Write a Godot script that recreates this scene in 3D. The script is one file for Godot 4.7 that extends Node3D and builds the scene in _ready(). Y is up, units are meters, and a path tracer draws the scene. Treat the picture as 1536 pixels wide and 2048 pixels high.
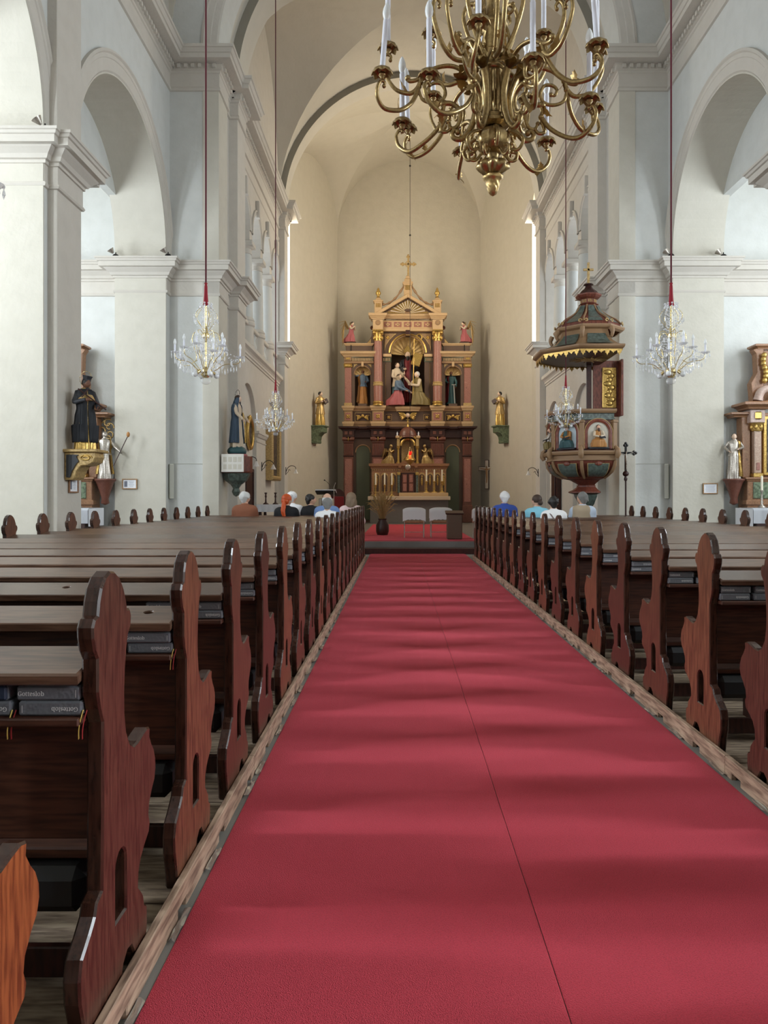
extends Node3D
# Depths are given as positive distances down the nave: V(x, y, depth).

class MB:
	var v := PackedVector3Array()
	var n := PackedVector3Array()
	var t := PackedVector2Array()
	var ix := PackedInt32Array()

	func tri(a: Vector3, b: Vector3, c: Vector3) -> void:   # counter-clockwise seen from outside
		var m := (b - a).cross(c - a)
		if m.length_squared() < 1e-16:
			return
		m = m.normalized()
		var k := v.size()
		v.append(a); v.append(c); v.append(b)
		n.append(m); n.append(m); n.append(m)
		t.append(Vector2(a.x, a.y)); t.append(Vector2(c.x, c.y)); t.append(Vector2(b.x, b.y))
		ix.append(k); ix.append(k + 1); ix.append(k + 2)

	func quad(a: Vector3, b: Vector3, c: Vector3, d: Vector3) -> void:
		var m := (c - a).cross(d - b)
		if m.length_squared() < 1e-16:
			return
		m = m.normalized()
		var k := v.size()
		v.append(a); v.append(d); v.append(c); v.append(b)
		for i in 4:
			n.append(m)
		t.append(Vector2(0, 1)); t.append(Vector2(0, 0)); t.append(Vector2(1, 0)); t.append(Vector2(1, 1))
		ix.append(k); ix.append(k + 1); ix.append(k + 2)
		ix.append(k); ix.append(k + 2); ix.append(k + 3)

	# rows: arrays of points of the same length; smooth normals from neighbours
	func grid(rows: Array, closed := false, flip := false, closed_rows := false) -> void:
		var R: int = rows.size()
		var C: int = rows[0].size()
		var base := v.size()
		for i in R:
			var i0: int = maxi(i - 1, 0)
			var i1: int = mini(i + 1, R - 1)
			if closed_rows:
				i0 = (i - 1 + R) % R
				i1 = (i + 1) % R
			for j in C:
				var j0: int = maxi(j - 1, 0)
				var j1: int = mini(j + 1, C - 1)
				if closed:
					j0 = (j - 1 + C) % C
					j1 = (j + 1) % C
				var du: Vector3 = rows[i][j1] - rows[i][j0]
				var dv: Vector3 = rows[i1][j] - rows[i0][j]
				if du.length_squared() < 1e-14:
					var o: int = i1 if i == i0 else i0
					du = rows[o][j1] - rows[o][j0]
				var m := du.cross(dv)
				if m.length_squared() < 1e-20:
					m = dv if i > R / 2 else -dv
				m = m.normalized()
				if flip:
					m = -m
				v.append(rows[i][j]); n.append(m)
				t.append(Vector2(float(j) / maxf(C - 1, 1), float(i) / maxf(R - 1, 1)))
		for i in (R if closed_rows else R - 1):
			for j in (C if closed else C - 1):
				var a := base + i * C + j
				var b := base + i * C + (j + 1) % C
				var c := base + ((i + 1) % R) * C + (j + 1) % C
				var d := base + ((i + 1) % R) * C + j
				if flip:
					ix.append(a); ix.append(b); ix.append(c); ix.append(a); ix.append(c); ix.append(d)
				else:
					ix.append(a); ix.append(c); ix.append(b); ix.append(a); ix.append(d); ix.append(c)

	func box(c: Vector3, s: Vector3, bev := 0.0, B := Basis.IDENTITY) -> void:
		var h := s * 0.5
		if bev <= 0.0:
			var p := []
			for i in 8:
				p.append(c + B * Vector3(h.x if i & 1 else -h.x, h.y if i & 2 else -h.y, h.z if i & 4 else -h.z))
			quad(p[4], p[5], p[7], p[6]); quad(p[1], p[0], p[2], p[3])
			quad(p[5], p[1], p[3], p[7]); quad(p[0], p[4], p[6], p[2])
			quad(p[6], p[7], p[3], p[2]); quad(p[0], p[1], p[5], p[4])
			return
		var e: float = minf(bev, minf(h.x, minf(h.y, h.z)) * 0.95)
		var q := func(sx: float, sy: float, sz: float, ax: int) -> Vector3:
			var w := Vector3(sx * (h.x - e), sy * (h.y - e), sz * (h.z - e))
			w[ax] = [sx * h.x, sy * h.y, sz * h.z][ax]
			return c + B * w
		for ax in 3:
			var u := (ax + 1) % 3
			var w := (ax + 2) % 3
			for sg in [-1.0, 1.0]:
				var pts := []
				for k in [[-1, -1], [1, -1], [1, 1], [-1, 1]]:
					var sgn := [0.0, 0.0, 0.0]
					sgn[ax] = sg; sgn[u] = float(k[0]); sgn[w] = float(k[1])
					pts.append(q.call(sgn[0], sgn[1], sgn[2], ax))
				if sg > 0: quad(pts[0], pts[1], pts[2], pts[3])
				else: quad(pts[3], pts[2], pts[1], pts[0])
			for su in [-1.0, 1.0]:
				for sw in [-1.0, 1.0]:
					var s0 := [0.0, 0.0, 0.0]
					s0[ax] = -1.0; s0[u] = su; s0[w] = sw
					var s1 := s0.duplicate()
					s1[ax] = 1.0
					var a: Vector3 = q.call(s0[0], s0[1], s0[2], u)
					var b: Vector3 = q.call(s1[0], s1[1], s1[2], u)
					var d: Vector3 = q.call(s0[0], s0[1], s0[2], w)
					var f: Vector3 = q.call(s1[0], s1[1], s1[2], w)
					var out := (a + b + d + f) * 0.25 - c
					if (b - a).cross(f - a).dot(out) > 0: quad(a, b, f, d)
					else: quad(d, f, b, a)
		for i in 8:
			var sx := 1.0 if i & 1 else -1.0
			var sy := 1.0 if i & 2 else -1.0
			var sz := 1.0 if i & 4 else -1.0
			var a: Vector3 = q.call(sx, sy, sz, 0)
			var b: Vector3 = q.call(sx, sy, sz, 1)
			var d: Vector3 = q.call(sx, sy, sz, 2)
			if (b - a).cross(d - a).dot((a + b + d) / 3.0 - c) > 0: tri(a, b, d)
			else: tri(a, d, b)

	# profile: Vector2(radius, y); crisp keeps the edges of the profile sharp; fl flutes
	func lathe(pr: Array, segs: int, o := Vector3.ZERO, crisp := false, B := Basis.IDENTITY, sq := Vector2.ONE, flat := false) -> void:
		var mk := func(p: Vector2) -> PackedVector3Array:
			var r := PackedVector3Array()
			for j in segs:
				var a := TAU * (j + (0.5 if flat else 0.0)) / segs
				r.append(o + B * Vector3(cos(a) * p.x * sq.x, p.y, -sin(a) * p.x * sq.y))
			return r
		var rows := []
		for p in pr:
			rows.append(mk.call(p))
		if flat:
			for i in pr.size() - 1:
				for j in segs:
					var k := (j + 1) % segs
					if pr[i].x < 1e-5: tri(rows[i][j], rows[i + 1][k], rows[i + 1][j])
					elif pr[i + 1].x < 1e-5: tri(rows[i][j], rows[i][k], rows[i + 1][j])
					else: quad(rows[i][j], rows[i][k], rows[i + 1][k], rows[i + 1][j])
		elif crisp:
			for i in pr.size() - 1:
				grid([rows[i], rows[i + 1]], true)
		else:
			grid(rows, true)

	func ball(c: Vector3, r: Vector3, segs := 14, rings := 9, B := Basis.IDENTITY) -> void:
		var rows := []
		for i in rings + 1:
			var a := -PI / 2 + PI * i / rings
			var row := PackedVector3Array()
			for j in segs:
				var b := TAU * j / segs
				row.append(c + B * Vector3(cos(a) * cos(b) * r.x, sin(a) * r.y, -cos(a) * sin(b) * r.z))
			rows.append(row)
		grid(rows, true)

	# round bar along points; rad: one number or one for each point
	func tube(pts: Array, rad, sides := 8, caps := true, flatten := 1.0) -> void:
		var rows := []
		var N: int = pts.size()
		var up := Vector3.UP
		var d0: Vector3 = (pts[1] - pts[0]).normalized()
		if absf(d0.dot(up)) > 0.9: up = Vector3.RIGHT
		var side := d0.cross(up).normalized()
		for i in N:
			var d: Vector3 = (pts[mini(i + 1, N - 1)] - pts[maxi(i - 1, 0)]).normalized()
			side = (side - d * side.dot(d)).normalized()
			var u2 := d.cross(side)
			var r: float = rad[i] if rad is Array else rad
			var row := PackedVector3Array()
			for j in sides:
				var a := TAU * j / sides
				row.append(pts[i] + side * cos(a) * r + u2 * sin(a) * r * flatten)
			rows.append(row)
		grid(rows, true)
		if caps:
			for e in [0, N - 1]:
				var c: Vector3 = pts[e]
				for j in sides:
					var a: Vector3 = rows[e][j]
					var b: Vector3 = rows[e][(j + 1) % sides]
					if e == 0: tri(c, b, a)
					else: tri(c, a, b)

	# loops: [outer, hole, ...] in the plane o + ax*x + ay*y, thick along az (ax x ay points to the outside of the front)
	func plate(loops: Array, o: Vector3, ax: Vector3, ay: Vector3, thick: float, bev := 0.0, back := true, rim: MB = null) -> void:
		var az := ax.cross(ay).normalized()
		var L := []
		for i in loops.size():
			var p := PackedVector2Array(loops[i])
			if Geometry2D.is_polygon_clockwise(p) == (i == 0):
				p.reverse()
			L.append(p)
		var ins := []
		for p: PackedVector2Array in L:
			var q := PackedVector2Array()
			var N := p.size()
			for i in N:
				var d0 := (p[i] - p[(i - 1 + N) % N]).normalized()
				var d1 := (p[(i + 1) % N] - p[i]).normalized()
				var m := (Vector2(-d0.y, d0.x) + Vector2(-d1.y, d1.x))
				m = m / maxf(m.length_squared() * 0.5, 0.35)
				q.append(p[i] + m * bev)
			ins.append(q)
		var at := func(q: Vector2, z: float) -> Vector3:
			return o + ax * q.x + ay * q.y + az * z
		var flatp: PackedVector2Array = ins[0]
		for h in range(1, ins.size()):
			var hole: PackedVector2Array = ins[h]
			var bi := 0
			var bj := 0
			var best := 1e9
			for i in flatp.size():
				for j in hole.size():
					var dd := flatp[i].distance_squared_to(hole[j])
					if dd < best:
						best = dd; bi = i; bj = j
			var nw := PackedVector2Array()
			for i in bi + 1: nw.append(flatp[i])
			for j in hole.size() + 1: nw.append(hole[(bj + j) % hole.size()])
			for i in range(bi, flatp.size()): nw.append(flatp[i])
			flatp = nw
		var T := Geometry2D.triangulate_polygon(flatp)
		for k in range(0, T.size(), 3):
			var a := flatp[T[k]]
			var b := flatp[T[k + 1]]
			var c := flatp[T[k + 2]]
			if (b - a).cross(c - a) < 0:
				var s := b
				b = c
				c = s
			tri(at.call(a, thick), at.call(b, thick), at.call(c, thick))
			if back: tri(at.call(a, 0), at.call(c, 0), at.call(b, 0))
		for i in L.size():
			var p: PackedVector2Array = L[i]
			var q: PackedVector2Array = ins[i]
			var N := p.size()
			for j in N:
				var k := (j + 1) % N
				var zt := thick - bev
				var to: MB = rim if rim else self
				to.quad(at.call(p[j], bev if back else 0.0), at.call(p[k], bev if back else 0.0), at.call(p[k], zt), at.call(p[j], zt))
				if bev > 0:
					to.quad(at.call(p[j], zt), at.call(p[k], zt), at.call(q[k], thick), at.call(q[j], thick))
					if back: to.quad(at.call(q[j], 0), at.call(q[k], 0), at.call(p[k], bev), at.call(p[j], bev))

	# profile Vector2(out, y) swept along a plan of Vector3 points (y of the plan added); out lies to the side of (dir x up) * sg
	func sweep(pr: Array, path: Array, sg := 1.0, closed := false, caps := true) -> void:
		var N: int = path.size()
		var rows := []
		for i in N:
			var has0 := closed or i > 0
			var has1 := closed or i < N - 1
			var d0: Vector3 = (path[i] - path[(i - 1 + N) % N]).normalized() if has0 else Vector3.ZERO
			var d1: Vector3 = (path[(i + 1) % N] - path[i]).normalized() if has1 else Vector3.ZERO
			if not has0: d0 = d1
			if not has1: d1 = d0
			var n0 := d0.cross(Vector3.UP) * sg
			var n1 := d1.cross(Vector3.UP) * sg
			var m := n0 + n1
			m = m / maxf(m.length_squared() * 0.5, 0.2)
			var row := PackedVector3Array()
			for p in pr:
				row.append(path[i] + m * p.x + Vector3.UP * p.y)
			rows.append(row)
		for i in (N if closed else N - 1):
			var k := (i + 1) % N
			for j in pr.size() - 1:
				if sg > 0: quad(rows[i][j], rows[k][j], rows[k][j + 1], rows[i][j + 1])
				else: quad(rows[k][j], rows[i][j], rows[i][j + 1], rows[k][j + 1])
		if caps and not closed:
			var poly := PackedVector2Array(pr)
			poly.append(Vector2(0, pr[pr.size() - 1].y))
			poly.append(Vector2(0, pr[0].y))
			var T := Geometry2D.triangulate_polygon(poly)
			for e in [0, N - 1]:
				var pts := []
				for p in poly:
					var d: Vector3 = (path[1] - path[0]) if e == 0 else (path[N - 1] - path[N - 2])
					pts.append(path[e] + d.normalized().cross(Vector3.UP) * sg * p.x + Vector3.UP * p.y)
				for q in range(0, T.size(), 3):
					tri(pts[T[q]], pts[T[q + 1]], pts[T[q + 2]])
					tri(pts[T[q]], pts[T[q + 2]], pts[T[q + 1]])

	# moulding round an arch: profile Vector2(radius offset, out) in the plane of ax (sideways) and up, out along az
	func arch(pr: Array, c: Vector3, r: float, ax: Vector3, az: Vector3, a0: float, a1: float, segs: int, leg := 0.0, ry := 1.0) -> void:
		var rows := []
		var angs := []
		if leg > 0: angs.append([a0, -leg])
		for i in segs + 1:
			angs.append([a0 + (a1 - a0) * i / segs, 0.0])
		if leg > 0: angs.append([a1, -leg])
		for w in angs:
			var row := PackedVector3Array()
			for p in pr:
				row.append(c + ax * cos(w[0]) * (r + p.x) + Vector3.UP * (sin(w[0]) * (r * ry + p.x) + w[1]) + az * p.y)
			rows.append(row)
		for i in rows.size() - 1:
			for j in pr.size() - 1:
				quad(rows[i][j], rows[i + 1][j], rows[i + 1][j + 1], rows[i][j + 1])

	func add(o: MB, X := Transform3D.IDENTITY) -> void:
		var k := v.size()
		for i in o.v.size():
			v.append(X * o.v[i])
			n.append((X.basis * o.n[i]).normalized())
		t.append_array(o.t)
		for i in o.ix:
			ix.append(k + i)

	func mesh() -> ArrayMesh:
		var a := []
		a.resize(Mesh.ARRAY_MAX)
		a[Mesh.ARRAY_VERTEX] = v
		a[Mesh.ARRAY_NORMAL] = n
		a[Mesh.ARRAY_TEX_UV] = t
		a[Mesh.ARRAY_INDEX] = ix
		var m := ArrayMesh.new()
		m.add_surface_from_arrays(Mesh.PRIMITIVE_TRIANGLES, a)
		return m

var M := {}
var taken := {}
var stamp := 0

func V(x: float, y: float, d: float) -> Vector3:
	return Vector3(x, y, -d)

func numbered(called: String) -> String:
	taken[called] = taken.get(called, -1) + 1
	return called if taken[called] == 0 else "%s_%03d" % [called, taken[called]]

func part(called: String, b, m: Material, parent: Node3D, at := Vector3.ZERO, B := Basis.IDENTITY) -> MeshInstance3D:
	var o := MeshInstance3D.new()
	o.name = called
	o.mesh = b.mesh() if b is MB else b
	o.material_override = m
	parent.add_child(o, true)
	o.transform = Transform3D(B, at)
	return o

func thing(called: String, label: String, category: String, at := Vector3.ZERO, turn := 0.0, group := "") -> Node3D:
	var o := Node3D.new()
	o.name = numbered(called)
	add_child(o)
	o.position = at
	o.rotation.y = turn
	tag(o, label, category, group)
	return o

func tag(o: Node3D, label: String, category: String, group := "") -> Node3D:
	o.set_meta("label", label)
	o.set_meta("category", category)
	if group: o.set_meta("group", group)
	return o

func single(called: String, b, m: Material, label: String, category: String, at := Vector3.ZERO, B := Basis.IDENTITY, group := "") -> MeshInstance3D:
	var o := part(numbered(called), b, m, self, at, B)
	tag(o, label, category, group)
	return o

func copy(o: Node3D, at: Vector3, turn := 0.0, label := "", group := "") -> Node3D:
	var r: Node3D = o.duplicate()
	var base := String(o.name)
	if base.length() > 4 and base[base.length() - 4] == "_" and base.right(3).is_valid_int(): base = base.substr(0, base.length() - 4)
	r.name = numbered(base)
	add_child(r)
	r.position = at
	r.rotation.y = turn
	if label: r.set_meta("label", label)
	if group: r.set_meta("group", group)
	return r

func struct(called: String, b, m: Material, parent: Node3D = self) -> MeshInstance3D:
	var o := part(numbered(called) if parent == self else called, b, m, parent)
	if parent == self:
		o.set_meta("kind", "structure")
	return o

func noise_tex(ramp: Array, freq: float, size := 512, octaves := 4, sd := 1, stretch := Vector2.ONE, type := FastNoiseLite.TYPE_SIMPLEX_SMOOTH, warp := 0.0) -> Texture2D:
	var nz := FastNoiseLite.new()
	nz.seed = sd
	nz.noise_type = type
	nz.frequency = freq
	nz.fractal_octaves = octaves
	if warp > 0.0:
		nz.domain_warp_enabled = true
		nz.domain_warp_amplitude = warp
		nz.domain_warp_frequency = freq
	var tx := NoiseTexture2D.new()
	tx.width = int(size * stretch.x)
	tx.height = int(size * stretch.y)
	tx.seamless = true
	tx.noise = nz
	var g := Gradient.new()
	g.offsets = PackedFloat32Array(ramp.map(func(e): return e[0]))
	g.colors = PackedColorArray(ramp.map(func(e): return e[1]))
	tx.color_ramp = g
	return tx

func bump_tex(freq: float, size := 512, octaves := 3, sd := 5, strength := 4.0, type := FastNoiseLite.TYPE_SIMPLEX_SMOOTH) -> Texture2D:
	var nz := FastNoiseLite.new()
	nz.seed = sd
	nz.noise_type = type
	nz.frequency = freq
	nz.fractal_octaves = octaves
	var tx := NoiseTexture2D.new()
	tx.width = size
	tx.height = size
	tx.seamless = true
	tx.noise = nz
	tx.as_normal_map = true
	tx.bump_strength = strength
	return tx

func c8(r: int, g: int, b: int) -> Color:
	return Color8(r, g, b)

func mat(key: String, col: Color, rough := 0.6, metal := 0.0, tex: Texture2D = null, scale := Vector3.ONE, bump: Texture2D = null, bscale := 1.0) -> StandardMaterial3D:
	var m := StandardMaterial3D.new()
	m.resource_name = key
	m.albedo_color = col
	m.roughness = rough
	m.metallic = metal
	if tex or bump:
		m.uv1_triplanar = true
		m.uv1_world_triplanar = true
		m.uv1_scale = scale
	if tex: m.albedo_texture = tex
	if bump:
		m.normal_enabled = true
		m.normal_texture = bump
		m.normal_scale = bscale
	M[key] = m
	return m

const EYE := Vector3(-0.4875, 1.5, 0.0)
const FOCAL := 1540.0

func _ready() -> void:
	camera_and_light()
	materials()
	structure()
	furnish()

func camera_and_light() -> void:
	var cam := Camera3D.new()
	cam.name = "camera"
	cam.projection = Camera3D.PROJECTION_FRUSTUM
	cam.near = 0.1
	cam.far = 200.0
	cam.size = cam.near * 2048.0 / FOCAL
	cam.frustum_offset = Vector2((768.0 - 798.0) / FOCAL, (993.0 - 1024.0) / FOCAL) * cam.near
	cam.position = EYE
	add_child(cam)
	cam.current = true
	var e := Environment.new()
	e.background_mode = Environment.BG_SKY
	var sky := Sky.new()
	var sm := ProceduralSkyMaterial.new()
	sm.sky_top_color = Color(0.72, 0.78, 0.86)
	sm.sky_horizon_color = Color(0.85, 0.87, 0.9)
	sm.ground_bottom_color = Color(0.5, 0.5, 0.48)
	sm.ground_horizon_color = Color(0.7, 0.7, 0.7)
	sky.sky_material = sm
	e.sky = sky
	e.tonemap_mode = Environment.TONE_MAPPER_LINEAR
	e.tonemap_exposure = 1.08
	e.sdfgi_enabled = true
	e.ssao_enabled = true
	e.ssil_enabled = true
	var w := WorldEnvironment.new()
	w.name = "world_environment"
	w.environment = e
	add_child(w)
	# daylight through the windows: [x, y, depth, width, height, faces (+1: towards +x, -1: towards -x, 0: towards the altar, 2: towards the door), energy, colour]
	var cool := Color(0.93, 0.97, 1.0)
	var warm := Color(1.0, 0.96, 0.89)
	for s in [-1.0, 1.0]:
		for d in [15.9, 9.5, 3.2, -3.2]:
			daylight(V(s * 11.28, 6.0, d), 0.9, 4.0, V(-s, 0, 0), 29.0 if d > 12.0 else (56.0 if d > 6.0 else 84.0), cool)
		for d in [15.7, 9.5, 3.2, -3.2]:
			daylight(V(s * 5.9, 14.6, d), 3.0, 1.9, V(-s, -0.25, 0), 0.7, cool)
		daylight(V(s * 7.6, 8.0, 24.9), 5.0, 2.6, V(-s, 0, 0), 14.0, cool)
		daylight(V(s * 5.34, 10.0, 30.5), 1.6, 5.6, V(-s, 0, 0), 42.0, warm)
	daylight(V(0, 10.5, -7.6), 4.5, 4.5, V(0, -0.1, -1), 0.7, cool)  # area light alone: no window is built in the entrance wall

func daylight(at: Vector3, w: float, h: float, towards: Vector3, energy: float, col: Color) -> void:
	var l := AreaLight3D.new()
	l.name = numbered("window_daylight")
	l.area_size = Vector2(w, h)
	l.area_normalize_energy = true
	l.light_energy = energy
	l.light_color = col
	l.shadow_enabled = true
	l.area_range = 60.0
	add_child(l)
	l.look_at_from_position(at, at + towards.normalized(), Vector3.UP)

func materials() -> void:
	var mottle := noise_tex([[0.0, Color(0.965, 0.965, 0.96)], [0.5, Color(0.985, 0.985, 0.98)], [1.0, Color(1, 1, 1)]], 0.006, 1024, 5, 3)
	var rough := bump_tex(0.05, 512, 4, 9, 2.0)
	mat("white", c8(210, 211, 208), 0.9, 0, mottle, Vector3.ONE * 0.35, rough, 0.25)
	mat("cream", c8(205, 199, 190), 0.9, 0, mottle, Vector3.ONE * 0.35, rough, 0.25)
	mat("beige", c8(206, 201, 189), 0.9, 0, mottle, Vector3.ONE * 0.35, rough, 0.25)
	mat("vault", c8(204, 198, 186), 0.92, 0, mottle, Vector3.ONE * 0.25, rough, 0.25)
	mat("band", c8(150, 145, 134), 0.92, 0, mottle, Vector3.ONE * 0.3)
	mat("apse", c8(204, 197, 182), 0.9, 0, mottle, Vector3.ONE * 0.3, rough, 0.25)
	var fibre := noise_tex([[0.0, Color(0.80, 0.78, 0.78)], [0.5, Color(0.95, 0.94, 0.94)], [1.0, Color(1, 1, 1)]], 0.16, 512, 3, 21)
	mat("carpet", c8(198, 56, 74), 0.96, 0, fibre, Vector3.ONE * 1.6, bump_tex(0.25, 512, 2, 31, 6.0), 0.5)
	M.carpet.rim_enabled = true
	M.carpet.rim = 0.35
	M.carpet.rim_tint = 0.6
	var grain := [[0.0, Color(0.55, 0.50, 0.48)], [0.35, Color(0.76, 0.72, 0.70)], [0.6, Color(0.9, 0.88, 0.86)], [1.0, Color(1.0, 0.98, 0.96)]]
	var wood := noise_tex(grain, 0.011, 1024, 5, 41, Vector2.ONE, FastNoiseLite.TYPE_SIMPLEX_SMOOTH, 18.0)
	mat("pew_panel", c8(104, 66, 50), 0.34, 0, wood, Vector3(4.2, 0.45, 4.2))
	mat("pew_panel_b", c8(90, 56, 44), 0.34, 0, wood, Vector3(5.0, 0.5, 5.0))
	mat("pew_panel_c", c8(126, 80, 58), 0.36, 0, wood, Vector3(3.6, 0.4, 3.6))
	mat("pew_ledge_b", c8(100, 76, 62), 0.26, 0, wood, Vector3(0.3, 4.2, 4.2))
	mat("pew_edge", c8(66, 42, 33), 0.24, 0, wood, Vector3(4.2, 0.6, 4.2))
	mat("pew_orange", c8(156, 90, 50), 0.34, 0, wood, Vector3(4.2, 0.45, 4.2))
	mat("pew_ledge", c8(114, 88, 72), 0.30, 0, wood, Vector3(0.35, 3.6, 3.6))
	mat("pew_back", c8(86, 52, 38), 0.45, 0, wood, Vector3(0.35, 4.0, 4.0))
	mat("pew_seat", c8(86, 52, 38), 0.4, 0, wood, Vector3(0.35, 4.0, 4.0))
	var worn := noise_tex([[0.0, Color(0.16, 0.12, 0.10)], [0.38, Color(0.34, 0.27, 0.22)], [0.5, Color(0.80, 0.72, 0.62)], [0.75, Color(0.95, 0.90, 0.82)], [1.0, Color(1, 1, 0.97)]], 0.009, 1024, 5, 43, Vector2.ONE, FastNoiseLite.TYPE_SIMPLEX_SMOOTH, 22.0)
	mat("worn_plank", c8(196, 174, 146), 0.7, 0, worn, Vector3(0.5, 2.2, 2.2))
	mat("floorboard", c8(176, 160, 138), 0.75, 0, wood, Vector3(0.4, 2.4, 2.4))
	mat("floorboard_dark", c8(150, 134, 114), 0.75, 0, wood, Vector3(0.5, 2.8, 2.8))
	mat("kerb", c8(186, 160, 138), 0.7, 0, wood, Vector3(3.0, 3.0, 0.35))
	mat("stone", c8(120, 116, 110), 0.8, 0, mottle, Vector3.ONE)
	mat("dark_stone", c8(112, 106, 102), 0.5, 0, mottle, Vector3.ONE)
	mat("heater", c8(22, 22, 24), 0.5)
	mat("book", c8(92, 94, 100), 0.6, 0, null, Vector3.ONE, bump_tex(0.3, 256, 2, 7, 3.0), 0.2)
	mat("book_blue", c8(28, 40, 62), 0.6)
	mat("pages", c8(220, 212, 190), 0.9)
	mat("print", c8(205, 205, 205), 0.6)
	mat("ribbon_yellow", c8(214, 190, 96), 0.7)
	mat("ribbon_red", c8(130, 24, 26), 0.7)
	mat("foil", c8(190, 190, 188), 0.25, 0.8)
	var tarn := noise_tex([[0.0, Color(0.68, 0.64, 0.60)], [0.5, Color(0.92, 0.90, 0.87)], [1.0, Color(1, 1, 1)]], 0.02, 512, 4, 51)
	mat("gilt", c8(204, 176, 122), 0.38, 0.75, tarn, Vector3.ONE * 4.0)
	mat("gilt_old", c8(182, 158, 112), 0.30, 0.8, tarn, Vector3.ONE * 5.0)
	mat("gold", c8(222, 188, 112), 0.32, 0.75, tarn, Vector3.ONE * 2.0)
	mat("gold_paint", c8(204, 176, 122), 0.5, 0.3, tarn, Vector3.ONE * 2.0)
	mat("silver", c8(206, 202, 198), 0.34, 0.75, tarn, Vector3.ONE * 3.0)
	mat("brass", c8(218, 198, 146), 0.25, 0.8)
	mat("candle", c8(226, 228, 240), 0.4)
	mat("bulb", c8(235, 238, 240), 0.15)
	mat("velvet", c8(138, 14, 34), 0.8)
	M.velvet.rim_enabled = true
	M.velvet.rim = 0.5
	mat("cord", c8(84, 22, 34), 0.8)
	var cr := mat("crystal", Color(0.97, 0.98, 1.0, 0.42), 0.03)  # white body stands in for daylight refracted in the cut glass
	cr.transparency = BaseMaterial3D.TRANSPARENCY_ALPHA
	var cc := mat("crystal_clear", Color(0.97, 0.98, 1.0, 0.15), 0.02)
	cc.transparency = BaseMaterial3D.TRANSPARENCY_ALPHA
	var veins := [[0.0, Color(0.70, 0.62, 0.60)], [0.42, Color(0.92, 0.85, 0.83)], [0.55, Color(0.82, 0.72, 0.70)], [1.0, Color(1.0, 0.98, 0.96)]]
	var marble := noise_tex(veins, 0.012, 512, 5, 61, Vector2.ONE, FastNoiseLite.TYPE_SIMPLEX_SMOOTH, 30.0)
	mat("pink_marble", c8(180, 136, 124), 0.35, 0, marble, Vector3.ONE * 0.9)
	mat("brown_marble", c8(128, 88, 74), 0.35, 0, marble, Vector3.ONE * 0.9)
	var gv := [[0.0, Color(0.58, 0.60, 0.57)], [0.45, Color(0.78, 0.80, 0.77)], [0.6, Color(0.98, 1.0, 0.97)], [1.0, Color(0.85, 0.88, 0.85)]]
	var green := noise_tex(gv, 0.014, 512, 5, 67, Vector2.ONE, FastNoiseLite.TYPE_SIMPLEX_SMOOTH, 26.0)
	mat("green_marble", c8(128, 142, 118), 0.3, 0, green, Vector3.ONE * 1.2)
	mat("slate_marble", c8(102, 112, 108), 0.3, 0, green, Vector3.ONE * 1.5)
	mat("tan", c8(196, 164, 124), 0.55, 0, mottle, Vector3.ONE)
	mat("tan_dark", c8(150, 118, 86), 0.55, 0, mottle, Vector3.ONE)
	mat("brown", c8(92, 70, 56), 0.5, 0, mottle, Vector3.ONE)
	mat("brown_dark", c8(70, 42, 36), 0.45, 0, marble, Vector3.ONE * 0.8)
	mat("door_green", c8(78, 84, 66), 0.5)
	mat("niche_dark", c8(92, 70, 56), 0.7)
	mat("red_brown", c8(134, 74, 58), 0.42, 0, wood, Vector3(2.0, 0.6, 2.0))
	mat("altar_wood", c8(174, 140, 104), 0.4, 0, marble, Vector3.ONE * 1.2)
	mat("skin", c8(218, 172, 146), 0.55)
	mat("skin_pale", c8(226, 196, 172), 0.5)
	mat("skin_dark", c8(112, 74, 56), 0.5)
	mat("hair_brown", c8(66, 48, 38), 0.6)
	mat("hair_dark", c8(32, 27, 26), 0.55)
	mat("hair_grey", c8(206, 206, 204), 0.6)
	mat("hair_grizzle", c8(128, 126, 124), 0.6)
	mat("hair_red", c8(206, 84, 30), 0.5)
	mat("black_cloth", c8(24, 24, 28), 0.8)
	mat("dark_robe", c8(52, 54, 60), 0.55, 0.1)
	mat("blue_robe", c8(92, 112, 134), 0.6)
	mat("rose_robe", c8(166, 88, 92), 0.6)
	mat("crimson_robe", c8(122, 34, 40), 0.6)
	mat("ochre_robe", c8(176, 122, 64), 0.55)
	mat("olive_robe", c8(122, 106, 62), 0.5, 0.15)
	mat("teal_robe", c8(44, 80, 84), 0.55)
	mat("cream_robe", c8(206, 188, 164), 0.6)
	mat("white_cloth", c8(240, 240, 242), 0.85)
	mat("linen", c8(232, 234, 240), 0.85)
	mat("iron", c8(26, 22, 22), 0.45, 0.3)
	mat("dark_wood", c8(70, 36, 30), 0.4, 0, wood, Vector3(3.0, 0.6, 3.0))
	mat("oak", c8(196, 158, 112), 0.5, 0, wood, Vector3(3.0, 3.0, 3.0))
	mat("paper", c8(238, 240, 246), 0.9)
	mat("grey_print", c8(120, 124, 138), 0.9)
	mat("speaker_white", c8(222, 222, 210), 0.6)
	mat("grille", c8(196, 196, 186), 0.8)
	mat("panel_white", c8(224, 220, 212), 0.7)
	mat("panel_beige", c8(204, 198, 184), 0.8)
	mat("panel_blue", c8(190, 204, 210), 0.8)
	mat("red_brown_b", c8(150, 84, 66), 0.42, 0, wood, Vector3(2.0, 0.6, 2.0))
	mat("cream_marble", c8(206, 192, 172), 0.35, 0, marble, Vector3.ONE * 1.5)
	mat("pale_marble", c8(216, 206, 196), 0.35, 0, marble, Vector3.ONE * 1.2)
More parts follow.
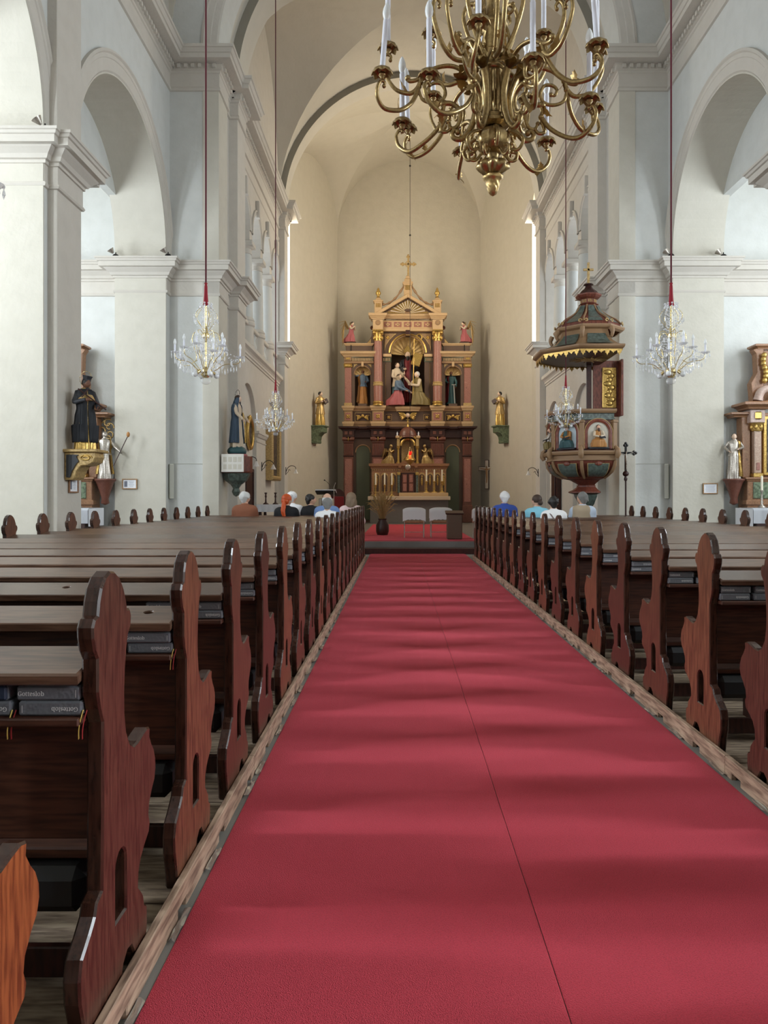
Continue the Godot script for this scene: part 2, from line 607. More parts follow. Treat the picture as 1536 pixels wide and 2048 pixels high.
	var pic := noise_tex([[0.0, Color(0.10, 0.09, 0.09)], [0.4, Color(0.24, 0.24, 0.26)], [0.6, Color(0.45, 0.36, 0.32)], [0.8, Color(0.55, 0.50, 0.46)], [1.0, Color(0.75, 0.66, 0.55)]], 0.018, 512, 4, 91, Vector2.ONE, FastNoiseLite.TYPE_SIMPLEX_SMOOTH, 20.0)
	mat("dark_picture", c8(190, 190, 190), 0.4, 0, pic, Vector3.ONE * 0.8)
	var fg := mat("frosted", Color(0.95, 0.95, 0.95, 0.45), 0.2)
	fg.transparency = BaseMaterial3D.TRANSPARENCY_ALPHA
	mat("brown_jacket", c8(134, 82, 58), 0.85)
	mat("blue_shirt", c8(112, 140, 190), 0.85)
	mat("blue_jacket", c8(52, 78, 160), 0.8)
	mat("sky_shirt", c8(138, 204, 226), 0.85)
	mat("pale_blue", c8(206, 220, 240), 0.85)
	mat("pink_shirt", c8(236, 208, 208), 0.85)
	mat("beige_cloth", c8(176, 158, 134), 0.85)
	mat("grey_strap", c8(120, 104, 102), 0.8)
	mat("hair_light", c8(134, 112, 90), 0.6)
	mat("hair_white", c8(232, 230, 230), 0.6)
	mat("wax", c8(244, 238, 218), 0.5)
	mat("straw", c8(170, 142, 92), 0.8)
	mat("red_velvet", c8(120, 18, 28), 0.8)
	mat("ebony", c8(18, 16, 16), 0.4)
	var wg := mat("window_pane", Color(0.9, 0.92, 0.95), 0.3)
	wg.emission_enabled = true
	wg.emission = Color(0.9, 0.95, 1.0)
	wg.emission_energy_multiplier = 1.6
	var ww := mat("window_pane_warm", Color(0.95, 0.9, 0.75), 0.3)
	ww.emission_enabled = true
	ww.emission = Color(1.0, 0.90, 0.68)
	ww.emission_energy_multiplier = 1.8
	var red := mat("red_lamp_glass", Color(0.8, 0.05, 0.03), 0.2)
	red.emission_enabled = true
	red.emission = Color(1.0, 0.08, 0.04)
	red.emission_energy_multiplier = 1.5

const BAYS := [[-5.79, -0.61], [0.58, 5.76], [6.95, 12.13], [13.32, 18.5]]
const PIERS := [[-0.61, 0.58], [5.76, 6.95], [12.13, 13.32]]
const IMPOST := [Vector2(0, 6.38), Vector2(0.035, 6.39), Vector2(0.05, 6.42), Vector2(0.035, 6.455), Vector2(0.02, 6.46), Vector2(0.02, 6.735), Vector2(0.05, 6.74), Vector2(0.05, 6.79), Vector2(0.09, 6.80), Vector2(0.12, 6.86), Vector2(0.2, 6.93), Vector2(0.22, 6.955), Vector2(0.30, 6.96), Vector2(0.30, 7.07), Vector2(0.33, 7.08), Vector2(0.345, 7.12), Vector2(0.37, 7.13), Vector2(0.37, 7.17), Vector2(0, 7.19)]
const ENTAB := [Vector2(0, 11.38), Vector2(0.05, 11.39), Vector2(0.05, 11.45), Vector2(0.02, 11.50), Vector2(0.02, 11.80), Vector2(0.05, 11.82), Vector2(0.05, 11.87), Vector2(0.10, 11.89), Vector2(0.10, 12.0), Vector2(0.14, 12.015), Vector2(0.36, 12.02), Vector2(0.36, 12.13), Vector2(0.39, 12.14), Vector2(0.43, 12.22), Vector2(0.46, 12.23), Vector2(0.46, 12.30), Vector2(0, 12.33)]

func arc2(c: Vector2, r: float, a0: float, a1: float, n: int, ry := -1.0) -> PackedVector2Array:
	var p := PackedVector2Array()
	for i in n + 1:
		var a := a0 + (a1 - a0) * i / n
		p.append(c + Vector2(cos(a) * r, sin(a) * (ry if ry > 0 else r)))
	return p

func web(m: MB, A: Vector3, B: Vector3, apex: Vector3, rise: float, sa := -1.0, sb := -1.0, GA = null, GB = null) -> void:
	var ga: Vector3 = GA if GA != null else A
	var gb: Vector3 = GB if GB != null else B
	var rows := []
	for i in 33:
		var th := PI * i / 32.0
		var w := A.lerp(B, (1.0 - cos(th)) * 0.5)
		w.y = A.y + rise * sin(th)
		var ph := minf(th, PI - th)
		var g0 := ga if i <= 16 else gb
		var g := g0.lerp(apex, 1.0 - cos(ph))
		g.y = g0.y + (apex.y - g0.y) * sin(ph)
		var row := PackedVector3Array()
		for j in 9:
			row.append(w.lerp(g, j / 8.0))
		rows.append(row)
	m.grid(rows)

func window_unit(n_at: Vector3, w: float, h: float, out: Vector3, pane: Material) -> void:
	# arched window: frame, glazing bars and bright panes; out points into the room
	var o := Node3D.new()
	o.name = numbered("window")
	o.set_meta("kind", "structure")
	add_child(o)
	o.look_at_from_position(n_at, n_at - out, Vector3.UP)
	var r := w * 0.5
	var outer := PackedVector2Array([Vector2(-r, -h * 0.5), Vector2(r, -h * 0.5)])
	outer.append_array(arc2(Vector2(0, h * 0.5 - r), r, 0, PI, 20))
	var f := MB.new()
	var q := r - 0.09
	var inner := PackedVector2Array([Vector2(-q, -h * 0.5 + 0.09), Vector2(q, -h * 0.5 + 0.09)])
	inner.append_array(arc2(Vector2(0, h * 0.5 - r), q, 0, PI, 20))
	f.plate([outer, inner], Vector3.ZERO, Vector3.RIGHT, Vector3.UP, 0.12)
	part("window_frame", f, M.cream, o)
	var g := MB.new()
	g.plate([inner], Vector3(0, 0, 0.02), Vector3.RIGHT, Vector3.UP, 0.02)
	part("glass_pane", g, pane, o)
	for k in range(1, 6):
		var bb := MB.new()
		bb.box(Vector3(0, -h * 0.5 + (h - r) * k / 5.0, 0.06), Vector3(2 * q, 0.03, 0.03))
		part("glazing_bar", bb, M.iron, o)
	var vb := MB.new()
	vb.box(Vector3(0, -r * 0.2, 0.06), Vector3(0.03, h - r * 0.6, 0.03))
	part("glazing_bar", vb, M.iron, o)

func structure() -> void:
	# floors
	var b := MB.new()
	b.box(V(0, -0.1, 6.4), Vector3(24, 0.2, 28.8))
	struct("floor", b, M.stone)
	b = MB.new()
	b.box(V(0, 0.02, 29.3), Vector3(12, 0.56, 17.6))
	struct("floor", b, M.dark_stone)
	b = MB.new()
	b.box(V(0, 0.075, 20.24), Vector3(9.7, 0.15, 0.5), 0.015)
	struct("floor", b, M.dark_wood)
	for s in [-1.0, 1.0]:
		side_walls(s)
	# outer shell
	b = MB.new()
	b.box(V(0, 10, -8.2), Vector3(26, 22, 0.4))
	struct("wall_entrance", b, M.cream)
	b = MB.new()
	b.box(V(0, 21.2, 14.6), Vector3(26, 0.4, 47))
	struct("ceiling", b, M.vault)  # unseen slab over the vaults, added to keep sky light out
	b = MB.new()
	b.box(V(0, 10, 38.3), Vector3(26, 22, 0.4))
	struct("wall_light_seal", b, M.cream)  # unseen wall behind the apse, added to stop sky light leaking in
	for s in [-1.0, 1.0]:
		b = MB.new()
		b.box(V(s * 12.4, 10, 14.6), Vector3(0.4, 22, 47))
		struct("wall_light_seal", b, M.cream)  # unseen wall outside the aisle, added to stop sky light leaking in
	# chancel wall with its arch
	var opening := PackedVector2Array([Vector2(-6.4, 12.3), Vector2(-4.9, 12.3)])
	opening.append_array(arc2(Vector2(0, 12.3), 4.9, PI, 0, 40))
	opening.append_array(PackedVector2Array([Vector2(4.9, 12.3), Vector2(6.4, 12.3), Vector2(6.4, 18.7), Vector2(-6.4, 18.7)]))
	b = MB.new()
	b.plate([opening], V(0, 0, 19.75), Vector3.RIGHT, Vector3.UP, 0.95)
	struct("wall_chancel", b, M.white)
	b = MB.new()
	b.arch([Vector2(0.42, 0.0), Vector2(0.42, 0.06), Vector2(0.36, 0.08), Vector2(0.33, 0.05), Vector2(0.2, 0.05), Vector2(0.18, 0.03), Vector2(0.04, 0.03), Vector2(0.0, 0.0)], V(0, 12.3, 18.8), 4.9, Vector3.RIGHT, Vector3.BACK, 0, PI, 48)
	struct("trim_chancel", b, M.cream)
	# nave vault, bay by bay
	var cuts := [-8.0, 0.0, 6.36, 12.72, 18.8]
	for i in 4:
		var d0: float = cuts[i]
		var d1: float = cuts[i + 1]
		var apex := V(0, 18.35, (d0 + d1) * 0.5)
		b = MB.new()
		var P := [V(-6.085, 12.3, d0), V(-6.085, 12.3, d1), V(6.085, 12.3, d1), V(6.085, 12.3, d0)]
		for k in 4:
			web(b, P[k], P[(k + 1) % 4], apex, 6.05 if k % 2 else 5.2)
		struct("ceiling", b, M.vault)
		for s in [-1.0, 1.0]:
			var wl := MB.new()
			wl.plate([PackedVector2Array([Vector2(d0, 12.3), Vector2(d1, 12.3), Vector2(d1, 18.7), Vector2(d0, 18.7)])], V(6.085 if s > 0 else -6.485, 0, 0), Vector3(0, 0, -1), Vector3.UP, 0.4)
			struct("wall_clerestory", wl, M.cream)
			window_unit(V(s * 6.05, 14.6, (d0 + d1) * 0.5), 3.0, 2.6, V(-s, 0, 0), M.window_pane)
	# choir vault and its transverse arches
	b = MB.new()
	var Q := [V(-4.95, 12.3, 21.2), V(-4.95, 12.3, 28.5), V(4.95, 12.3, 28.5), V(4.95, 12.3, 21.2)]
	for k in 4:
		web(b, Q[k], Q[(k + 1) % 4], V(0, 17.35, 24.85), 4.95 if k % 2 else 4.9)
	struct("ceiling", b, M.vault)
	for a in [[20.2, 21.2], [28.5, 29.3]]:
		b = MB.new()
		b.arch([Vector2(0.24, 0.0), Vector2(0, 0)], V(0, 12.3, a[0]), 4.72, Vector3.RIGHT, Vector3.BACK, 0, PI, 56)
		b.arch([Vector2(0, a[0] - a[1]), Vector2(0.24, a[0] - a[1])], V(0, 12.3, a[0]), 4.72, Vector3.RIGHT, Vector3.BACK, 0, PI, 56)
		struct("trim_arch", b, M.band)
		b = MB.new()
		b.arch([Vector2(0, 0), Vector2(0, a[0] - a[1])], V(0, 12.3, a[0]), 4.72, Vector3.RIGHT, Vector3.BACK, 0, PI, 56)
		struct("trim_arch", b, M.vault)
	b = MB.new()
	b.arch([Vector2(0, 0.45), Vector2(0, 0)], V(0, 12.3, 20.2), 4.95, Vector3.RIGHT, Vector3.BACK, 0, PI, 56)
	struct("ceiling", b, M.vault)
	# apse
	b = MB.new()
	var ap := V(0, 17.75, 32.6)
	var C2 := V(-4.95, 14.2, 31.5)
	var C3 := V(-3.44, 14.2, 37.0)
	var D2 := V(4.95, 14.2, 31.5)
	var D3 := V(3.44, 14.2, 37.0)
	web(b, C2, C3, ap, 2.3)
	web(b, C3, D3, ap, 3.44)
	web(b, D3, D2, ap, 2.3)
	web(b, V(4.95, 12.3, 29.3), V(-4.95, 12.3, 29.3), ap, 4.95, -1, -1, D2, C2)
	struct("ceiling", b, M.apse)
	b = MB.new()
	b.plate([PackedVector2Array([Vector2(-3.6, 0), Vector2(3.6, 0), Vector2(3.6, 18), Vector2(-3.6, 18)])], V(0, 0, 37.5), Vector3.RIGHT, Vector3.UP, 0.5)
	struct("wall_apse", b, M.apse)
	for s in [-1.0, 1.0]:
		b = MB.new()
		var p0 := V(s * 4.95, 0, 31.5)
		var p1 := V(s * 3.44, 0, 37.0)
		var dir := (p1 - p0).normalized()
		var len := p0.distance_to(p1)
		if s < 0: b.plate([PackedVector2Array([Vector2(-0.02, 0), Vector2(len + 0.1, 0), Vector2(len + 0.1, 18), Vector2(-0.02, 18)])], p0 - dir.cross(Vector3.UP) * 0.5, dir, Vector3.UP, 0.5)
		else: b.plate([PackedVector2Array([Vector2(-0.1, 0), Vector2(len + 0.02, 0), Vector2(len + 0.02, 18), Vector2(-0.1, 18)])], p1 + dir.cross(Vector3.UP) * 0.5, -dir, Vector3.UP, 0.5)
		struct("wall_apse", b, M.apse)

func side_walls(s: float) -> void:
	var X := func(x: float) -> float: return s * x
	var dirz := Vector3(0, 0, -1)
	# nave wall with its arches
	var p := PackedVector2Array([Vector2(-8, 0)])
	for a in BAYS:
		var c: float = (a[0] + a[1]) * 0.5
		var r: float = (a[1] - a[0]) * 0.5
		p.append(Vector2(a[0], 0))
		p.append_array(arc2(Vector2(c, 7.32), r, PI, 0, 36))
		p.append(Vector2(a[1], 0))
	p.append_array(PackedVector2Array([Vector2(18.8, 0), Vector2(18.8, 12.32), Vector2(-8, 12.32)]))
	var b := MB.new()
	b.plate([p], V(6.085 if s > 0 else -7.3, 0, 0), dirz, Vector3.UP, 1.215)
	struct("wall_nave", b, M.white)
	var inw := Vector3(-s, 0, 0)
	for a in BAYS:
		var c: float = (a[0] + a[1]) * 0.5
		var r: float = (a[1] - a[0]) * 0.5
		# plastered lining of the opening and the moulding round it
		b = MB.new()
		var lin := [Vector2(0.0, 0.005), Vector2(-0.03, 0.005), Vector2(-0.03, -1.22), Vector2(0, -1.22)]
		if s > 0: lin.reverse()
		b.arch(lin, V(X.call(6.085), 7.32, c), r, dirz, inw, 0, PI, 40, 7.32)
		struct("trim_lining", b, M.beige)
		b = MB.new()
		var mo := [Vector2(0.40, 0), Vector2(0.40, 0.07), Vector2(0.35, 0.085), Vector2(0.32, 0.05), Vector2(0.25, 0.05), Vector2(0.235, 0.035), Vector2(0.03, 0.03), Vector2(0.0, 0.0)]
		if s > 0: mo.reverse()
		b.arch(mo, V(X.call(6.085), 7.32, c), r, dirz, inw, 0, PI, 40, 0.14)
		struct("trim_archivolt", b, M.cream)
	for a in PIERS:
		b = MB.new()
		b.box(V(X.call(6.03), 5.7, (a[0] + a[1]) * 0.5), Vector3(0.2, 11.4, 0.93), 0.008)
		struct("wall_pilaster", b, M.cream)
		var path := []
		for q in [[7.3, a[0]], [6.085, a[0]], [6.085, a[0] + 0.13], [5.93, a[0] + 0.13], [5.93, a[1] - 0.13], [6.085, a[1] - 0.13], [6.085, a[1]], [7.3, a[1]]]:
			path.append(V(X.call(q[0]), 0, q[1]))
		b = MB.new()
		b.sweep(IMPOST, path, -s)
		struct("trim_capital", b, M.cream)
	# blocks at the chancel arch
	b = MB.new()
	b.plate([PackedVector2Array([Vector2(4.90, 0), Vector2(12.2, 0), Vector2(12.2, 12.32), Vector2(4.90, 12.32)])] if s > 0 else [PackedVector2Array([Vector2(-12.2, 0), Vector2(-4.90, 0), Vector2(-4.90, 12.32), Vector2(-12.2, 12.32)])], V(0, 0, 19.75), Vector3.RIGHT, Vector3.UP, 0.95)
	struct("wall_chancel", b, M.white)
	b = MB.new()
	b.box(V(X.call(5.08), 5.7, 18.99), Vector3(0.40, 11.4, 0.42), 0.006)
	b.box(V(X.call(4.99), 5.7, 19.46), Vector3(0.2, 11.4, 0.57), 0.006)
	struct("wall_pilaster", b, M.beige)
	b = MB.new()
	b.box(V(X.call(4.9), 6.15, 20.7), Vector3(0.36, 12.3, 1.0), 0.006)
	struct("wall_pilaster", b, M.cream)
	b = MB.new()
	b.box(V(X.call(4.9), 6.15, 28.9), Vector3(0.36, 12.3, 0.8), 0.006)
	struct("wall_pilaster", b, M.cream)
	var path := []
	for q in [[11.5, 18.8], [7.3, 18.8], [7.3, 18.5], [6.085, 18.5], [6.085, 18.8], [4.89, 18.8], [4.89, 19.75], [4.95, 19.75], [4.95, 20.2], [4.72, 20.2], [4.72, 21.2], [4.95, 21.2]]:
		path.append(V(X.call(q[0]), 0, q[1]))
	b = MB.new()
	b.sweep(IMPOST, path, -s)
	path = []
	for q in [[4.95, 28.5], [4.72, 28.5], [4.72, 29.3], [4.95, 29.3]]:
		path.append(V(X.call(q[0]), 0, q[1]))
	b.sweep(IMPOST, path, -s)
	struct("trim_capital", b, M.cream)
	# great entablature
	path = [V(X.call(6.085), 0, -8)]
	for a in PIERS:
		for q in [[6.085, a[0] + 0.13], [5.93, a[0] + 0.13], [5.93, a[1] - 0.13], [6.085, a[1] - 0.13]]:
			path.append(V(X.call(q[0]), 0, q[1]))
	for q in [[6.085, 18.8], [4.89, 18.8], [4.89, 19.75], [4.95, 19.75], [4.95, 20.2], [4.72, 20.2], [4.72, 21.2], [4.95, 21.2], [4.95, 28.5], [4.72, 28.5], [4.72, 29.3], [4.95, 29.3]]:
		path.append(V(X.call(q[0]), 0, q[1]))
	b = MB.new()
	b.sweep(ENTAB, path, -s)
	var ent := struct("trim_entablature", b, M.cream)
	var tooth := MB.new()
	tooth.box(Vector3.ZERO, Vector3(0.09, 0.09, 0.09))
	var teeth := MB.new()
	for i in path.size() - 1:
		var a: Vector3 = path[i]
		var e: Vector3 = path[i + 1]
		if maxf(-a.z, -e.z) < 8.0: continue
		var d := (e - a).normalized()
		var o := d.cross(Vector3.UP) * -s
		var n := int(a.distance_to(e) / 0.16)
		for k in n:
			var c := a + d * (k + 0.5) * a.distance_to(e) / n
			if -c.z < 8.0: continue
			teeth.box(c + o * 0.13 + Vector3.UP * 11.945, Vector3(0.085 if absf(d.x) > 0.5 else 0.06, 0.09, 0.06 if absf(d.x) > 0.5 else 0.085))
	var dn := part("dentils", teeth, M.cream, ent)
	dn.set_meta("kind", "stuff")
	choir_wall(s)
	# chapel behind the arches
	b = MB.new()
	b.box(V(X.call(11.65), 6, 5.4), Vector3(0.3, 12, 26.8))
	struct("wall_aisle", b, M.white)
	for a in BAYS:
		window_unit(V(X.call(11.46), 6.0, (a[0] + a[1]) * 0.5), 1.1, 4.4, inw, M.window_pane)
	b = MB.new()
	b.arch([Vector2(0, 26.8), Vector2(0, 0)], V(X.call(9.4), 8.6, 18.8), 2.1, Vector3.RIGHT, Vector3.BACK, 0, PI, 24)
	struct("ceiling", b, M.vault)
	b = MB.new()
	for x in [7.3, 11.5]:
		b.box(V(X.call(x + (0.05 if x > 9 else -0.05)), 9.9, 5.4), Vector3(0.2, 2.6, 26.8))
	struct("wall_aisle", b, M.white)

func choir_wall(s: float) -> void:
	var dirz := Vector3(0, 0, -1)
	var gal := PackedVector2Array([Vector2(21.4, 5.93), Vector2(28.46, 5.93)])
	var spans := [[27.02, 28.46], [25.22, 26.58], [23.42, 24.78], [21.4, 22.98]]
	for k in 4:
		var a: Array = spans[k]
		gal.append_array(arc2(Vector2((a[0] + a[1]) * 0.5, 9.45), (a[1] - a[0]) * 0.5, 0, PI, 16, 0.8))
		if k < 3:
			gal.append(Vector2(a[0], 9.15))
			gal.append(Vector2(spans[k + 1][1], 9.15))
	var front := PackedVector2Array([Vector2(19.75, 0)])
	for a in [[21.5, 24.1], [25.8, 28.4]]:
		front.append(Vector2(a[0], 0))
		front.append_array(arc2(Vector2((a[0] + a[1]) * 0.5, 3.55), (a[1] - a[0]) * 0.5, PI, 0, 28))
		front.append(Vector2(a[1], 0))
	front.append_array(PackedVector2Array([Vector2(29.4, 0), Vector2(29.4, 12.32), Vector2(19.75, 12.32)]))
	var b := MB.new()
	b.plate([front, gal], V(4.95 if s > 0 else -5.07, 0, 0), dirz, Vector3.UP, 0.12)
	struct("wall_choir", b, M.cream)
	b = MB.new()
	b.plate([PackedVector2Array([Vector2(19.75, 0), Vector2(29.4, 0), Vector2(29.4, 18.0), Vector2(19.75, 18.0)]), gal], V(5.07 if s > 0 else -5.47, 0, 0), dirz, Vector3.UP, 0.4)
	b.plate([PackedVector2Array([Vector2(19.75, 12.3), Vector2(29.4, 12.3), Vector2(29.4, 18.0), Vector2(19.75, 18.0)])], V(4.95 if s > 0 else -5.07, 0, 0), dirz, Vector3.UP, 0.12)
	struct("wall_choir", b, M.cream)
	# archivolts with keystones
	var inw := Vector3(-s, 0, 0)
	for a in spans:
		b = MB.new()
		var mo := [Vector2(0.16, 0), Vector2(0.16, 0.05), Vector2(0.12, 0.06), Vector2(0.1, 0.03), Vector2(0, 0.03), Vector2(0, 0)]
		if s > 0: mo.reverse()
		var r: float = (a[1] - a[0]) * 0.5
		b.arch(mo, V(s * 4.95, 9.45, (a[0] + a[1]) * 0.5), r, dirz, inw, 0, PI, 20, 0.0, 0.8 / r)
		b.plate([PackedVector2Array([Vector2(-0.09, 0), Vector2(0.09, 0), Vector2(0.14, 0.5), Vector2(-0.14, 0.5)])], V(s * 4.95 - (0.12 if s > 0 else 0.0), 10.2, (a[0] + a[1]) * 0.5), dirz, Vector3.UP, 0.12, 0.015)
		struct("trim_archivolt", b, M.cream)
	# gallery floor moulding, string above the lower arches
	b = MB.new()
	b.sweep([Vector2(0, 5.55), Vector2(0.03, 5.56), Vector2(0.03, 5.62), Vector2(0.06, 5.64), Vector2(0.06, 5.70), Vector2(0.1, 5.75), Vector2(0.17, 5.80), Vector2(0.17, 5.90), Vector2(0.15, 5.93), Vector2(0, 5.935)], [V(s * 4.95, 0, 21.2), V(s * 4.95, 0, 28.5)], -s)
	b.sweep([Vector2(0, 10.98), Vector2(0.03, 11.0), Vector2(0.03, 11.05), Vector2(0, 11.06)], [V(s * 4.95, 0, 21.2), V(s * 4.95, 0, 28.5)], -s)
	struct("trim_gallery", b, M.cream)
	b = MB.new()
	b.box(V(s * 6.7, 5.8, 24.6), Vector3(2.5, 0.26, 9.7))
	struct("floor_gallery", b, M.cream)
	b = MB.new()
	b.box(V(s * 7.95, 9, 24.6), Vector3(0.2, 7, 9.7))
	b.box(V(s * 6.6, 12.3, 24.6), Vector3(2.8, 0.2, 9.7))
	b.box(V(s * 6.7, 9, 29.6), Vector3(2.6, 7, 0.4))
	struct("wall_gallery", b, M.white)
	for d in [22.3, 24.1, 25.9, 27.7]:
		window_unit(V(s * 7.82, 7.9, d), 1.2, 2.8, inw, M.window_pane)
	# columns on drums
	for d in [23.2, 25.0, 26.8]:
		var c := Node3D.new()
		c.name = numbered("column")
		c.set_meta("kind", "structure")
		add_child(c)
		c.position = V(s * 5.14, 5.93, d)
		b = MB.new()
		b.lathe([Vector2(0.30, 0), Vector2(0.30, 0.1), Vector2(0.27, 0.13), Vector2(0.27, 0.66), Vector2(0.31, 0.70), Vector2(0.31, 0.78), Vector2(0.28, 0.82), Vector2(0.30, 0.86), Vector2(0.27, 0.92), Vector2(0.25, 0.95)], 28, Vector3.ZERO, true)
		part("pedestal", b, M.cream, c)
		b = MB.new()
		var pr := []
		for i in 13:
			var y := i / 12.0
			pr.append(Vector2(0.245 - 0.04 * y * y, 0.95 + 1.93 * y))
		b.lathe(pr, 28)
		part("shaft", b, M.white, c)
		b = MB.new()
		b.lathe([Vector2(0.205, 2.84), Vector2(0.225, 2.85), Vector2(0.225, 2.88), Vector2(0.21, 2.89), Vector2(0.21, 3.0), Vector2(0.24, 3.02), Vector2(0.28, 3.07)], 28, Vector3.ZERO, true)
		b.box(Vector3(0, 3.145, 0), Vector3(0.58, 0.15, 0.58), 0.02)
		part("capital", b, M.cream, c)
	# balustrade: rail, foot and single balusters
	var bal := Node3D.new()
	bal.name = numbered("trim_balustrade")
	bal.set_meta("kind", "structure")
	add_child(bal)
	var one := MB.new()
	one.lathe([Vector2(0.07, 0), Vector2(0.07, 0.05), Vector2(0.04, 0.07), Vector2(0.035, 0.1), Vector2(0.075, 0.22), Vector2(0.07, 0.3), Vector2(0.035, 0.42), Vector2(0.03, 0.5), Vector2(0.05, 0.52), Vector2(0.035, 0.55), Vector2(0.065, 0.57), Vector2(0.065, 0.62)], 12)
	var om := one.mesh()
	for seg in [[21.4, 22.9], [23.5, 24.7], [25.3, 26.5], [27.1, 28.5]]:
		b = MB.new()
		b.box(V(s * 5.1, 6.68, (seg[0] + seg[1]) * 0.5), Vector3(0.26, 0.12, seg[1] - seg[0] + 0.1), 0.02)
		part("rail", b, M.cream, bal)
		var n := 5
		for k in n:
			part("baluster", om, M.white, bal, V(s * 5.1, 5.99, seg[0] + (k + 0.5) * (seg[1] - seg[0]) / n))
	# imposts of the lower blind arches
	b = MB.new()
	for a in [[24.1, 25.8]]:
		b.sweep([Vector2(0, 3.2), Vector2(0.02, 3.21), Vector2(0.03, 3.25), Vector2(0.0, 3.27), Vector2(0.0, 3.36), Vector2(0.04, 3.38), Vector2(0.08, 3.46), Vector2(0.1, 3.47), Vector2(0.1, 3.55), Vector2(0, 3.56)], [V(s * 5.06, 0, a[0] + 0.01), V(s * 4.95, 0, a[0] + 0.01), V(s * 4.95, 0, a[1] - 0.01), V(s * 5.06, 0, a[1] - 0.01)], -s)
	struct("trim_impost", b, M.cream)
	# straight piece of the apse with its tall window
	b = MB.new()
	var wl := PackedVector2Array([Vector2(29.3, 0), Vector2(31.6, 0), Vector2(31.6, 18), Vector2(29.3, 18)])
	var ho := PackedVector2Array([Vector2(29.6, 7.1), Vector2(31.45, 7.1)])
	ho.append_array(arc2(Vector2(30.525, 12.9), 0.925, 0, PI, 18))
	b.plate([wl, ho], V(4.95 if s > 0 else -5.5, 0, 0), dirz, Vector3.UP, 0.55)
	struct("wall_apse", b, M.apse)
	window_unit(V(s * 5.48, 10.45, 30.525), 1.9, 6.8, inw, M.window_pane_warm)

# outline of a pew end: x = distance forward from the back edge, y = height
const END_PANEL := [[0.0, 1.085], [-0.012, 1.12], [-0.014, 1.15], [0.0, 1.172], [0.022, 1.178], [0.03, 1.215], [0.046, 1.25], [0.075, 1.277], [0.11, 1.29], [0.148, 1.285], [0.185, 1.265], [0.215, 1.232], [0.238, 1.19], [0.245, 1.165], [0.268, 1.163], [0.28, 1.14], [0.276, 1.11], [0.252, 1.085], [0.238, 1.04], [0.228, 0.99], [0.222, 0.92], [0.224, 0.86], [0.238, 0.80], [0.268, 0.755], [0.305, 0.735], [0.345, 0.738], [0.385, 0.748], [0.425, 0.755], [0.455, 0.748], [0.452, 0.72], [0.472, 0.69], [0.495, 0.665], [0.512, 0.63], [0.515, 0.595], [0.502, 0.56], [0.475, 0.535], [0.448, 0.50], [0.442, 0.47], [0.455, 0.44], [0.445, 0.41], [0.4, 0.385], [0.366, 0.36], [0.346, 0.325], [0.342, 0.285], [0.366, 0.262], [0.39, 0.235], [0.4, 0.20], [0.425, 0.185], [0.428, 0.13], [0.41, 0.06], [0.31, 0.06], [0.305, 0.10], [0.28, 0.135], [0.245, 0.14], [0.215, 0.12], [0.195, 0.08], [0.185, 0.06], [-0.06, 0.06], [-0.075, 0.14], [-0.095, 0.2], [-0.1, 0.26], [-0.085, 0.31], [-0.035, 0.345], [0.0, 0.375], [0.012, 0.405], [0.05, 0.42], [0.055, 0.62], [0.055, 0.88], [0.035, 0.92], [0.02, 0.97], [0.02, 1.06]]

var pew_parts := {}

func end_panel_mesh(th: float) -> Array:
	var lo := PackedVector2Array()
	for p in END_PANEL:
		lo.append(Vector2(p[0], p[1]))
	var slot := PackedVector2Array([Vector2(0.15, 0.275), Vector2(0.235, 0.275)])
	slot.append_array(arc2(Vector2(0.1925, 0.425), 0.0425, 0, PI, 8))
	var b := MB.new()
	var rim := MB.new()
	b.plate([lo, slot], Vector3(-th * 0.5, 0, 0), Vector3(0, 0, -1), Vector3.UP, th, 0.006, true, rim)
	return [b.mesh(), rim.mesh()]

func make_pew(s: float, at_d: float, label: String, group: String, front := false) -> Node3D:
	# local x runs outwards from the aisle, z backwards
	var t := thing("church_pew", label, "pew", V(s * 1.30, 0, at_d), 0, group)
	var L := 3.68
	var aisle := part("end_panel", pew_parts.panel, M.pew_panel, t, Vector3(s * 0.023, 0, 0))
	var outer := part("end_panel", pew_parts.panel, M.pew_panel, t, Vector3(s * (L - 0.023), 0, 0))
	part("panel_edge", pew_parts.rim, M.pew_edge, aisle)
	part("panel_edge", pew_parts.rim, M.pew_edge, outer)
	var mid := s * L * 0.5
	var ln := L - 0.092
	part("book_ledge", pew_parts.ledge, M.pew_ledge, t, Vector3(mid, 0, 0))
	part("backrest", pew_parts.back, M.pew_back, t, Vector3(mid, 0, 0))
	part("book_shelf", pew_parts.shelf, M.pew_back, t, Vector3(mid, 0, 0))
	part("seat", pew_parts.seat, M.pew_seat, t, Vector3(mid, 0, 0))
	part("kneeler", pew_parts.kneel, M.worn_plank, t, Vector3(mid, 0, 0))
	part("kneeler_post", pew_parts.post, M.dark_wood, t, Vector3(s * 0.5, 0, 0))
	part("kneeler_post", pew_parts.post, M.dark_wood, t, Vector3(s * (L - 0.5), 0, 0))
	part("foot_rail", pew_parts.rail, M.dark_wood, t, Vector3(mid, 0, 0))
	part("seat_heater", pew_parts.heat, M.heater, t, Vector3(mid - s * 0.12, 0, 0))
	return t

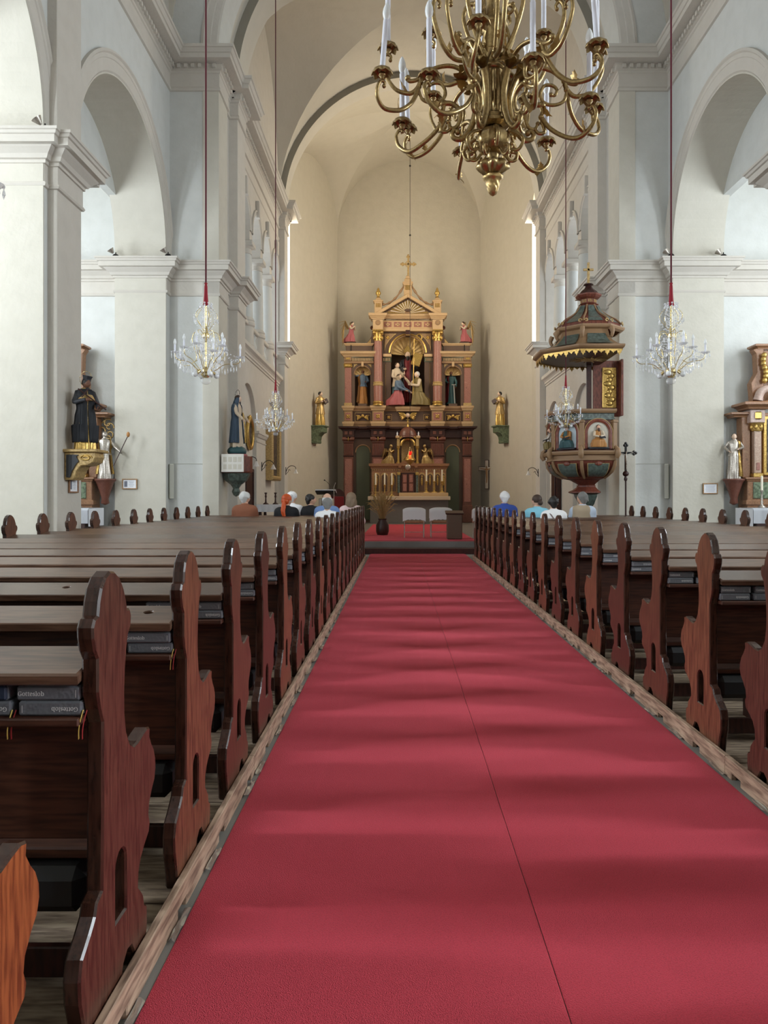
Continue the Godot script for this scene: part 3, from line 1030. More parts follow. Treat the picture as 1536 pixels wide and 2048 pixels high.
func pews() -> void:
	var L := 3.68
	var ln := L - 0.092
	var pm := end_panel_mesh(0.046)
	pew_parts.panel = pm[0]
	pew_parts.rim = pm[1]
	var b := MB.new()
	var hole := PackedVector2Array([Vector2(-ln * 0.5, 0.0), Vector2(ln * 0.5, 0.0), Vector2(ln * 0.5, 0.215), Vector2(-ln * 0.5, 0.215)])
	var tilt := Basis(Vector3.RIGHT, 0.17)
	b.plate([hole], Vector3(0, 0.992, 0), tilt * Vector3.RIGHT, tilt * Vector3(0, 0, -1), 0.034, 0.006)
	pew_parts.ledge = b.mesh()
	for hx in [0.12, 0.8]:
		b = MB.new()
		b.plate([hole, arc2(Vector2(ln * 0.5 - hx, 0.13), 0.018, 0, TAU * 15 / 16, 15)], Vector3(0, 0.992, 0), tilt * Vector3.RIGHT, tilt * Vector3(0, 0, -1), 0.034, 0.004)
		pew_parts["ledge%d" % int(hx * 10)] = b.mesh()
	b = MB.new()
	b.box(Vector3(0, 0.765, -0.155), Vector3(ln, 0.49, 0.025), 0.004)
	b.box(Vector3(0, 0.99, -0.155), Vector3(ln, 0.04, 0.04), 0.004)
	pew_parts.back = b.mesh()
	b = MB.new()
	b.box(Vector3(0, 0.893, -0.072), Vector3(ln, 0.022, 0.142), 0.004)
	pew_parts.shelf = b.mesh()
	b = MB.new()
	b.box(Vector3(0, 0.47, -0.33), Vector3(ln, 0.035, 0.34), 0.006)
	pew_parts.seat = b.mesh()
	b = MB.new()
	b.box(Vector3(0, 0.245, 0.20), Vector3(ln - 0.25, 0.03, 0.16), 0.006)
	pew_parts.kneel = b.mesh()
	b = MB.new()
	b.box(Vector3(0, 0.145, 0.20), Vector3(0.05, 0.17, 0.1), 0.004)
	pew_parts.post = b.mesh()
	b = MB.new()
	b.box(Vector3(0, 0.14, -0.2), Vector3(ln, 0.09, 0.03), 0.004)
	pew_parts.rail = b.mesh()
	b = MB.new()
	b.box(Vector3(0, 0.385, -0.2), Vector3(ln - 0.3, 0.13, 0.2), 0.03)
	pew_parts.heat = b.mesh()
	var rows := {-1.0: [], 1.0: []}
	for k in range(-1, 20): rows[-1.0].append(2.06 + 0.83 * k)
	for k in range(-2, 18): rows[1.0].append(3.53 + 0.845 * k)
	for s in [-1.0, 1.0]:
		var side: String = "of the block facing the pulpit" if s > 0 else "of the block facing the blue-robed madonna"
		var proto: Node3D = null
		for i in rows[s].size():
			var d: float = rows[s][i]
			var lab := "dark-stained pew with scalloped end panels, " + side
			if proto == null:
				proto = make_pew(s, d, lab, "pews " + side)
				proto.get_node("end_panel").set("material_override", M.pew_orange)
				proto.set_meta("label", "orange-brown pew at the rear " + side)
			else:
				var c := copy(proto, V(s * 1.30, 0, d), 0, lab, "pews " + side)
				c.get_node("end_panel").set("material_override", [M.pew_panel, M.pew_panel_b, M.pew_panel_c][(i * 7 + (2 if s > 0 else 0)) % 3])
				if s < 0 and i in [2, 3]: c.get_node("book_ledge").set("mesh", pew_parts.ledge1 if i == 2 else pew_parts.ledge8)
				c.get_node("book_ledge").set("material_override", [M.pew_ledge, M.pew_ledge_b][(i * 5 + 1) % 3 % 2])
	hymnals(rows)
	# platform boards and kerbs
	for s in [-1.0, 1.0]:
		var fl := Node3D.new()
		fl.name = numbered("floor_platform")
		fl.set_meta("kind", "structure")
		add_child(fl)
		var bd := MB.new()
		bd.box(Vector3.ZERO, Vector3(3.86, 0.05, 0.176))
		var bm := bd.mesh()
		var n := 0
		var d := 0.3
		while d < 18.2:
			part("plank", bm, M.floorboard if (n * 7 % 5) < 3 else M.floorboard_dark, fl, V(s * 3.235, 0.032 + 0.002 * sin(n * 2.3), d))
			d += 0.18
			n += 1
		# kerb: boards on edge with small gaps cut out below
		var lens := [-0.6, 1.75, 4.15, 6.5, 8.9, 11.3, 13.7, 16.1, 18.35]
		for i in lens.size() - 1:
			var a: float = lens[i]
			var e: float = lens[i + 1] - 0.004
			var pl := PackedVector2Array([Vector2(a, 0.0)])
			var g := a + 0.35
			while g + 0.12 < e:
				pl.append_array(PackedVector2Array([Vector2(g, 0.0), Vector2(g, 0.035), Vector2(g + 0.11, 0.035), Vector2(g + 0.11, 0.0)]))
				g += 0.62
			pl.append_array(PackedVector2Array([Vector2(e, 0), Vector2(e, 0.105), Vector2(a, 0.105)]))
			b = MB.new()
			b.plate([pl], V(-1.297 if s < 0 else 1.267, 0.0, 0), Vector3(0, 0, -1), Vector3.UP, 0.03, 0.004)
			struct("trim_kerb", b, M.kerb)

func hymnals(rows: Dictionary) -> void:
	var w := 0.172
	var bk := MB.new()
	bk.box(Vector3(0, 0.02, 0), Vector3(w, 0.0395, 0.118), 0.005)
	var bm := bk.mesh()
	var pg := MB.new()
	pg.box(Vector3(0, 0.019, -0.058), Vector3(w - 0.008, 0.029, 0.006))
	var pm := pg.mesh()
	var tx := TextMesh.new()
	tx.text = "Gotteslob"
	var f := SystemFont.new()
	f.font_names = PackedStringArray(["Droid Serif"])
	tx.font = f
	tx.font_size = 32
	tx.pixel_size = 0.0005
	tx.depth = 0.0006
	var tick := MB.new()
	tick.box(Vector3.ZERO, Vector3(0.001, 0.02, 0.0006))
	var tkm := tick.mesh()
	for s in [-1.0, 1.0]:
		var side: String = "pew facing the pulpit" if s > 0 else "pew facing the blue-robed madonna"
		for i in rows[s].size():
			var d: float = rows[s][i]
			if d < 1.5 or d > 12.5: continue
			var spots := [[0.052 + w * 0.5, 0, false], [0.052 + w * 0.5, 1, true]]
			if d < 6.0: spots = [[0.045 + w * 0.5, 0, true], [0.052 + w * 0.5, 1, false], [0.065 + w * 1.5, 0, true]]
			if d < 6.0 and i % 2 == 1: spots.append([0.075 + w * 1.5, 1, false])
			for q in spots:
				var upper: bool = q[1] == 1
				var o := thing("hymnal", "grey hymnal lying %s, shelf of a %s" % ["on top of another" if upper else "flat", side], "book", V(s * (1.30 + q[0]), 0.906 + 0.0405 * q[1], d + 0.076 + 0.004 * ((i + q[1]) % 3)), 0, "hymnals on the pew shelves")
				var cv := part("cover", bm, M.book, o)
				part("page_block", pm, M.pages, o)
				part("title", tx, M.print, cv, Vector3(-0.046 if not q[2] else 0.04, 0.019, 0.0595), Basis.IDENTITY if not q[2] else Basis(Vector3.BACK, PI))
				part("spine_line", tkm, M.print, cv, Vector3(0.075 if not q[2] else -0.075, 0.019, 0.0594))
				if d < 3.5 and not upper:
					for k in 2:
						var rb := MB.new()
						var pts := []
						for j in 7:
							pts.append(Vector3((w * 0.5 + 0.003 + 0.006 * k) * (1 if s > 0 else 1) - 0.004 * j * 0.5 + 0.004 * k, 0.016 - 0.013 * j, 0.055 + 0.012 * sin(j * 0.5)))
						rb.tube(pts, 0.0035, 6, true, 0.25)
						part("ribbon", rb, [M.ribbon_yellow, M.ribbon_red][k], o)
	var bo := thing("hymnal", "dark blue hymnal beside the grey ones on a pew shelf", "book", V(-1.30 - 0.335, 0.9475, 2.138), 0, "hymnals on the pew shelves")
	part("cover", bm, M.book_blue, bo)
	part("page_block", pm, M.pages, bo)

func carpet() -> void:
	var t := thing("carpet", "long red carpet runner with a centre seam down the aisle", "carpet", Vector3.ZERO)
	for s in [-1.0, 1.0]:
		var rows := []
		for i in 221:
			var d := -0.6 + i * 0.097
			var row := PackedVector3Array()
			for j in 25:
				var x: float = s * (0.0012 + 1.238 * j / 24.0)
				var y := 0.012 + 0.0016 * sin(d * 3.1 + x * 1.7) + 0.0012 * sin(d * 7.3 - x * 2.1)
				if j == 24: y = 0.002
				if j == 0: y -= 0.0035
				if j == 1: x = s * 0.010
				row.append(V(x, y, d))
			rows.append(row)
		var b := MB.new()
		b.grid(rows, false, s < 0)
		part("carpet_half", b, M.carpet, t)
	# crumpled film poking out along the edge
	var rng := RandomNumberGenerator.new()
	rng.seed = 5
	for s in [-1.0, 1.0]:
		for k in 16:
			var d := 1.9 + k * 0.55 + rng.randf() * 0.3
			var b := MB.new()
			var rows := []
			for i in 5:
				var row := PackedVector3Array()
				for j in 4:
					row.append(Vector3(s * (0.008 * j), 0.004 + rng.randf() * 0.012, -0.05 * i - rng.randf() * 0.02))
				rows.append(row)
			b.grid(rows)
			single("plastic_film", b, M.foil, "crumpled strip of clear film sticking out under the edge of the carpet", "film", V(s * 1.237, 0.003, d), Basis.IDENTITY, "film along the carpet edge")

func smooth_path(pts: Array, per := 5) -> Array:
	# Catmull-Rom through Vector3 points
	var out := []
	var N: int = pts.size()
	for i in N - 1:
		var p0: Vector3 = pts[maxi(i - 1, 0)]
		var p1: Vector3 = pts[i]
		var p2: Vector3 = pts[i + 1]
		var p3: Vector3 = pts[mini(i + 2, N - 1)]
		for k in per:
			var t := float(k) / per
			out.append(0.5 * (2.0 * p1 + (p2 - p0) * t + (2.0 * p0 - 5.0 * p1 + 4.0 * p2 - p3) * t * t + (3.0 * p1 - p0 - 3.0 * p2 + p3) * t * t * t))
	out.append(pts[N - 1])
	return out

func polar(pts: Array, yb: float) -> Array:
	# [r, y, degrees] to points round the axis, y measured from yb
	return pts.map(func(p): return Vector3(cos(deg_to_rad(p[2] if p.size() > 2 else 0.0)) * p[0], p[1] - yb, -sin(deg_to_rad(p[2] if p.size() > 2 else 0.0)) * p[0]))

func taper(n: int, a: float, c: float, e: float) -> Array:
	var r := []
	for i in n:
		var t := float(i) / (n - 1)
		r.append(lerpf(a, c, t / 0.5) if t < 0.5 else lerpf(c, e, (t - 0.5) / 0.5))
	return r

func leaf(b: MB, at: Vector3, dir: Vector3, up: Vector3, len: float, wid: float) -> void:
	var side := dir.cross(up).normalized()
	var rows := []
	for i in 7:
		var t := i / 6.0
		var w := wid * sin(PI * pow(t, 0.7)) * (1.0 + 0.25 * cos(i * PI)) + 0.001
		var c := at + dir * len * t + up * len * 0.45 * t * t
		var row := PackedVector3Array()
		for j in 5:
			var q := (j - 2) / 2.0
			row.append(c + side * w * q + up * 0.12 * wid * (1.0 - q * q))
		rows.append(row)
	b.grid(rows)
	b.grid(rows, false, true)

func cup_mesh(r: float, h: float) -> ArrayMesh:
	# scalloped drip pan with turned foot
	var b := MB.new()
	var prof := [Vector2(0.3, 0.62), Vector2(0.62, 0.6), Vector2(0.95, 0.28), Vector2(1.05, -0.08), Vector2(0.98, -0.12), Vector2(0.9, 0.15), Vector2(0.55, 0.4), Vector2(0.3, 0.1)]
	var rows := []
	for p in prof:
		var row := PackedVector3Array()
		for j in 32:
			var a := TAU * j / 32
			var sc: float = 1.0 + 0.07 * cos(8 * a) * smoothstep(0.5, 1.0, p.x)
			row.append(Vector3(cos(a) * p.x * r * sc, (p.y - (0.16 * cos(8 * a) if p.y < 0.0 else 0.0)) * h, -sin(a) * p.x * r * sc))
		rows.append(row)
	b.grid(rows, true, true)
	b.lathe([Vector2(0.002, -0.75 * h), Vector2(0.2 * r, -0.7 * h), Vector2(0.16 * r, -0.5 * h), Vector2(0.34 * r, -0.3 * h), Vector2(0.38 * r, -0.12 * h), Vector2(0.22 * r, 0.05 * h), Vector2(0.3 * r, 0.25 * h), Vector2(0.32 * r, 0.66 * h), Vector2(0.02 * r, 0.66 * h)], 14)
	return b.mesh()

func big_chandelier() -> void:
	var yb := 3.06
	var t := thing("gilded_chandelier", "large gilded chandelier with scrolled arms and white electric candles above the aisle", "chandelier", V(0, yb, 4.0))
	# turned and fluted shaft
	var b := MB.new()
	var pr := [[0.05, 3.415], [0.085, 3.425], [0.085, 3.44], [0.07, 3.45], [0.075, 3.465], [0.062, 3.475]]
	b.lathe(pr.map(func(p): return Vector2(p[0], p[1] - yb)), 28, Vector3.ZERO, true)
	var rows := []
	for i in 13:
		var y := 3.475 + 0.225 * i / 12.0
		var row := PackedVector3Array()
		for j in 72:
			var a := TAU * j / 72
			var fl := 0.006 * smoothstep(0.0, 0.12, (i + 0.5) / 13.0) * smoothstep(0.0, 0.12, 1.0 - (i + 0.5) / 13.0)
			var r := 0.058 + 0.01 * sin(PI * i / 12.0) - fl * 2.0 * pow(absf(sin(6 * a)), 0.7)
			row.append(Vector3(cos(a) * r, y - yb, -sin(a) * r))
		rows.append(row)
	b.grid(rows, true)
	pr = [[0.058, 3.70], [0.07, 3.705], [0.07, 3.725], [0.05, 3.735], [0.045, 3.76], [0.05, 3.80], [0.06, 3.86], [0.05, 3.90], [0.075, 3.93], [0.085, 3.95], [0.05, 3.97], [0.035, 4.05], [0.04, 4.15], [0.07, 4.22], [0.075, 4.28], [0.03, 4.33], [0.025, 4.45], [0.045, 4.5], [0.03, 4.55], [0.012, 4.6]]
	b.lathe(pr.map(func(p): return Vector2(p[0], p[1] - yb)), 28)
	part("shaft", b, M.gilt_old, t)
	b = MB.new()
	rows = []
	for i in 15:
		var a0 := -PI / 2 + PI * i / 14.0
		var row := PackedVector3Array()
		for j in 48:
			var a := TAU * j / 48
			var r := (0.088 - 0.006 * pow(absf(cos(3 * a)), 6.0)) * cos(a0) + 0.004
			row.append(Vector3(cos(a) * r, 3.345 - yb + 0.07 * sin(a0), -sin(a) * r))
		rows.append(row)
	b.grid(rows, true)
	part("globe", b, M.gilt_old, t)
	b = MB.new()
	b.lathe([[0.03, 3.28], [0.035, 3.265], [0.028, 3.25]].map(func(p): return Vector2(p[0], p[1] - yb)), 20)
	rows = []
	for i in 9:
		var u := i / 8.0
		var row := PackedVector3Array()
		for j in 48:
			var a := TAU * j / 48
			var r := (0.03 + 0.05 * sin(PI * pow(u, 0.8))) * (1.0 + 0.13 * cos(8 * a + u * 2.0))
			row.append(Vector3(cos(a) * r, 3.25 - yb - 0.085 * u, -sin(a) * r))
		rows.append(row)
	b.grid(rows, true, true)
	part("acanthus_bud", b, M.gilt_old, t)
	b = MB.new()
	rows = []
	for i in 11:
		var u := i / 10.0
		var row := PackedVector3Array()
		for j in 40:
			var a := TAU * j / 40
			var r := (0.036 * sqrt(maxf(0.0, 1.0 - u * u)) + 0.002) * (1.0 + 0.1 * cos(6 * a + u * 9.0) * cos(u * 25.0)) + (0.018 * exp(-pow((u - 0.1) * 9.0, 2.0)))
			row.append(Vector3(cos(a) * r, 3.165 - yb - 0.105 * u, -sin(a) * r))
		rows.append(row)
	b.grid(rows, true, true)
	part("pine_cone", b, M.gilt, t)
	# one lower cluster of scrolls and its three candles
	var arm := MB.new()
	var box_ := [arm]
	var S := func(pts: Array, r0: float, r1: float, r2: float) -> void:
		var q := smooth_path(polar(pts, yb), 5)
		box_[0].tube(q, taper(q.size(), r0, r1, r2), 8)
		box_[0].ball(q[0], Vector3.ONE * r0 * 1.25, 8, 6)
		box_[0].ball(q[q.size() - 1], Vector3.ONE * r2 * 1.5, 8, 6)
	S.call([[0.15, 3.70], [0.19, 3.725], [0.24, 3.732], [0.307, 3.716], [0.358, 3.68], [0.40, 3.655], [0.434, 3.65], [0.442, 3.664]], 0.012, 0.011, 0.011)
	S.call([[0.372, 3.665], [0.388, 3.62], [0.424, 3.587], [0.47, 3.59], [0.51, 3.61], [0.55, 3.664], [0.574, 3.72], [0.571, 3.765], [0.55, 3.785], [0.53, 3.775], [0.532, 3.755]], 0.013, 0.010, 0.007)
	S.call([[0.385, 3.62], [0.409, 3.55, 4], [0.439, 3.50, 7], [0.495, 3.455, 10], [0.575, 3.445, 12], [0.617, 3.48, 14], [0.622, 3.526, 15], [0.605, 3.562, 15], [0.585, 3.56, 15], [0.588, 3.54, 15]], 0.012, 0.011, 0.007)
	S.call([[0.25, 3.47, -2], [0.30, 3.40, -5], [0.379, 3.344, -9], [0.444, 3.329, -13], [0.50, 3.37, -16], [0.52, 3.425, -17], [0.505, 3.462, -17], [0.485, 3.455, -17]], 0.012, 0.012, 0.007)
	S.call([[0.388, 3.612], [0.372, 3.562], [0.33, 3.54], [0.28, 3.543], [0.254, 3.566], [0.249, 3.60], [0.27, 3.638], [0.31, 3.64], [0.335, 3.618], [0.325, 3.59], [0.305, 3.592]], 0.009, 0.010, 0.008)
	S.call([[0.15, 3.70], [0.12, 3.67], [0.095, 3.605], [0.085, 3.55], [0.095, 3.47], [0.12, 3.405], [0.16, 3.356], [0.2, 3.357], [0.213, 3.38], [0.2, 3.40], [0.183, 3.39]], 0.022, 0.016, 0.011)
	S.call([[0.26, 3.535], [0.22, 3.537], [0.18, 3.512], [0.17, 3.465], [0.187, 3.42], [0.22, 3.41], [0.235, 3.44]], 0.014, 0.012, 0.008)
	S.call([[0.25, 3.54], [0.26, 3.50], [0.25, 3.47], [0.27, 3.40], [0.24, 3.39], [0.22, 3.41]], 0.011, 0.011, 0.008)
	S.call([[0.09, 3.38, 30], [0.13, 3.36, 30], [0.165, 3.32, 30], [0.14, 3.275, 30], [0.10, 3.285, 30], [0.105, 3.31, 30]], 0.01, 0.009, 0.008)
	S.call([[0.06, 3.28], [0.09, 3.245], [0.12, 3.25], [0.125, 3.28], [0.10, 3.29]], 0.008, 0.008, 0.007)
	# trumpet-shaped leaf mouth where the arm leaves the scroll
	var tr := []
	for i in 6:
		var u := i / 5.0
		var c := Vector3(lerpf(0.105, 0.165, u), lerpf(3.655, 3.71, u) - yb, 0)
		var ax := Vector3(0.06, 0.055, 0).normalized()
		var row := PackedVector3Array()
		for j in 24:
			var a := TAU * j / 24
			var r := (0.014 + 0.042 * u * u) * (1.0 + 0.14 * u * cos(7 * a))
			row.append(c + (Vector3(-ax.y, ax.x, 0) * cos(a) + Vector3.BACK * sin(a)) * r + ax * 0.012 * u * cos(7 * a))
		tr.append(row)
	arm.grid(tr, true)
	arm.grid(tr, true, true)
	var leaf_meshes := []
	for a in [
		[Vector3(0.44, 3.592 - yb, 0), Vector3(0.8, 0.55, 0).normalized(), Vector3(-0.4, 0.9, 0).normalized(), 0.07, 0.022],
		[Vector3(0.372, 3.66 - yb, 0), Vector3(-0.2, -1, 0.1).normalized(), Vector3(-1, 0.1, 0).normalized(), 0.06, 0.024],
		[polar([[0.495, 3.455, 10]], yb)[0], Vector3(0.5, 0.8, -0.1).normalized(), Vector3(-0.9, 0.3, 0).normalized(), 0.06, 0.02],
		[polar([[0.444, 3.329, -13]], yb)[0], Vector3(-0.8, -0.5, 0.2).normalized(), Vector3(0, -1, 0), 0.045, 0.014],
		[polar([[0.46, 3.335, -14]], yb)[0], Vector3(0.3, 0.9, 0.1).normalized(), Vector3(-1, 0.2, 0).normalized(), 0.05, 0.02],
		[Vector3(0.26, 3.53 - yb, 0), Vector3(0.2, -1, 0.3).normalized(), Vector3(1, 0.2, 0).normalized(), 0.07, 0.025],
		[Vector3(0.165, 3.715 - yb, 0.02), Vector3(-0.3, -0.8, 0.6).normalized(), Vector3(0.3, 0.2, 0.9).normalized(), 0.09, 0.03]]:
		var lb := MB.new()
		leaf(lb, a[0], a[1], a[2], a[3], a[4])
		leaf_meshes.append(lb.mesh())
	var am := arm.mesh()
	# upper tier scroll
	arm = MB.new()
	box_[0] = arm
	S.call([[0.09, 3.74], [0.16, 3.715], [0.25, 3.70], [0.32, 3.75], [0.37, 3.85], [0.375, 3.93], [0.355, 3.965], [0.335, 3.95], [0.34, 3.93]], 0.012, 0.012, 0.007)
	S.call([[0.06, 3.78], [0.11, 3.86], [0.15, 3.96], [0.165, 4.04], [0.14, 4.09], [0.09, 4.08], [0.07, 4.02], [0.09, 3.985], [0.115, 4.0], [0.11, 4.025]], 0.012, 0.012, 0.008)
	S.call([[0.06, 4.02], [0.055, 3.95], [0.08, 3.90], [0.09, 3.84], [0.07, 3.81], [0.055, 3.83]], 0.009, 0.009, 0.007)
	S.call([[0.05, 4.2], [0.14, 4.16], [0.24, 4.19], [0.30, 4.28], [0.29, 4.35], [0.26, 4.36]], 0.012, 0.010, 0.007)
	var um := arm.mesh()
	var upper_leaves := []
	for a in [
		[Vector3(0.27, 3.705 - yb, 0), Vector3(0.5, 0.85, 0).normalized(), Vector3(-0.85, 0.4, 0).normalized(), 0.07, 0.024],
		[Vector3(0.07, 3.80 - yb, 0), Vector3(0.5, -0.7, 0.3).normalized(), Vector3(0.8, 0.5, 0).normalized(), 0.09, 0.03]]:
		var lb := MB.new()
		leaf(lb, a[0], a[1], a[2], a[3], a[4])
		upper_leaves.append(lb.mesh())
	var cup := cup_mesh(0.05, 0.042)
	var cd := MB.new()
	cd.lathe([Vector2(0.0135, 0.0), Vector2(0.0135, 0.245), Vector2(0.012, 0.25), Vector2(0.0105, 0.252)], 14, Vector3.ZERO, true)
	var cm := cd.mesh()
	var bl := MB.new()
	bl.lathe([Vector2(0.0105, 0.25), Vector2(0.0175, 0.268), Vector2(0.02, 0.285), Vector2(0.018, 0.305), Vector2(0.011, 0.325), Vector2(0.004, 0.337), Vector2(0.0005, 0.339)], 14)
	var bm := bl.mesh()
	var ends := [[0.545, 3.815, 0.0, 0.0], [0.597, 3.602, 15.0, 0.08], [0.487, 3.498, -17.0, 0.0]]
	for k in 6:
		var az := 60.0 * k + 2.0
		var B := Basis(Vector3.UP, deg_to_rad(az))
		var an := part("scrolled_arm", am, M.gilt_old, t, Vector3.ZERO, B)
		for lm in leaf_meshes: part("arm_leaf", lm, M.gilt, an)
		for e in ends:
			var p: Vector3 = B * polar([[e[0], e[1], e[2]]], yb)[0]
			var tip := Basis(Vector3(p.z, 0, -p.x).normalized(), -e[3] * (1.0 if k % 2 else -0.6))
			var cpn := part("candle_cup", cup, M.gilt_old, t, p)
			part("candle_sleeve", cm, M.candle, cpn, Vector3.UP * 0.02, tip)
			part("flame_bulb", bm, M.bulb, cpn, Vector3.UP * 0.02, tip)
		B = Basis(Vector3.UP, deg_to_rad(60.0 * k + 32.0))
		var ua := part("upper_arm", um, M.gilt_old, t, Vector3.ZERO, B)
		for lm in upper_leaves: part("arm_leaf", lm, M.gilt, ua)
		var q: Vector3 = B * polar([[0.353, 4.005, 0.0]], yb)[0]
		var cq := part("candle_cup", cup, M.gilt_old, t, q)
		part("candle_sleeve", cm, M.candle, cq, Vector3.UP * 0.02)
		part("flame_bulb", bm, M.bulb, cq, Vector3.UP * 0.02)
	b = MB.new()
	b.tube([Vector3(0, 4.6 - yb, 0), Vector3(0, 18.2 - yb, 0)], 0.012, 8)
	part("hanging_cord", b, M.cord, t)

func drop(b: MB, at: Vector3, len: float, r: float, turn := 0.0) -> void:
	# faceted almond pendant hanging below at
	b.lathe([Vector2(0.0003, -len), Vector2(r, -len * 0.68), Vector2(r * 0.8, -len * 0.45), Vector2(0.0003, 0.0)], 6, at, false, Basis(Vector3.UP, turn), Vector2(1, 0.5), true)

func bead(b: MB, at: Vector3, r: float) -> void:
	b.lathe([Vector2(0.0002, -r), Vector2(r * 0.8, -r * 0.55), Vector2(r, 0), Vector2(r * 0.8, r * 0.55), Vector2(0.0002, r)], 6, at, false, Basis.IDENTITY, Vector2.ONE, true)

func crystal_chandeliers() -> void:
	var lab := "crystal chandelier on a red cord, hanging "
	var grp := "crystal chandeliers on red cords"
	var yb := 2.88
	var t := thing("crystal_chandelier", lab + "before the arch beside the mitred saint", "chandelier", V(-2.87, yb, 9.5), 0, grp)
	var b := MB.new()
	b.tube([Vector3(0, 4.12 - yb, 0), Vector3(0, 15.0 - yb, 0)], 0.011, 8)
	part("hanging_cord", b, M.cord, t)
	b = MB.new()
	var rows := []
	for p in [[0.018, 4.135], [0.021, 4.125], [0.013, 4.115], [0.019, 4.09], [0.021, 4.0], [0.027, 3.90], [0.032, 3.855], [0.02, 3.853]]:
		var row := PackedVector3Array()
		for j in 28:
			var a := TAU * j / 28
			var r: float = p[0] * (1.0 + 0.12 * cos(7 * a) * clampf((4.1 - p[1]) * 5.0, 0, 1))
			row.append(Vector3(cos(a) * r, p[1] - yb, -sin(a) * r))
		rows.append(row)
	b.grid(rows, true, true)
	part("velvet_sleeve", b, M.velvet, t)
	var fr := MB.new()
	fr.lathe([[0.012, 3.86], [0.014, 3.6], [0.03, 3.52], [0.045, 3.50], [0.045, 3.46], [0.02, 3.44], [0.012, 3.4], [0.012, 3.1], [0.05, 3.07], [0.075, 3.055], [0.075, 3.03], [0.055, 3.02], [0.05, 2.99], [0.03, 2.965]].map(func(p): return Vector2(p[0], p[1] - yb)), 18, Vector3.ZERO, true)
	for k in 5:
		var A := func(pts: Array, off: float) -> Array:
			var q := smooth_path(polar(pts, yb), 5)
			return q.map(func(v): return Basis(Vector3.UP, deg_to_rad(72.0 * k + off)) * v)
		fr.tube(A.call([[0.02, 3.53], [0.07, 3.60], [0.13, 3.68], [0.135, 3.74], [0.09, 3.80], [0.05, 3.83]], 10), 0.0036, 6)
		fr.tube(A.call([[0.04, 3.48], [0.09, 3.53], [0.15, 3.52], [0.175, 3.44], [0.15, 3.34], [0.12, 3.25], [0.13, 3.18], [0.19, 3.14]], 30), 0.0046, 6)
	part("brass_frame", fr, M.brass, t)
	var am := MB.new()
	am.tube(smooth_path(polar([[0.06, 3.045], [0.12, 3.06], [0.2, 3.12], [0.28, 3.14], [0.36, 3.14], [0.41, 3.17], [0.415, 3.21]], yb), 5), 0.0048, 6)
	var am_m := am.mesh()
	am = MB.new()
	am.tube(smooth_path(polar([[0.06, 3.05], [0.10, 3.10], [0.17, 3.19], [0.22, 3.22], [0.255, 3.26], [0.262, 3.32]], yb), 5), 0.0048, 6)
	var am2_m := am.mesh()
	var dish := MB.new()
	dish.lathe([Vector2(0.004, -0.012), Vector2(0.03, -0.006), Vector2(0.052, 0.012), Vector2(0.054, 0.016), Vector2(0.03, 0.0), Vector2(0.004, -0.004)], 16)
	var dish_m := dish.mesh()
	var cd := MB.new()
	cd.lathe([Vector2(0.011, 0.0), Vector2(0.011, 0.095), Vector2(0.008, 0.098)], 12, Vector3.ZERO, true)
	var cd_m := cd.mesh()
	var bl := MB.new()
	bl.lathe([Vector2(0.008, 0.096), Vector2(0.0165, 0.115), Vector2(0.017, 0.13), Vector2(0.009, 0.16), Vector2(0.0005, 0.172)], 12)
	var bl_m := bl.mesh()
	var cr := MB.new()
	var rng := RandomNumberGenerator.new()
	rng.seed = 77
	for k in 10:
		var lowarm := k % 2 == 0
		var az := 36.0 * k + 8.0
		var B := Basis(Vector3.UP, deg_to_rad(az))
		part("candle_arm", am_m if lowarm else am2_m, M.brass, t, Vector3.ZERO, B)
		var p: Vector3 = B * Vector3(0.415 if lowarm else 0.262, (3.22 if lowarm else 3.33) - yb, 0)
		var dd := part("drip_dish", dish_m, M.crystal, t, p)
		part("candle_sleeve", cd_m, M.candle, dd)
		part("flame_bulb", bl_m, M.bulb, dd)
		for j in 6:
			var a := TAU * j / 6 + rng.randf()
			var q := p + Vector3(cos(a) * 0.05, 0.008, sin(a) * 0.05)
			bead(cr, q, 0.008)
			drop(cr, q - Vector3.UP * 0.008, 0.045 + 0.03 * rng.randf(), 0.011, rng.randf() * 3.0)
		drop(cr, p - Vector3.UP * 0.045, 0.085, 0.012, a_of(k))
		for j in 8:
			var u := (j + 0.7) / 8.5
			var q: Vector3 = B * Vector3(lerpf(0.1, 0.4 if lowarm else 0.25, u), (3.06 + 0.08 * u if lowarm else 3.08 + 0.16 * u) - yb - 0.01, 0)
			drop(cr, q, 0.055 + 0.03 * rng.randf(), 0.014, rng.randf() * 3.0)
	# swags of beads from cup to cup and up to the hub
	for k in 10:
		var A := Basis(Vector3.UP, deg_to_rad(36.0 * k + 8.0)) * Vector3(0.415 if k % 2 == 0 else 0.262, (3.22 if k % 2 == 0 else 3.33) - yb, 0)
		var E := Basis(Vector3.UP, deg_to_rad(36.0 * (k + 1) + 8.0)) * Vector3(0.415 if k % 2 == 1 else 0.262, (3.22 if k % 2 == 1 else 3.33) - yb, 0)
		for j in 9:
			var u := (j + 0.5) / 9.0
			bead(cr, A.lerp(E, u) - Vector3.UP * 0.09 * sin(PI * u), 0.0095)
		for j in 8:
			var u := (j + 0.8) / 8.5
			var hub := Vector3(A.x, 0, A.z).normalized() * 0.05 + Vector3.UP * (3.5 - yb)
			bead(cr, hub.lerp(A, u) - Vector3.UP * 0.06 * sin(PI * u), 0.0095)
		drop(cr, A.lerp(E, 0.5) - Vector3.UP * 0.1, 0.075, 0.015, 0.4 * k)
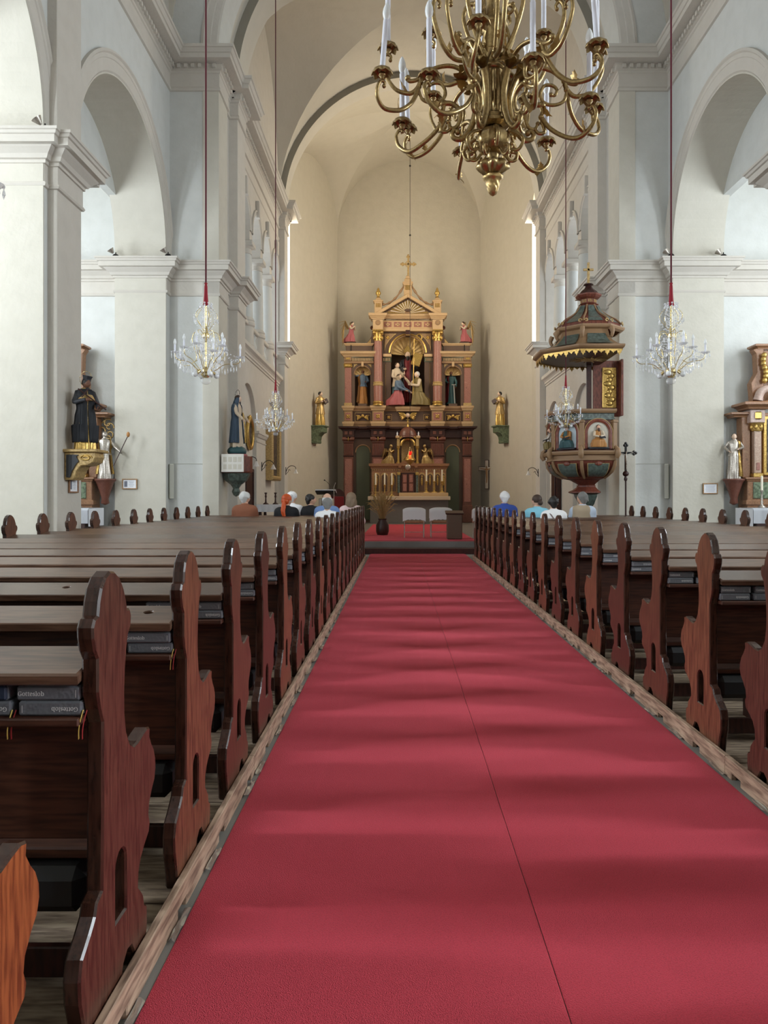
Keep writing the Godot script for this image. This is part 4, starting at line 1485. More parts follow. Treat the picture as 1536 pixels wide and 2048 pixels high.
	# bead strings and pendants of the upper cage
	for k in 10:
		var B := Basis(Vector3.UP, deg_to_rad(36.0 * k + 20.0))
		var path := smooth_path(polar([[0.07, 3.85], [0.11, 3.78], [0.145, 3.7], [0.10, 3.6], [0.05, 3.52]] if k % 2 else [[0.06, 3.84], [0.05, 3.7], [0.06, 3.6], [0.10, 3.5], [0.16, 3.42]], yb), 3)
		for q in path:
			bead(cr, B * q, 0.0115)
		path = smooth_path(polar([[0.05, 3.46], [0.09, 3.36], [0.14, 3.28], [0.24, 3.30]] if k % 2 else [[0.05, 3.44], [0.07, 3.3], [0.09, 3.18], [0.07, 3.08]], yb), 4)
		for q in path:
			bead(cr, B * q, 0.0105)
		drop(cr, B * Vector3(0.145, 3.70 - yb, 0), 0.07, 0.014, 0.3 * k)
		drop(cr, B * Vector3(0.175, 3.44 - yb, 0), 0.07, 0.014, 0.5 * k)
		drop(cr, B * Vector3(0.075, 3.87 - yb, 0), 0.06, 0.012, 0.7 * k)
		bead(cr, B * Vector3(0.075, 3.875 - yb, 0), 0.013)
		drop(cr, B * Vector3(0.09, 3.03 - yb, 0), 0.06, 0.013, 0.2 * k)
	var crn := part("crystal_pendants", cr, M.crystal, t)
	crn.set_meta("kind", "stuff")
	# globe lamps pointing down and the glass ball
	for k in 4:
		var B := Basis(Vector3.UP, deg_to_rad(90.0 * k + 35.0))
		var dir := Vector3(0.8, -0.6, 0)
		b = MB.new()
		b.tube([Vector3(0.07, 3.05 - yb, 0), Vector3(0.07, 3.05 - yb, 0) + dir * 0.055], [0.018, 0.024], 10)
		var so := part("lamp_socket", b, M.brass, t, Vector3.ZERO, B)
		b = MB.new()
		b.ball(Vector3(0.07, 3.05 - yb, 0) + dir * 0.085, Vector3(0.034, 0.034, 0.034), 14, 9)
		part("globe_bulb", b, M.bulb, so)
	b = MB.new()
	b.ball(Vector3(0, 2.925 - yb, 0), Vector3(0.062, 0.045, 0.062), 12, 7)
	part("glass_ball", b, M.crystal_clear, t)
	copy(t, V(2.87, yb, 9.5), 0.4, lab + "before the arch beside the pulpit", grp)
	copy(t, V(-3.26, yb - 0.02, 17.3), 0.8, lab + "beside the blue-robed madonna", grp)
	copy(t, V(3.26, yb + 0.08, 17.3), 0.2, lab + "before the pulpit", grp)
	copy(t, V(-3.02, yb - 0.02, 3.95), 0.6, lab + "level with the gilded one", grp)

func a_of(k: int) -> float:
	return 0.7 * k

var shape := {}

func head_mesh() -> ArrayMesh:
	# head of height 1, chin at 0, facing +z
	if shape.has("head"): return shape.head
	var b := MB.new()
	var bump := func(az: float, el: float, a0: float, e0: float, wa: float, we: float) -> float:
		return exp(-pow((az - a0) / wa, 2.0) - pow((el - e0) / we, 2.0))
	var rows := []
	for i in 27:
		var el := -PI / 2 + PI * i / 26.0
		var row := PackedVector3Array()
		for j in 40:
			var az := TAU * j / 40.0
			if az > PI: az -= TAU
			var d := 0.0
			d += 0.16 * bump.call(az, el, 0.0, -0.1, 0.13, 0.2) + 0.06 * bump.call(az, el, 0.0, 0.12, 0.12, 0.2)
			d -= 0.055 * (bump.call(az, el, 0.36, 0.06, 0.2, 0.13) + bump.call(az, el, -0.36, 0.06, 0.2, 0.13))
			d += 0.03 * (bump.call(az, el, 0.36, 0.27, 0.3, 0.1) + bump.call(az, el, -0.36, 0.27, 0.3, 0.1))
			d += 0.045 * bump.call(az, el, 0.0, -0.5, 0.25, 0.07) - 0.03 * bump.call(az, el, 0.0, -0.42, 0.3, 0.05)
			d += 0.10 * bump.call(az, el, 0.0, -0.85, 0.4, 0.2)
			d += 0.05 * bump.call(az, el, PI, 0.35, 0.9, 0.5) + 0.05 * bump.call(az, el, -PI, 0.35, 0.9, 0.5)
			d -= 0.05 * bump.call(az, el, PI, -0.7, 0.9, 0.4) + 0.05 * bump.call(az, el, -PI, -0.7, 0.9, 0.4)
			var r := 0.5 * (1.0 + d)
			var nx := 0.76 - 0.14 * smoothstep(0.0, 1.0, -el)
			row.append(Vector3(sin(az) * cos(el) * r * nx, 0.5 + sin(el) * 0.5 * (1.0 + 0.3 * d), cos(az) * cos(el) * r * 0.9))
		rows.append(row)
	b.grid(rows, true)
	for s in [-1.0, 1.0]:
		b.ball(Vector3(s * 0.375, 0.47, -0.02), Vector3(0.035, 0.12, 0.075), 10, 7, Basis(Vector3.UP, s * 0.4))
		b.ball(Vector3(s * 0.15, 0.535, 0.385), Vector3(0.05, 0.03, 0.03), 8, 6)
	b.tube([Vector3(0, 0.2, -0.06), Vector3(0, -0.3, -0.12)], [0.21, 0.25], 14)
	shape.head = b.mesh()
	return shape.head

func hand_mb() -> MB:
	# hand of length 1 from the wrist along -y, palm towards +z, thumb on +x, slightly curled
	var b := MB.new()
	b.ball(Vector3(0, -0.24, 0), Vector3(0.2, 0.28, 0.1), 12, 8)
	var L := [0.42, 0.5, 0.46, 0.36]
	for k in 4:
		var x := 0.15 - 0.1 * k
		var l: float = L[k]
		b.tube([Vector3(x * 0.8, -0.38, 0), Vector3(x, -0.48 - l * 0.3, 0.03), Vector3(x, -0.48 - l * 0.68, 0.1), Vector3(x, -0.48 - l * 0.9, 0.2)], [0.055, 0.052, 0.047, 0.036], 7)
	b.tube([Vector3(0.14, -0.14, 0.02), Vector3(0.27, -0.27, 0.08), Vector3(0.3, -0.42, 0.13), Vector3(0.29, -0.52, 0.17)], [0.07, 0.062, 0.055, 0.04], 7)
	return b

func hand_mesh() -> ArrayMesh:
	if not shape.has("hand"): shape.hand = hand_mb().mesh()
	return shape.hand

# a draped body: prof of [y, half width, half depth, forward], nf folds
func drape(prof: Array, nf: int, amp: float, ph: float, a0 := 0.0, a1 := TAU, grow := 0.0) -> MB:
	var b := MB.new()
	var rows := []
	var full := is_equal_approx(a1 - a0, TAU)
	var N := 12 * nf if full else 10 * nf
	N = clampi(N, 48, 110)
	for i in prof.size() * 4 - 3:
		var k := i / 4
		var f := (i % 4) / 4.0
		var p: Array = prof[k]
		var q: Array = prof[mini(k + 1, prof.size() - 1)]
		var ff := f * f * (3 - 2 * f)
		var y := lerpf(p[0], q[0], f)
		var rx := lerpf(p[1], q[1], ff) + grow
		var rz := lerpf(p[2], q[2], ff) + grow
		var fz := lerpf(p[3], q[3], ff)
		var fa := lerpf(p[4], q[4], ff) * amp
		var row := PackedVector3Array()
		for j in (N if full else N + 1):
			var a := a0 + (a1 - a0) * j / N
			var w := sin(nf * a + ph + y * 2.2 + 0.8 * sin(2 * a + ph))
			var m := 1.0 + fa * (w * 0.7 + 0.3 * sin(2.0 * nf * a + ph * 2.0 - y * 5.0))
			row.append(Vector3(sin(a) * rx * m, y, cos(a) * rz * m + fz))
		rows.append(row)
	b.grid(rows, full)
	if not full:
		b.grid(rows, false, true)
	else:
		var c := Vector3(0, prof[0][0], prof[0][3])
		for j in N:
			b.tri(c, rows[0][(j + 1) % N], rows[0][j])
	return b

const STAND := [[0.0, 0.14, 0.11, 0.0, 1.0], [0.1, 0.135, 0.11, 0.0, 1.0], [0.3, 0.115, 0.095, 0.0, 0.9], [0.47, 0.11, 0.085, 0.0, 0.6], [0.58, 0.092, 0.072, 0.0, 0.4], [0.68, 0.105, 0.075, 0.0, 0.3], [0.76, 0.118, 0.07, 0.0, 0.2], [0.81, 0.11, 0.06, 0.0, 0.1], [0.845, 0.06, 0.045, 0.0, 0.0], [0.86, 0.04, 0.04, 0.0, 0.0]]
const KNEEL := [[0.0, 0.15, 0.26, -0.1, 1.0], [0.1, 0.15, 0.24, -0.09, 1.0], [0.24, 0.125, 0.15, -0.02, 0.8], [0.34, 0.1, 0.09, 0.0, 0.5], [0.44, 0.1, 0.075, 0.01, 0.4], [0.53, 0.118, 0.07, 0.02, 0.2], [0.58, 0.11, 0.06, 0.02, 0.1], [0.615, 0.06, 0.045, 0.02, 0.0], [0.63, 0.04, 0.04, 0.02, 0.0]]

# o: H, robe, over (second garment to y0), mantle, skin, hair, hat, beard, arms [[elbow, hand], [elbow, hand]] from the shoulders in heights, kneel, veil, halo
func figure(t: Node3D, o: Dictionary, at := Vector3.ZERO, turn := 0.0) -> void:
	var H: float = o.H
	var X := Basis(Vector3.UP, turn) * Basis.from_scale(Vector3.ONE * H)
	var kneel: bool = o.get("kneel", false)
	var prof: Array = KNEEL if kneel else STAND
	var top := 0.63 if kneel else 0.86
	var sh := top - 0.055
	var ph: float = o.get("ph", 0.7)
	var nf: int = o.get("folds", 7)
	var put := func(called: String, b: MB, m: Material) -> void:
		part(called, b, m, t, at, X)
	put.call("robe", drape(prof, nf, o.get("amp", 0.13), ph), o.robe)
	if o.has("over"):
		var pr := []
		for p in prof:
			if p[0] >= o.y0 - 0.05: pr.append(p)
		pr[0] = pr[0].duplicate()
		pr[0][0] = o.y0
		pr[0][1] += 0.012
		put.call("overgarment", drape(pr, nf + 3, 0.09, ph + 1.0, 0, TAU, 0.012), o.over)
	if o.has("mantle"):
		var pr := prof.duplicate(true)
		var y1: float = o.get("my", 0.05)
		pr[0][0] = y1
		for p in pr:
			p[1] *= 1.12
			p[2] *= 1.1
		put.call("mantle", drape(pr.slice(0, -1), nf - 1, 0.16, ph + 2.0, o.get("m0", 0.7), o.get("m1", TAU - 0.7), 0.018), o.mantle)
	var hd := Transform3D(Basis(Vector3.UP, o.get("look", 0.0)) * Basis(Vector3.RIGHT, o.get("nod", 0.05)) * Basis.from_scale(Vector3.ONE * 0.135), Vector3(o.get("hx", 0.0), top - 0.002, prof[-1][3] + 0.012))
	var hb := MB.new()
	var src := head_mesh().surface_get_arrays(0)
	hb.v = src[Mesh.ARRAY_VERTEX]; hb.n = src[Mesh.ARRAY_NORMAL]; hb.t = src[Mesh.ARRAY_TEX_UV]; hb.ix = src[Mesh.ARRAY_INDEX]
	var h2 := MB.new()
	h2.add(hb, hd)
	var hn := part("head", h2, o.skin, t, at, X)
	var hc := func(called: String, b: MB, m: Material) -> void:
		var q := MB.new()
		q.add(b, hd)
		part(called, q, m, hn)
	if o.has("hair"):
		var b := MB.new()
		b.ball(Vector3(0, 0.6, -0.09), Vector3(0.43, 0.46, 0.45), 18, 12)
		if o.get("long", false):
			b.ball(Vector3(0, 0.15, -0.3), Vector3(0.36, 0.6, 0.22), 14, 10)
		hc.call("hair", b, o.hair)
	if o.get("beard", false):
		var b := MB.new()
		b.ball(Vector3(0, 0.02, 0.28), Vector3(0.24, o.get("beard_len", 0.3), 0.16), 12, 9)
		hc.call("beard", b, o.hair)
	if o.has("veil"):
		var b := MB.new()
		var rows := []
		for i in 9:
			var u := i / 8.0
			var row := PackedVector3Array()
			for j in 25:
				var a := 0.75 + (TAU - 1.5) * j / 24.0
				var r := 0.5 * sqrt(1.0 - pow(1.0 - minf(u * 1.6, 1.0), 2.0)) + 0.02 + 0.28 * maxf(0, u - 0.5)
				row.append(Vector3(sin(a) * r, 1.1 - 1.7 * u, cos(a) * r * 0.95 - 0.05))
			rows.append(row)
		b.grid(rows, false, true)
		b.grid(rows)
		hc.call("veil", b, o.veil)
	match o.get("hat", ""):
		"biretta":
			var b := MB.new()
			b.lathe([Vector2(0.42, 0.78), Vector2(0.40, 1.0), Vector2(0.52, 1.32), Vector2(0.0, 1.22)], 4, Vector3(0, 0, -0.05), true, Basis.IDENTITY, Vector2.ONE, true)
			hc.call("biretta", b, o.hatm)
		"mitre":
			for s in [-1.0, 1.0]:
				var b := MB.new()
				b.plate([PackedVector2Array([Vector2(-0.42, 0.78), Vector2(0.42, 0.78), Vector2(0.5, 1.2), Vector2(0.25, 1.6), Vector2(0, 1.9), Vector2(-0.25, 1.6), Vector2(-0.5, 1.2)])], Vector3(0, 0.0, s * 0.28 - 0.1), Vector3.RIGHT, Vector3(0, 1, -s * 0.1).normalized(), 0.12, 0.03)
				hc.call("mitre", b, o.hatm)
		"crown":
			var b := MB.new()
			b.lathe([Vector2(0.40, 0.82), Vector2(0.42, 0.9), Vector2(0.5, 1.15), Vector2(0.46, 1.15), Vector2(0.38, 0.9)], 16, Vector3(0, 0, -0.06), true)
			hc.call("crown", b, o.hatm)
	if o.has("halo"):
		var b := MB.new()
		for k in 12:
			var a := TAU * k / 12
			b.ball(Vector3(cos(a) * 0.75, 1.0 + sin(a) * 0.75, -0.25), Vector3.ONE * 0.055, 6, 5)
		var ring := []
		for k in 25:
			ring.append(Vector3(cos(TAU * k / 24) * 0.75, 1.0 + sin(TAU * k / 24) * 0.75, -0.25))
		b.tube(ring, 0.02, 5)
		hc.call("halo", b, o.halo)
	var arms: Array = o.get("arms", [[[-0.05, -0.16, 0.02], [0.06, -0.2, 0.13]], [[0.05, -0.16, 0.02], [-0.06, -0.2, 0.13]]])
	var hm := hand_mb()
	for k in 2:
		var s := -1.0 if k == 0 else 1.0
		var S := Vector3(s * 0.1, sh, prof[-1][3])
		var E := S + Vector3(arms[k][0][0], arms[k][0][1], arms[k][0][2])
		var W := S + Vector3(arms[k][1][0], arms[k][1][1], arms[k][1][2])
		var b := MB.new()
		var pth := smooth_path([S, S.lerp(E, 0.5), E, E.lerp(W, 0.5), W], 3)
		var rad := []
		for i in pth.size():
			var u := float(i) / (pth.size() - 1)
			rad.append(0.04 - 0.008 * u + (0.014 * smoothstep(0.65, 1.0, u) if o.get("wide", false) else -0.006 * u))
		b.tube(pth, rad, 10)
		var sl := part("sleeve", b, o.get("sleeve", o.get("over", o.robe)), t, at, X)
		var dir := (W - E).normalized()
		var q := MB.new()
		var ref := Vector3(-s, 0.2, 0.3)
		var zz := (ref - dir * ref.dot(dir)).normalized()
		var yy := -dir
		var xx := yy.cross(zz)
		q.add(hm, Transform3D(Basis(xx, yy, zz) * Basis.from_scale(Vector3.ONE * 0.085), W - dir * 0.01))
		part("hand", q, o.skin, sl)

const AS := 0.02305   # metres to a unit of the altar's elevation drawing (815.5 = its axis, 1045 = the floor)
var alt: Node3D

func ax(u: float) -> float: return (u - 815.5) * AS
func ay(v: float) -> float: return (1045.0 - v) * AS

func ab(called: String, u0: float, u1: float, v0: float, v1: float, z0: float, z1: float, m: Material, bev := 0.02, parent: Node3D = null) -> MeshInstance3D:
	var b := MB.new()
	b.box(Vector3((ax(u0) + ax(u1)) * 0.5, (ay(v0) + ay(v1)) * 0.5, (z0 + z1) * 0.5), Vector3(ax(u1) - ax(u0), ay(v0) - ay(v1), z1 - z0), bev)
	return part(called, b, m, parent if parent else alt)

func ac(called: String, u0: float, u1: float, v0: float, v1: float, z: float, proj: float, m: Material, zb := -0.3) -> MeshInstance3D:
	# moulded cornice from v1 (below) to v0 (above) round a block
	var h := ay(v0) - ay(v1)
	var y := ay(v1)
	var b := MB.new()
	var pr := [Vector2(0, y), Vector2(proj * 0.2, y + 0.02 * h), Vector2(proj * 0.2, y + 0.2 * h), Vector2(proj * 0.35, y + 0.22 * h), Vector2(proj * 0.7, y + 0.5 * h), Vector2(proj * 0.8, y + 0.55 * h), Vector2(proj, y + 0.56 * h), Vector2(proj, y + 0.85 * h), Vector2(proj * 1.08, y + 0.87 * h), Vector2(proj * 1.08, y + h), Vector2(0, y + h)]
	b.sweep(pr, [Vector3(ax(u0), 0, zb), Vector3(ax(u0), 0, z), Vector3(ax(u1), 0, z), Vector3(ax(u1), 0, zb)])
	b.quad(Vector3(ax(u0), y + h, zb), Vector3(ax(u0), y + h, z), Vector3(ax(u1), y + h, z), Vector3(ax(u1), y + h, zb))
	return part(called, b, m, alt)

func rosette(u: float, v: float, r: float, z: float, petals: int, m: Material, called := "rosette") -> void:
	var b := MB.new()
	for k in petals:
		var a := TAU * k / petals + PI / 4
		b.ball(Vector3(ax(u) + cos(a) * r * 0.55, ay(v) + sin(a) * r * 0.55, z), Vector3(r * 0.38, r * 0.38, 0.03), 8, 6)
	b.ball(Vector3(ax(u), ay(v), z), Vector3(r * 0.28, r * 0.28, 0.04), 8, 6)
	part(called, b, m, alt)

func arch_panel(u0: float, u1: float, vtop: float, vbot: float, z: float) -> PackedVector2Array:
	var r := (ax(u1) - ax(u0)) * 0.5
	var p := PackedVector2Array([Vector2(ax(u0), ay(vbot)), Vector2(ax(u1), ay(vbot))])
	p.append_array(arc2(Vector2((ax(u0) + ax(u1)) * 0.5, ay(vtop) - r), r, 0, PI, 24))
	return p

func shell(u0: float, u1: float, vtop: float, z: float, m: Material, flutes: int) -> void:
	var r := (ax(u1) - ax(u0)) * 0.5
	var c := Vector3((ax(u0) + ax(u1)) * 0.5, ay(vtop) - r, z)
	var rows := []
	for i in 11:
		var u := i / 10.0
		var row := PackedVector3Array()
		for j in 8 * flutes + 1:
			var a := PI * j / (8.0 * flutes)
			var rr := r * u * (1.0 + 0.02 * absf(sin(flutes * a)))
			row.append(c + Vector3(cos(a) * rr, sin(a) * rr, -0.55 * r * sqrt(maxf(0.0, 1.0 - u * u)) - 0.05 * r * u * absf(sin(flutes * a))))
		rows.append(row)
	var b := MB.new()
	b.grid(rows)
	part("shell", b, m, alt)

func gold_arch(called: String, u0: float, u1: float, vtop: float, z: float, w: float, m: Material) -> void:
	var r := (ax(u1) - ax(u0)) * 0.5
	var b := MB.new()
	b.arch([Vector2(w, -0.05), Vector2(w, 0.03), Vector2(w * 0.5, 0.05), Vector2(0, 0.03), Vector2(0, -0.05)], Vector3((ax(u0) + ax(u1)) * 0.5, ay(vtop) - r, z), r, Vector3.RIGHT, Vector3.BACK, 0, PI, 28)
	part(called, b, m, alt)

func high_altar() -> void:
	alt = thing("high_altar", "tall high altar of brown and pink marble with gilded details and a gabled top", "altar", V(-0.084, 0.30, 35.5))
	# ---- lower storey
	ab("back_wall", 689, 942, 853, 1045, -0.55, -0.12, M.brown, 0.01)
	for q in [[686, 708, 0.1], [742.7, 770, 0.22], [860, 889, 0.22], [924, 944.5, 0.1]]:
		var pn := ab("pier", q[0] + 1.5, q[1] - 1.5, 886, 1045, -0.2, q[2], M.brown_marble)
		ab("pier_base", q[0], q[1], 1010, 1045, -0.2, q[2] + 0.06, M.brown_marble)
		ab("pier_band", q[0] + 0.5, q[1] - 0.5, 911, 913.5, -0.2, q[2] + 0.04, M.brown_dark)
		for k in 6:
			var x: float = q[0] + 3 + (q[1] - q[0] - 6) * (k + 0.5) / 6.0
			ab("reed", x - 0.9, x + 0.9, 889, 910, q[2] - 0.01, q[2] + 0.03, M.brown_marble, 0.01, pn)
		ab("inset_panel", q[0] + 4, q[1] - 4, 918, 1004, q[2] - 0.01, q[2] + 0.02, M.pink_marble, 0.01, pn)
		# paired scroll brackets with a gilt clasp
		var b := MB.new()
		var w := ax(q[1]) - ax(q[0])
		for s in [-1.0, 1.0]:
			b.tube([Vector3((ax(q[0]) + ax(q[1])) * 0.5 + s * w * 0.08, ay(879.5), q[2] + 0.05), Vector3((ax(q[0]) + ax(q[1])) * 0.5 + s * w * 0.3, ay(878.5), q[2] + 0.06), Vector3((ax(q[0]) + ax(q[1])) * 0.5 + s * w * 0.54, ay(878.5), q[2] + 0.05)], [0.06, 0.1, 0.085], 12)
		b.box(Vector3((ax(q[0]) + ax(q[1])) * 0.5, ay(884), q[2] - 0.05), Vector3(w * 0.96, 0.1, 0.2), 0.02)
		part("scroll_bracket", b, M.brown_marble, alt)
		var g := MB.new()
		g.ball(Vector3((ax(q[0]) + ax(q[1])) * 0.5, ay(878.5), q[2] + 0.08), Vector3(0.03, 0.11, 0.06), 8, 6)
		part("gilt_clasp", g, M.gold, alt)
		ab("capital_block", q[0] - 0.5, q[1] + 0.5, 860, 875, -0.2, q[2] + 0.06, M.brown_dark)
		for k in 2:
			var xm: float = (q[0] + q[1]) * 0.5 + (k - 0.5) * (q[1] - q[0]) * 0.42
			ab("fret_panel", xm - 3.2, xm + 3.2, 863, 870, q[2] + 0.05, q[2] + 0.09, M.brown_marble, 0.01)
		ac("cornice_block", q[0] - 1, q[1] + 1, 853.5, 861, q[2] + 0.05, 0.17, M.brown_dark)
	ab("frieze", 690, 941, 861, 876, -0.3, -0.02, M.brown_dark)
	ac("main_cornice", 688, 943, 853.5, 862, 0.0, 0.14, M.brown_dark)
	for q in [[712, 739.5], [892, 918.5]]:
		var b := MB.new()
		var pts := arch_panel(q[0], q[1], 891, 1040, 0)
		b.plate([pts], Vector3(0, 0, -0.14), Vector3.RIGHT, Vector3.UP, 0.05, 0.01)
		part("green_door", b, M.door_green, alt)
		gold_arch("door_surround", q[0], q[1], 891, -0.1, 0.06, M.tan_dark)
	# ---- predella with its panels
	ab("predella_wall", 689, 942, 812, 853, -0.5, -0.06, M.brown)
	ac("predella_base", 689, 942, 843, 853, -0.04, 0.06, M.tan_dark)
	ac("predella_cornice", 689, 942, 812, 822.5, -0.04, 0.08, M.tan_dark)
	for q in [[687, 706, 0.1], [743.5, 769, 0.2], [862, 887, 0.2], [925, 944, 0.1]]:
		var pd := ab("pedestal", q[0] + 1, q[1] - 1, 822, 845, -0.2, q[2], M.tan_dark)
		ac("pedestal_base", q[0], q[1], 843.5, 853.5, q[2], 0.05, M.tan)
		ac("pedestal_cornice", q[0], q[1], 812, 821.5, q[2], 0.07, M.tan)
		ab("gilt_frame", q[0] + 3, q[1] - 3, 825, 842, q[2] - 0.01, q[2] + 0.02, M.gold_paint, 0.008, pd)
		ab("inset_panel", q[0] + 3.8, q[1] - 3.8, 825.8, 841.2, q[2] + 0.01, q[2] + 0.026, M.pink_marble, 0.004, pd)
		rosette((q[0] + q[1]) * 0.5, 833.5, 0.12, q[2] + 0.03, 4, M.gold)
	for q in [[708.5, 742.5], [890, 922]]:
		ab("gilt_frame", q[0] + 1, q[1] - 1, 825, 842.5, -0.07, -0.03, M.gold_paint, 0.008)
		ab("inset_panel", q[0] + 2, q[1] - 2, 826, 841.5, -0.04, -0.02, M.brown_dark, 0.004)
		var um: float = (q[0] + q[1]) * 0.5
		var b := MB.new()
		b.ball(Vector3(ax(um), ay(832), 0.0), Vector3(0.075, 0.09, 0.07), 10, 8)
		part("cherub_head", b, M.gold, alt)
		for s in [-1.0, 1.0]:
			var wgs := MB.new()
			for k in 5:
				var a := 0.5 - 0.42 * k
				wgs.tube([Vector3(ax(um) + s * 0.07, ay(834.5), 0.0), Vector3(ax(um) + s * (0.17 + 0.02 * k), ay(834.5) + 0.12 * sin(a) , 0.03), Vector3(ax(um) + s * (0.3 - 0.02 * k), ay(834) + 0.16 * sin(a), 0.01)], [0.025, 0.04, 0.015], 7)
			part("cherub_wing", wgs, M.gold, alt)
	for q in [[771.5, 783.5], [847.5, 859.5]]:
		ab("gilt_frame", q[0], q[1], 828, 841, -0.07, -0.03, M.gold_paint, 0.008)
		ab("inset_panel", q[0] + 0.8, q[1] - 0.8, 828.8, 840.2, -0.04, -0.02, M.brown_dark, 0.004)
		rosette((q[0] + q[1]) * 0.5, 834.5, 0.1, -0.01, 4, M.gold)
	ac("niche_corbel", 794, 837, 814, 823, 0.12, 0.08, M.tan)
	var b := MB.new()
	b.ball(Vector3(ax(815.5), ay(831), 0.06), Vector3(0.1, 0.11, 0.09), 12, 9)
	part("cherub_head", b, M.skin_pale, alt)
	for s in [-1.0, 1.0]:
		b = MB.new()
		for k in 6:
			var a := 1.0 - 0.4 * k
			b.tube([Vector3(ax(815.5) + s * 0.08, ay(832), 0.03), Vector3(ax(815.5) + s * 0.2, ay(832) + 0.13 * sin(a), 0.07), Vector3(ax(815.5) + s * (0.42 - 0.025 * k), ay(832.5) + 0.2 * sin(a), 0.02)], [0.03, 0.05, 0.02], 8)
		part("cherub_wing", b, M.gold, alt)
	# ---- side bays with their niches
	for s in [-1.0, 1.0]:
		var U := func(u: float) -> float: return 815.5 + s * (815.5 - u)
		var sp := func(called: String, u0: float, u1: float, v0: float, v1: float, z0: float, z1: float, m: Material, bev := 0.02) -> MeshInstance3D:
			return ab(called, minf(U.call(u0), U.call(u1)), maxf(U.call(u0), U.call(u1)), v0, v1, z0, z1, m, bev)
		var cp := func(called: String, u0: float, u1: float, v0: float, v1: float, z: float, pj: float, m: Material) -> MeshInstance3D:
			return ac(called, minf(U.call(u0), U.call(u1)), maxf(U.call(u0), U.call(u1)), v0, v1, z, pj, m)
		sp.call("pilaster", 689.5, 703, 735, 812, -0.2, 0.06, M.pink_marble)
		sp.call("pilaster_base", 688, 704.5, 806, 812.5, -0.2, 0.1, M.gold_paint)
		sp.call("pilaster_capital", 687.5, 704.5, 727.5, 735.5, -0.2, 0.12, M.gold, 0.05)
		sp.call("capital_volute", 687, 691, 728, 732, 0.0, 0.16, M.gold, 0.04)
		sp.call("capital_volute", 701, 705, 728, 732, 0.0, 0.16, M.gold, 0.04)
		# wall plate with the arched niche cut out
		var x0: float = minf(ax(U.call(703)), ax(U.call(749)))
		var x1: float = maxf(ax(U.call(703)), ax(U.call(749)))
		var n0: float = minf(U.call(709.5), U.call(740.5))
		var n1: float = maxf(U.call(709.5), U.call(740.5))
		b = MB.new()
		b.plate([PackedVector2Array([Vector2(x0, ay(813)), Vector2(x1, ay(813)), Vector2(x1, ay(725)), Vector2(x0, ay(725))]), arch_panel(n0, n1, 733.5, 812.5, 0)], Vector3(0, 0, -0.3), Vector3.RIGHT, Vector3.UP, 0.3)
		part("niche_wall", b, M.brown, alt)
		ab("niche_back", n0 - 1, n1 + 1, 733, 813, -0.66, -0.6, M.niche_dark, 0.0)
		shell(n0, n1, 734, -0.05, M.gold_paint, 7)
		gold_arch("niche_surround", n0 - 0.2, n1 + 0.2, 733.3, 0.0, 0.05, M.tan_dark)
		for e in [-1.0, 1.0]:
			var tri := PackedVector2Array()
			var ex: float = ax((n0 + n1) * 0.5) + e * (ax(n1) - ax((n0 + n1) * 0.5) + 0.05)
			for q in [[0, 0], [0, -0.17], [-0.05, -0.1], [-0.1, -0.05], [-0.2, 0]]:
				tri.append(Vector2(ex + e * q[0], ay(728.5) + q[1]))
			b = MB.new()
			b.plate([tri], Vector3(0, 0, -0.01), Vector3.RIGHT, Vector3.UP, 0.03, 0.005)
			part("gilt_spandrel", b, M.gold_paint, alt)
		sp.call("keystone", 722.5, 727.5, 724, 734, -0.05, 0.1, M.tan)
		sp.call("statue_plinth", 716, 734, 807, 812.5, -0.5, 0.02, M.brown)
		# entablature of the bay
		sp.call("architrave", 688, 748, 722.5, 727.5, -0.3, 0.08, M.tan_dark)
		sp.call("fluted_frieze", 704, 745, 716, 722.5, -0.3, 0.05, M.door_green, 0.005)
		for k in 17:
			var u := 705.0 + 39.0 * k / 16.0
			sp.call("frieze_flute", u - 0.7, u + 0.7, 716.5, 722, 0.04, 0.075, M.tan, 0.005)
		sp.call("frieze_block", 688.5, 703.5, 714, 722.5, -0.3, 0.12, M.tan_dark)
		sp.call("gilt_leaf", 692, 700, 716, 720, 0.11, 0.15, M.gold, 0.01)
		cp.call("bay_cornice", 688, 748, 704, 714, 0.1, 0.15, M.tan)
		sp.call("attic_block", 691.5, 745, 690, 704.5, -0.35, 0.02, M.brown)
		cp.call("attic_cornice", 691, 745, 687, 691.5, 0.02, 0.06, M.tan)
		sp.call("attic_rod", 701.5, 703, 688, 708, 0.02, 0.05, M.iron, 0.005)
		sp.call("angel_plinth", 692.5, 712, 683.5, 688, -0.3, 0.05, M.brown)
		# curved flank beside the gable storey
		var fl := PackedVector2Array()
		fl.append(Vector2(ax(U.call(747)), ay(688)))
		fl.append(Vector2(ax(U.call(747)), ay(661)))
		for k in 9:
			var a := PI / 2 * k / 8.0
			fl.append(Vector2(ax(U.call(744 - 20 * sin(a) * 0.0 - 20.0 * (1.0 - cos(a)))), ay(661 + 27.0 * sin(a))))
		b = MB.new()
		b.plate([fl], Vector3(0, 0, -0.25), Vector3.RIGHT, Vector3.UP, 0.2, 0.01)
		part("curved_flank", b, M.brown, alt)
		b = MB.new()
		b.plate([PackedVector2Array([Vector2(ax(U.call(734)), ay(685.5)), Vector2(ax(U.call(742)), ay(685.5)), Vector2(ax(U.call(742)), ay(677))])], Vector3(0, 0, -0.06), Vector3.RIGHT, Vector3.UP, 0.03, 0.005)
		part("gilt_triangle", b, M.gold_paint, alt)
		# great column
		var cu: float = U.call(756.3)
		b = MB.new()
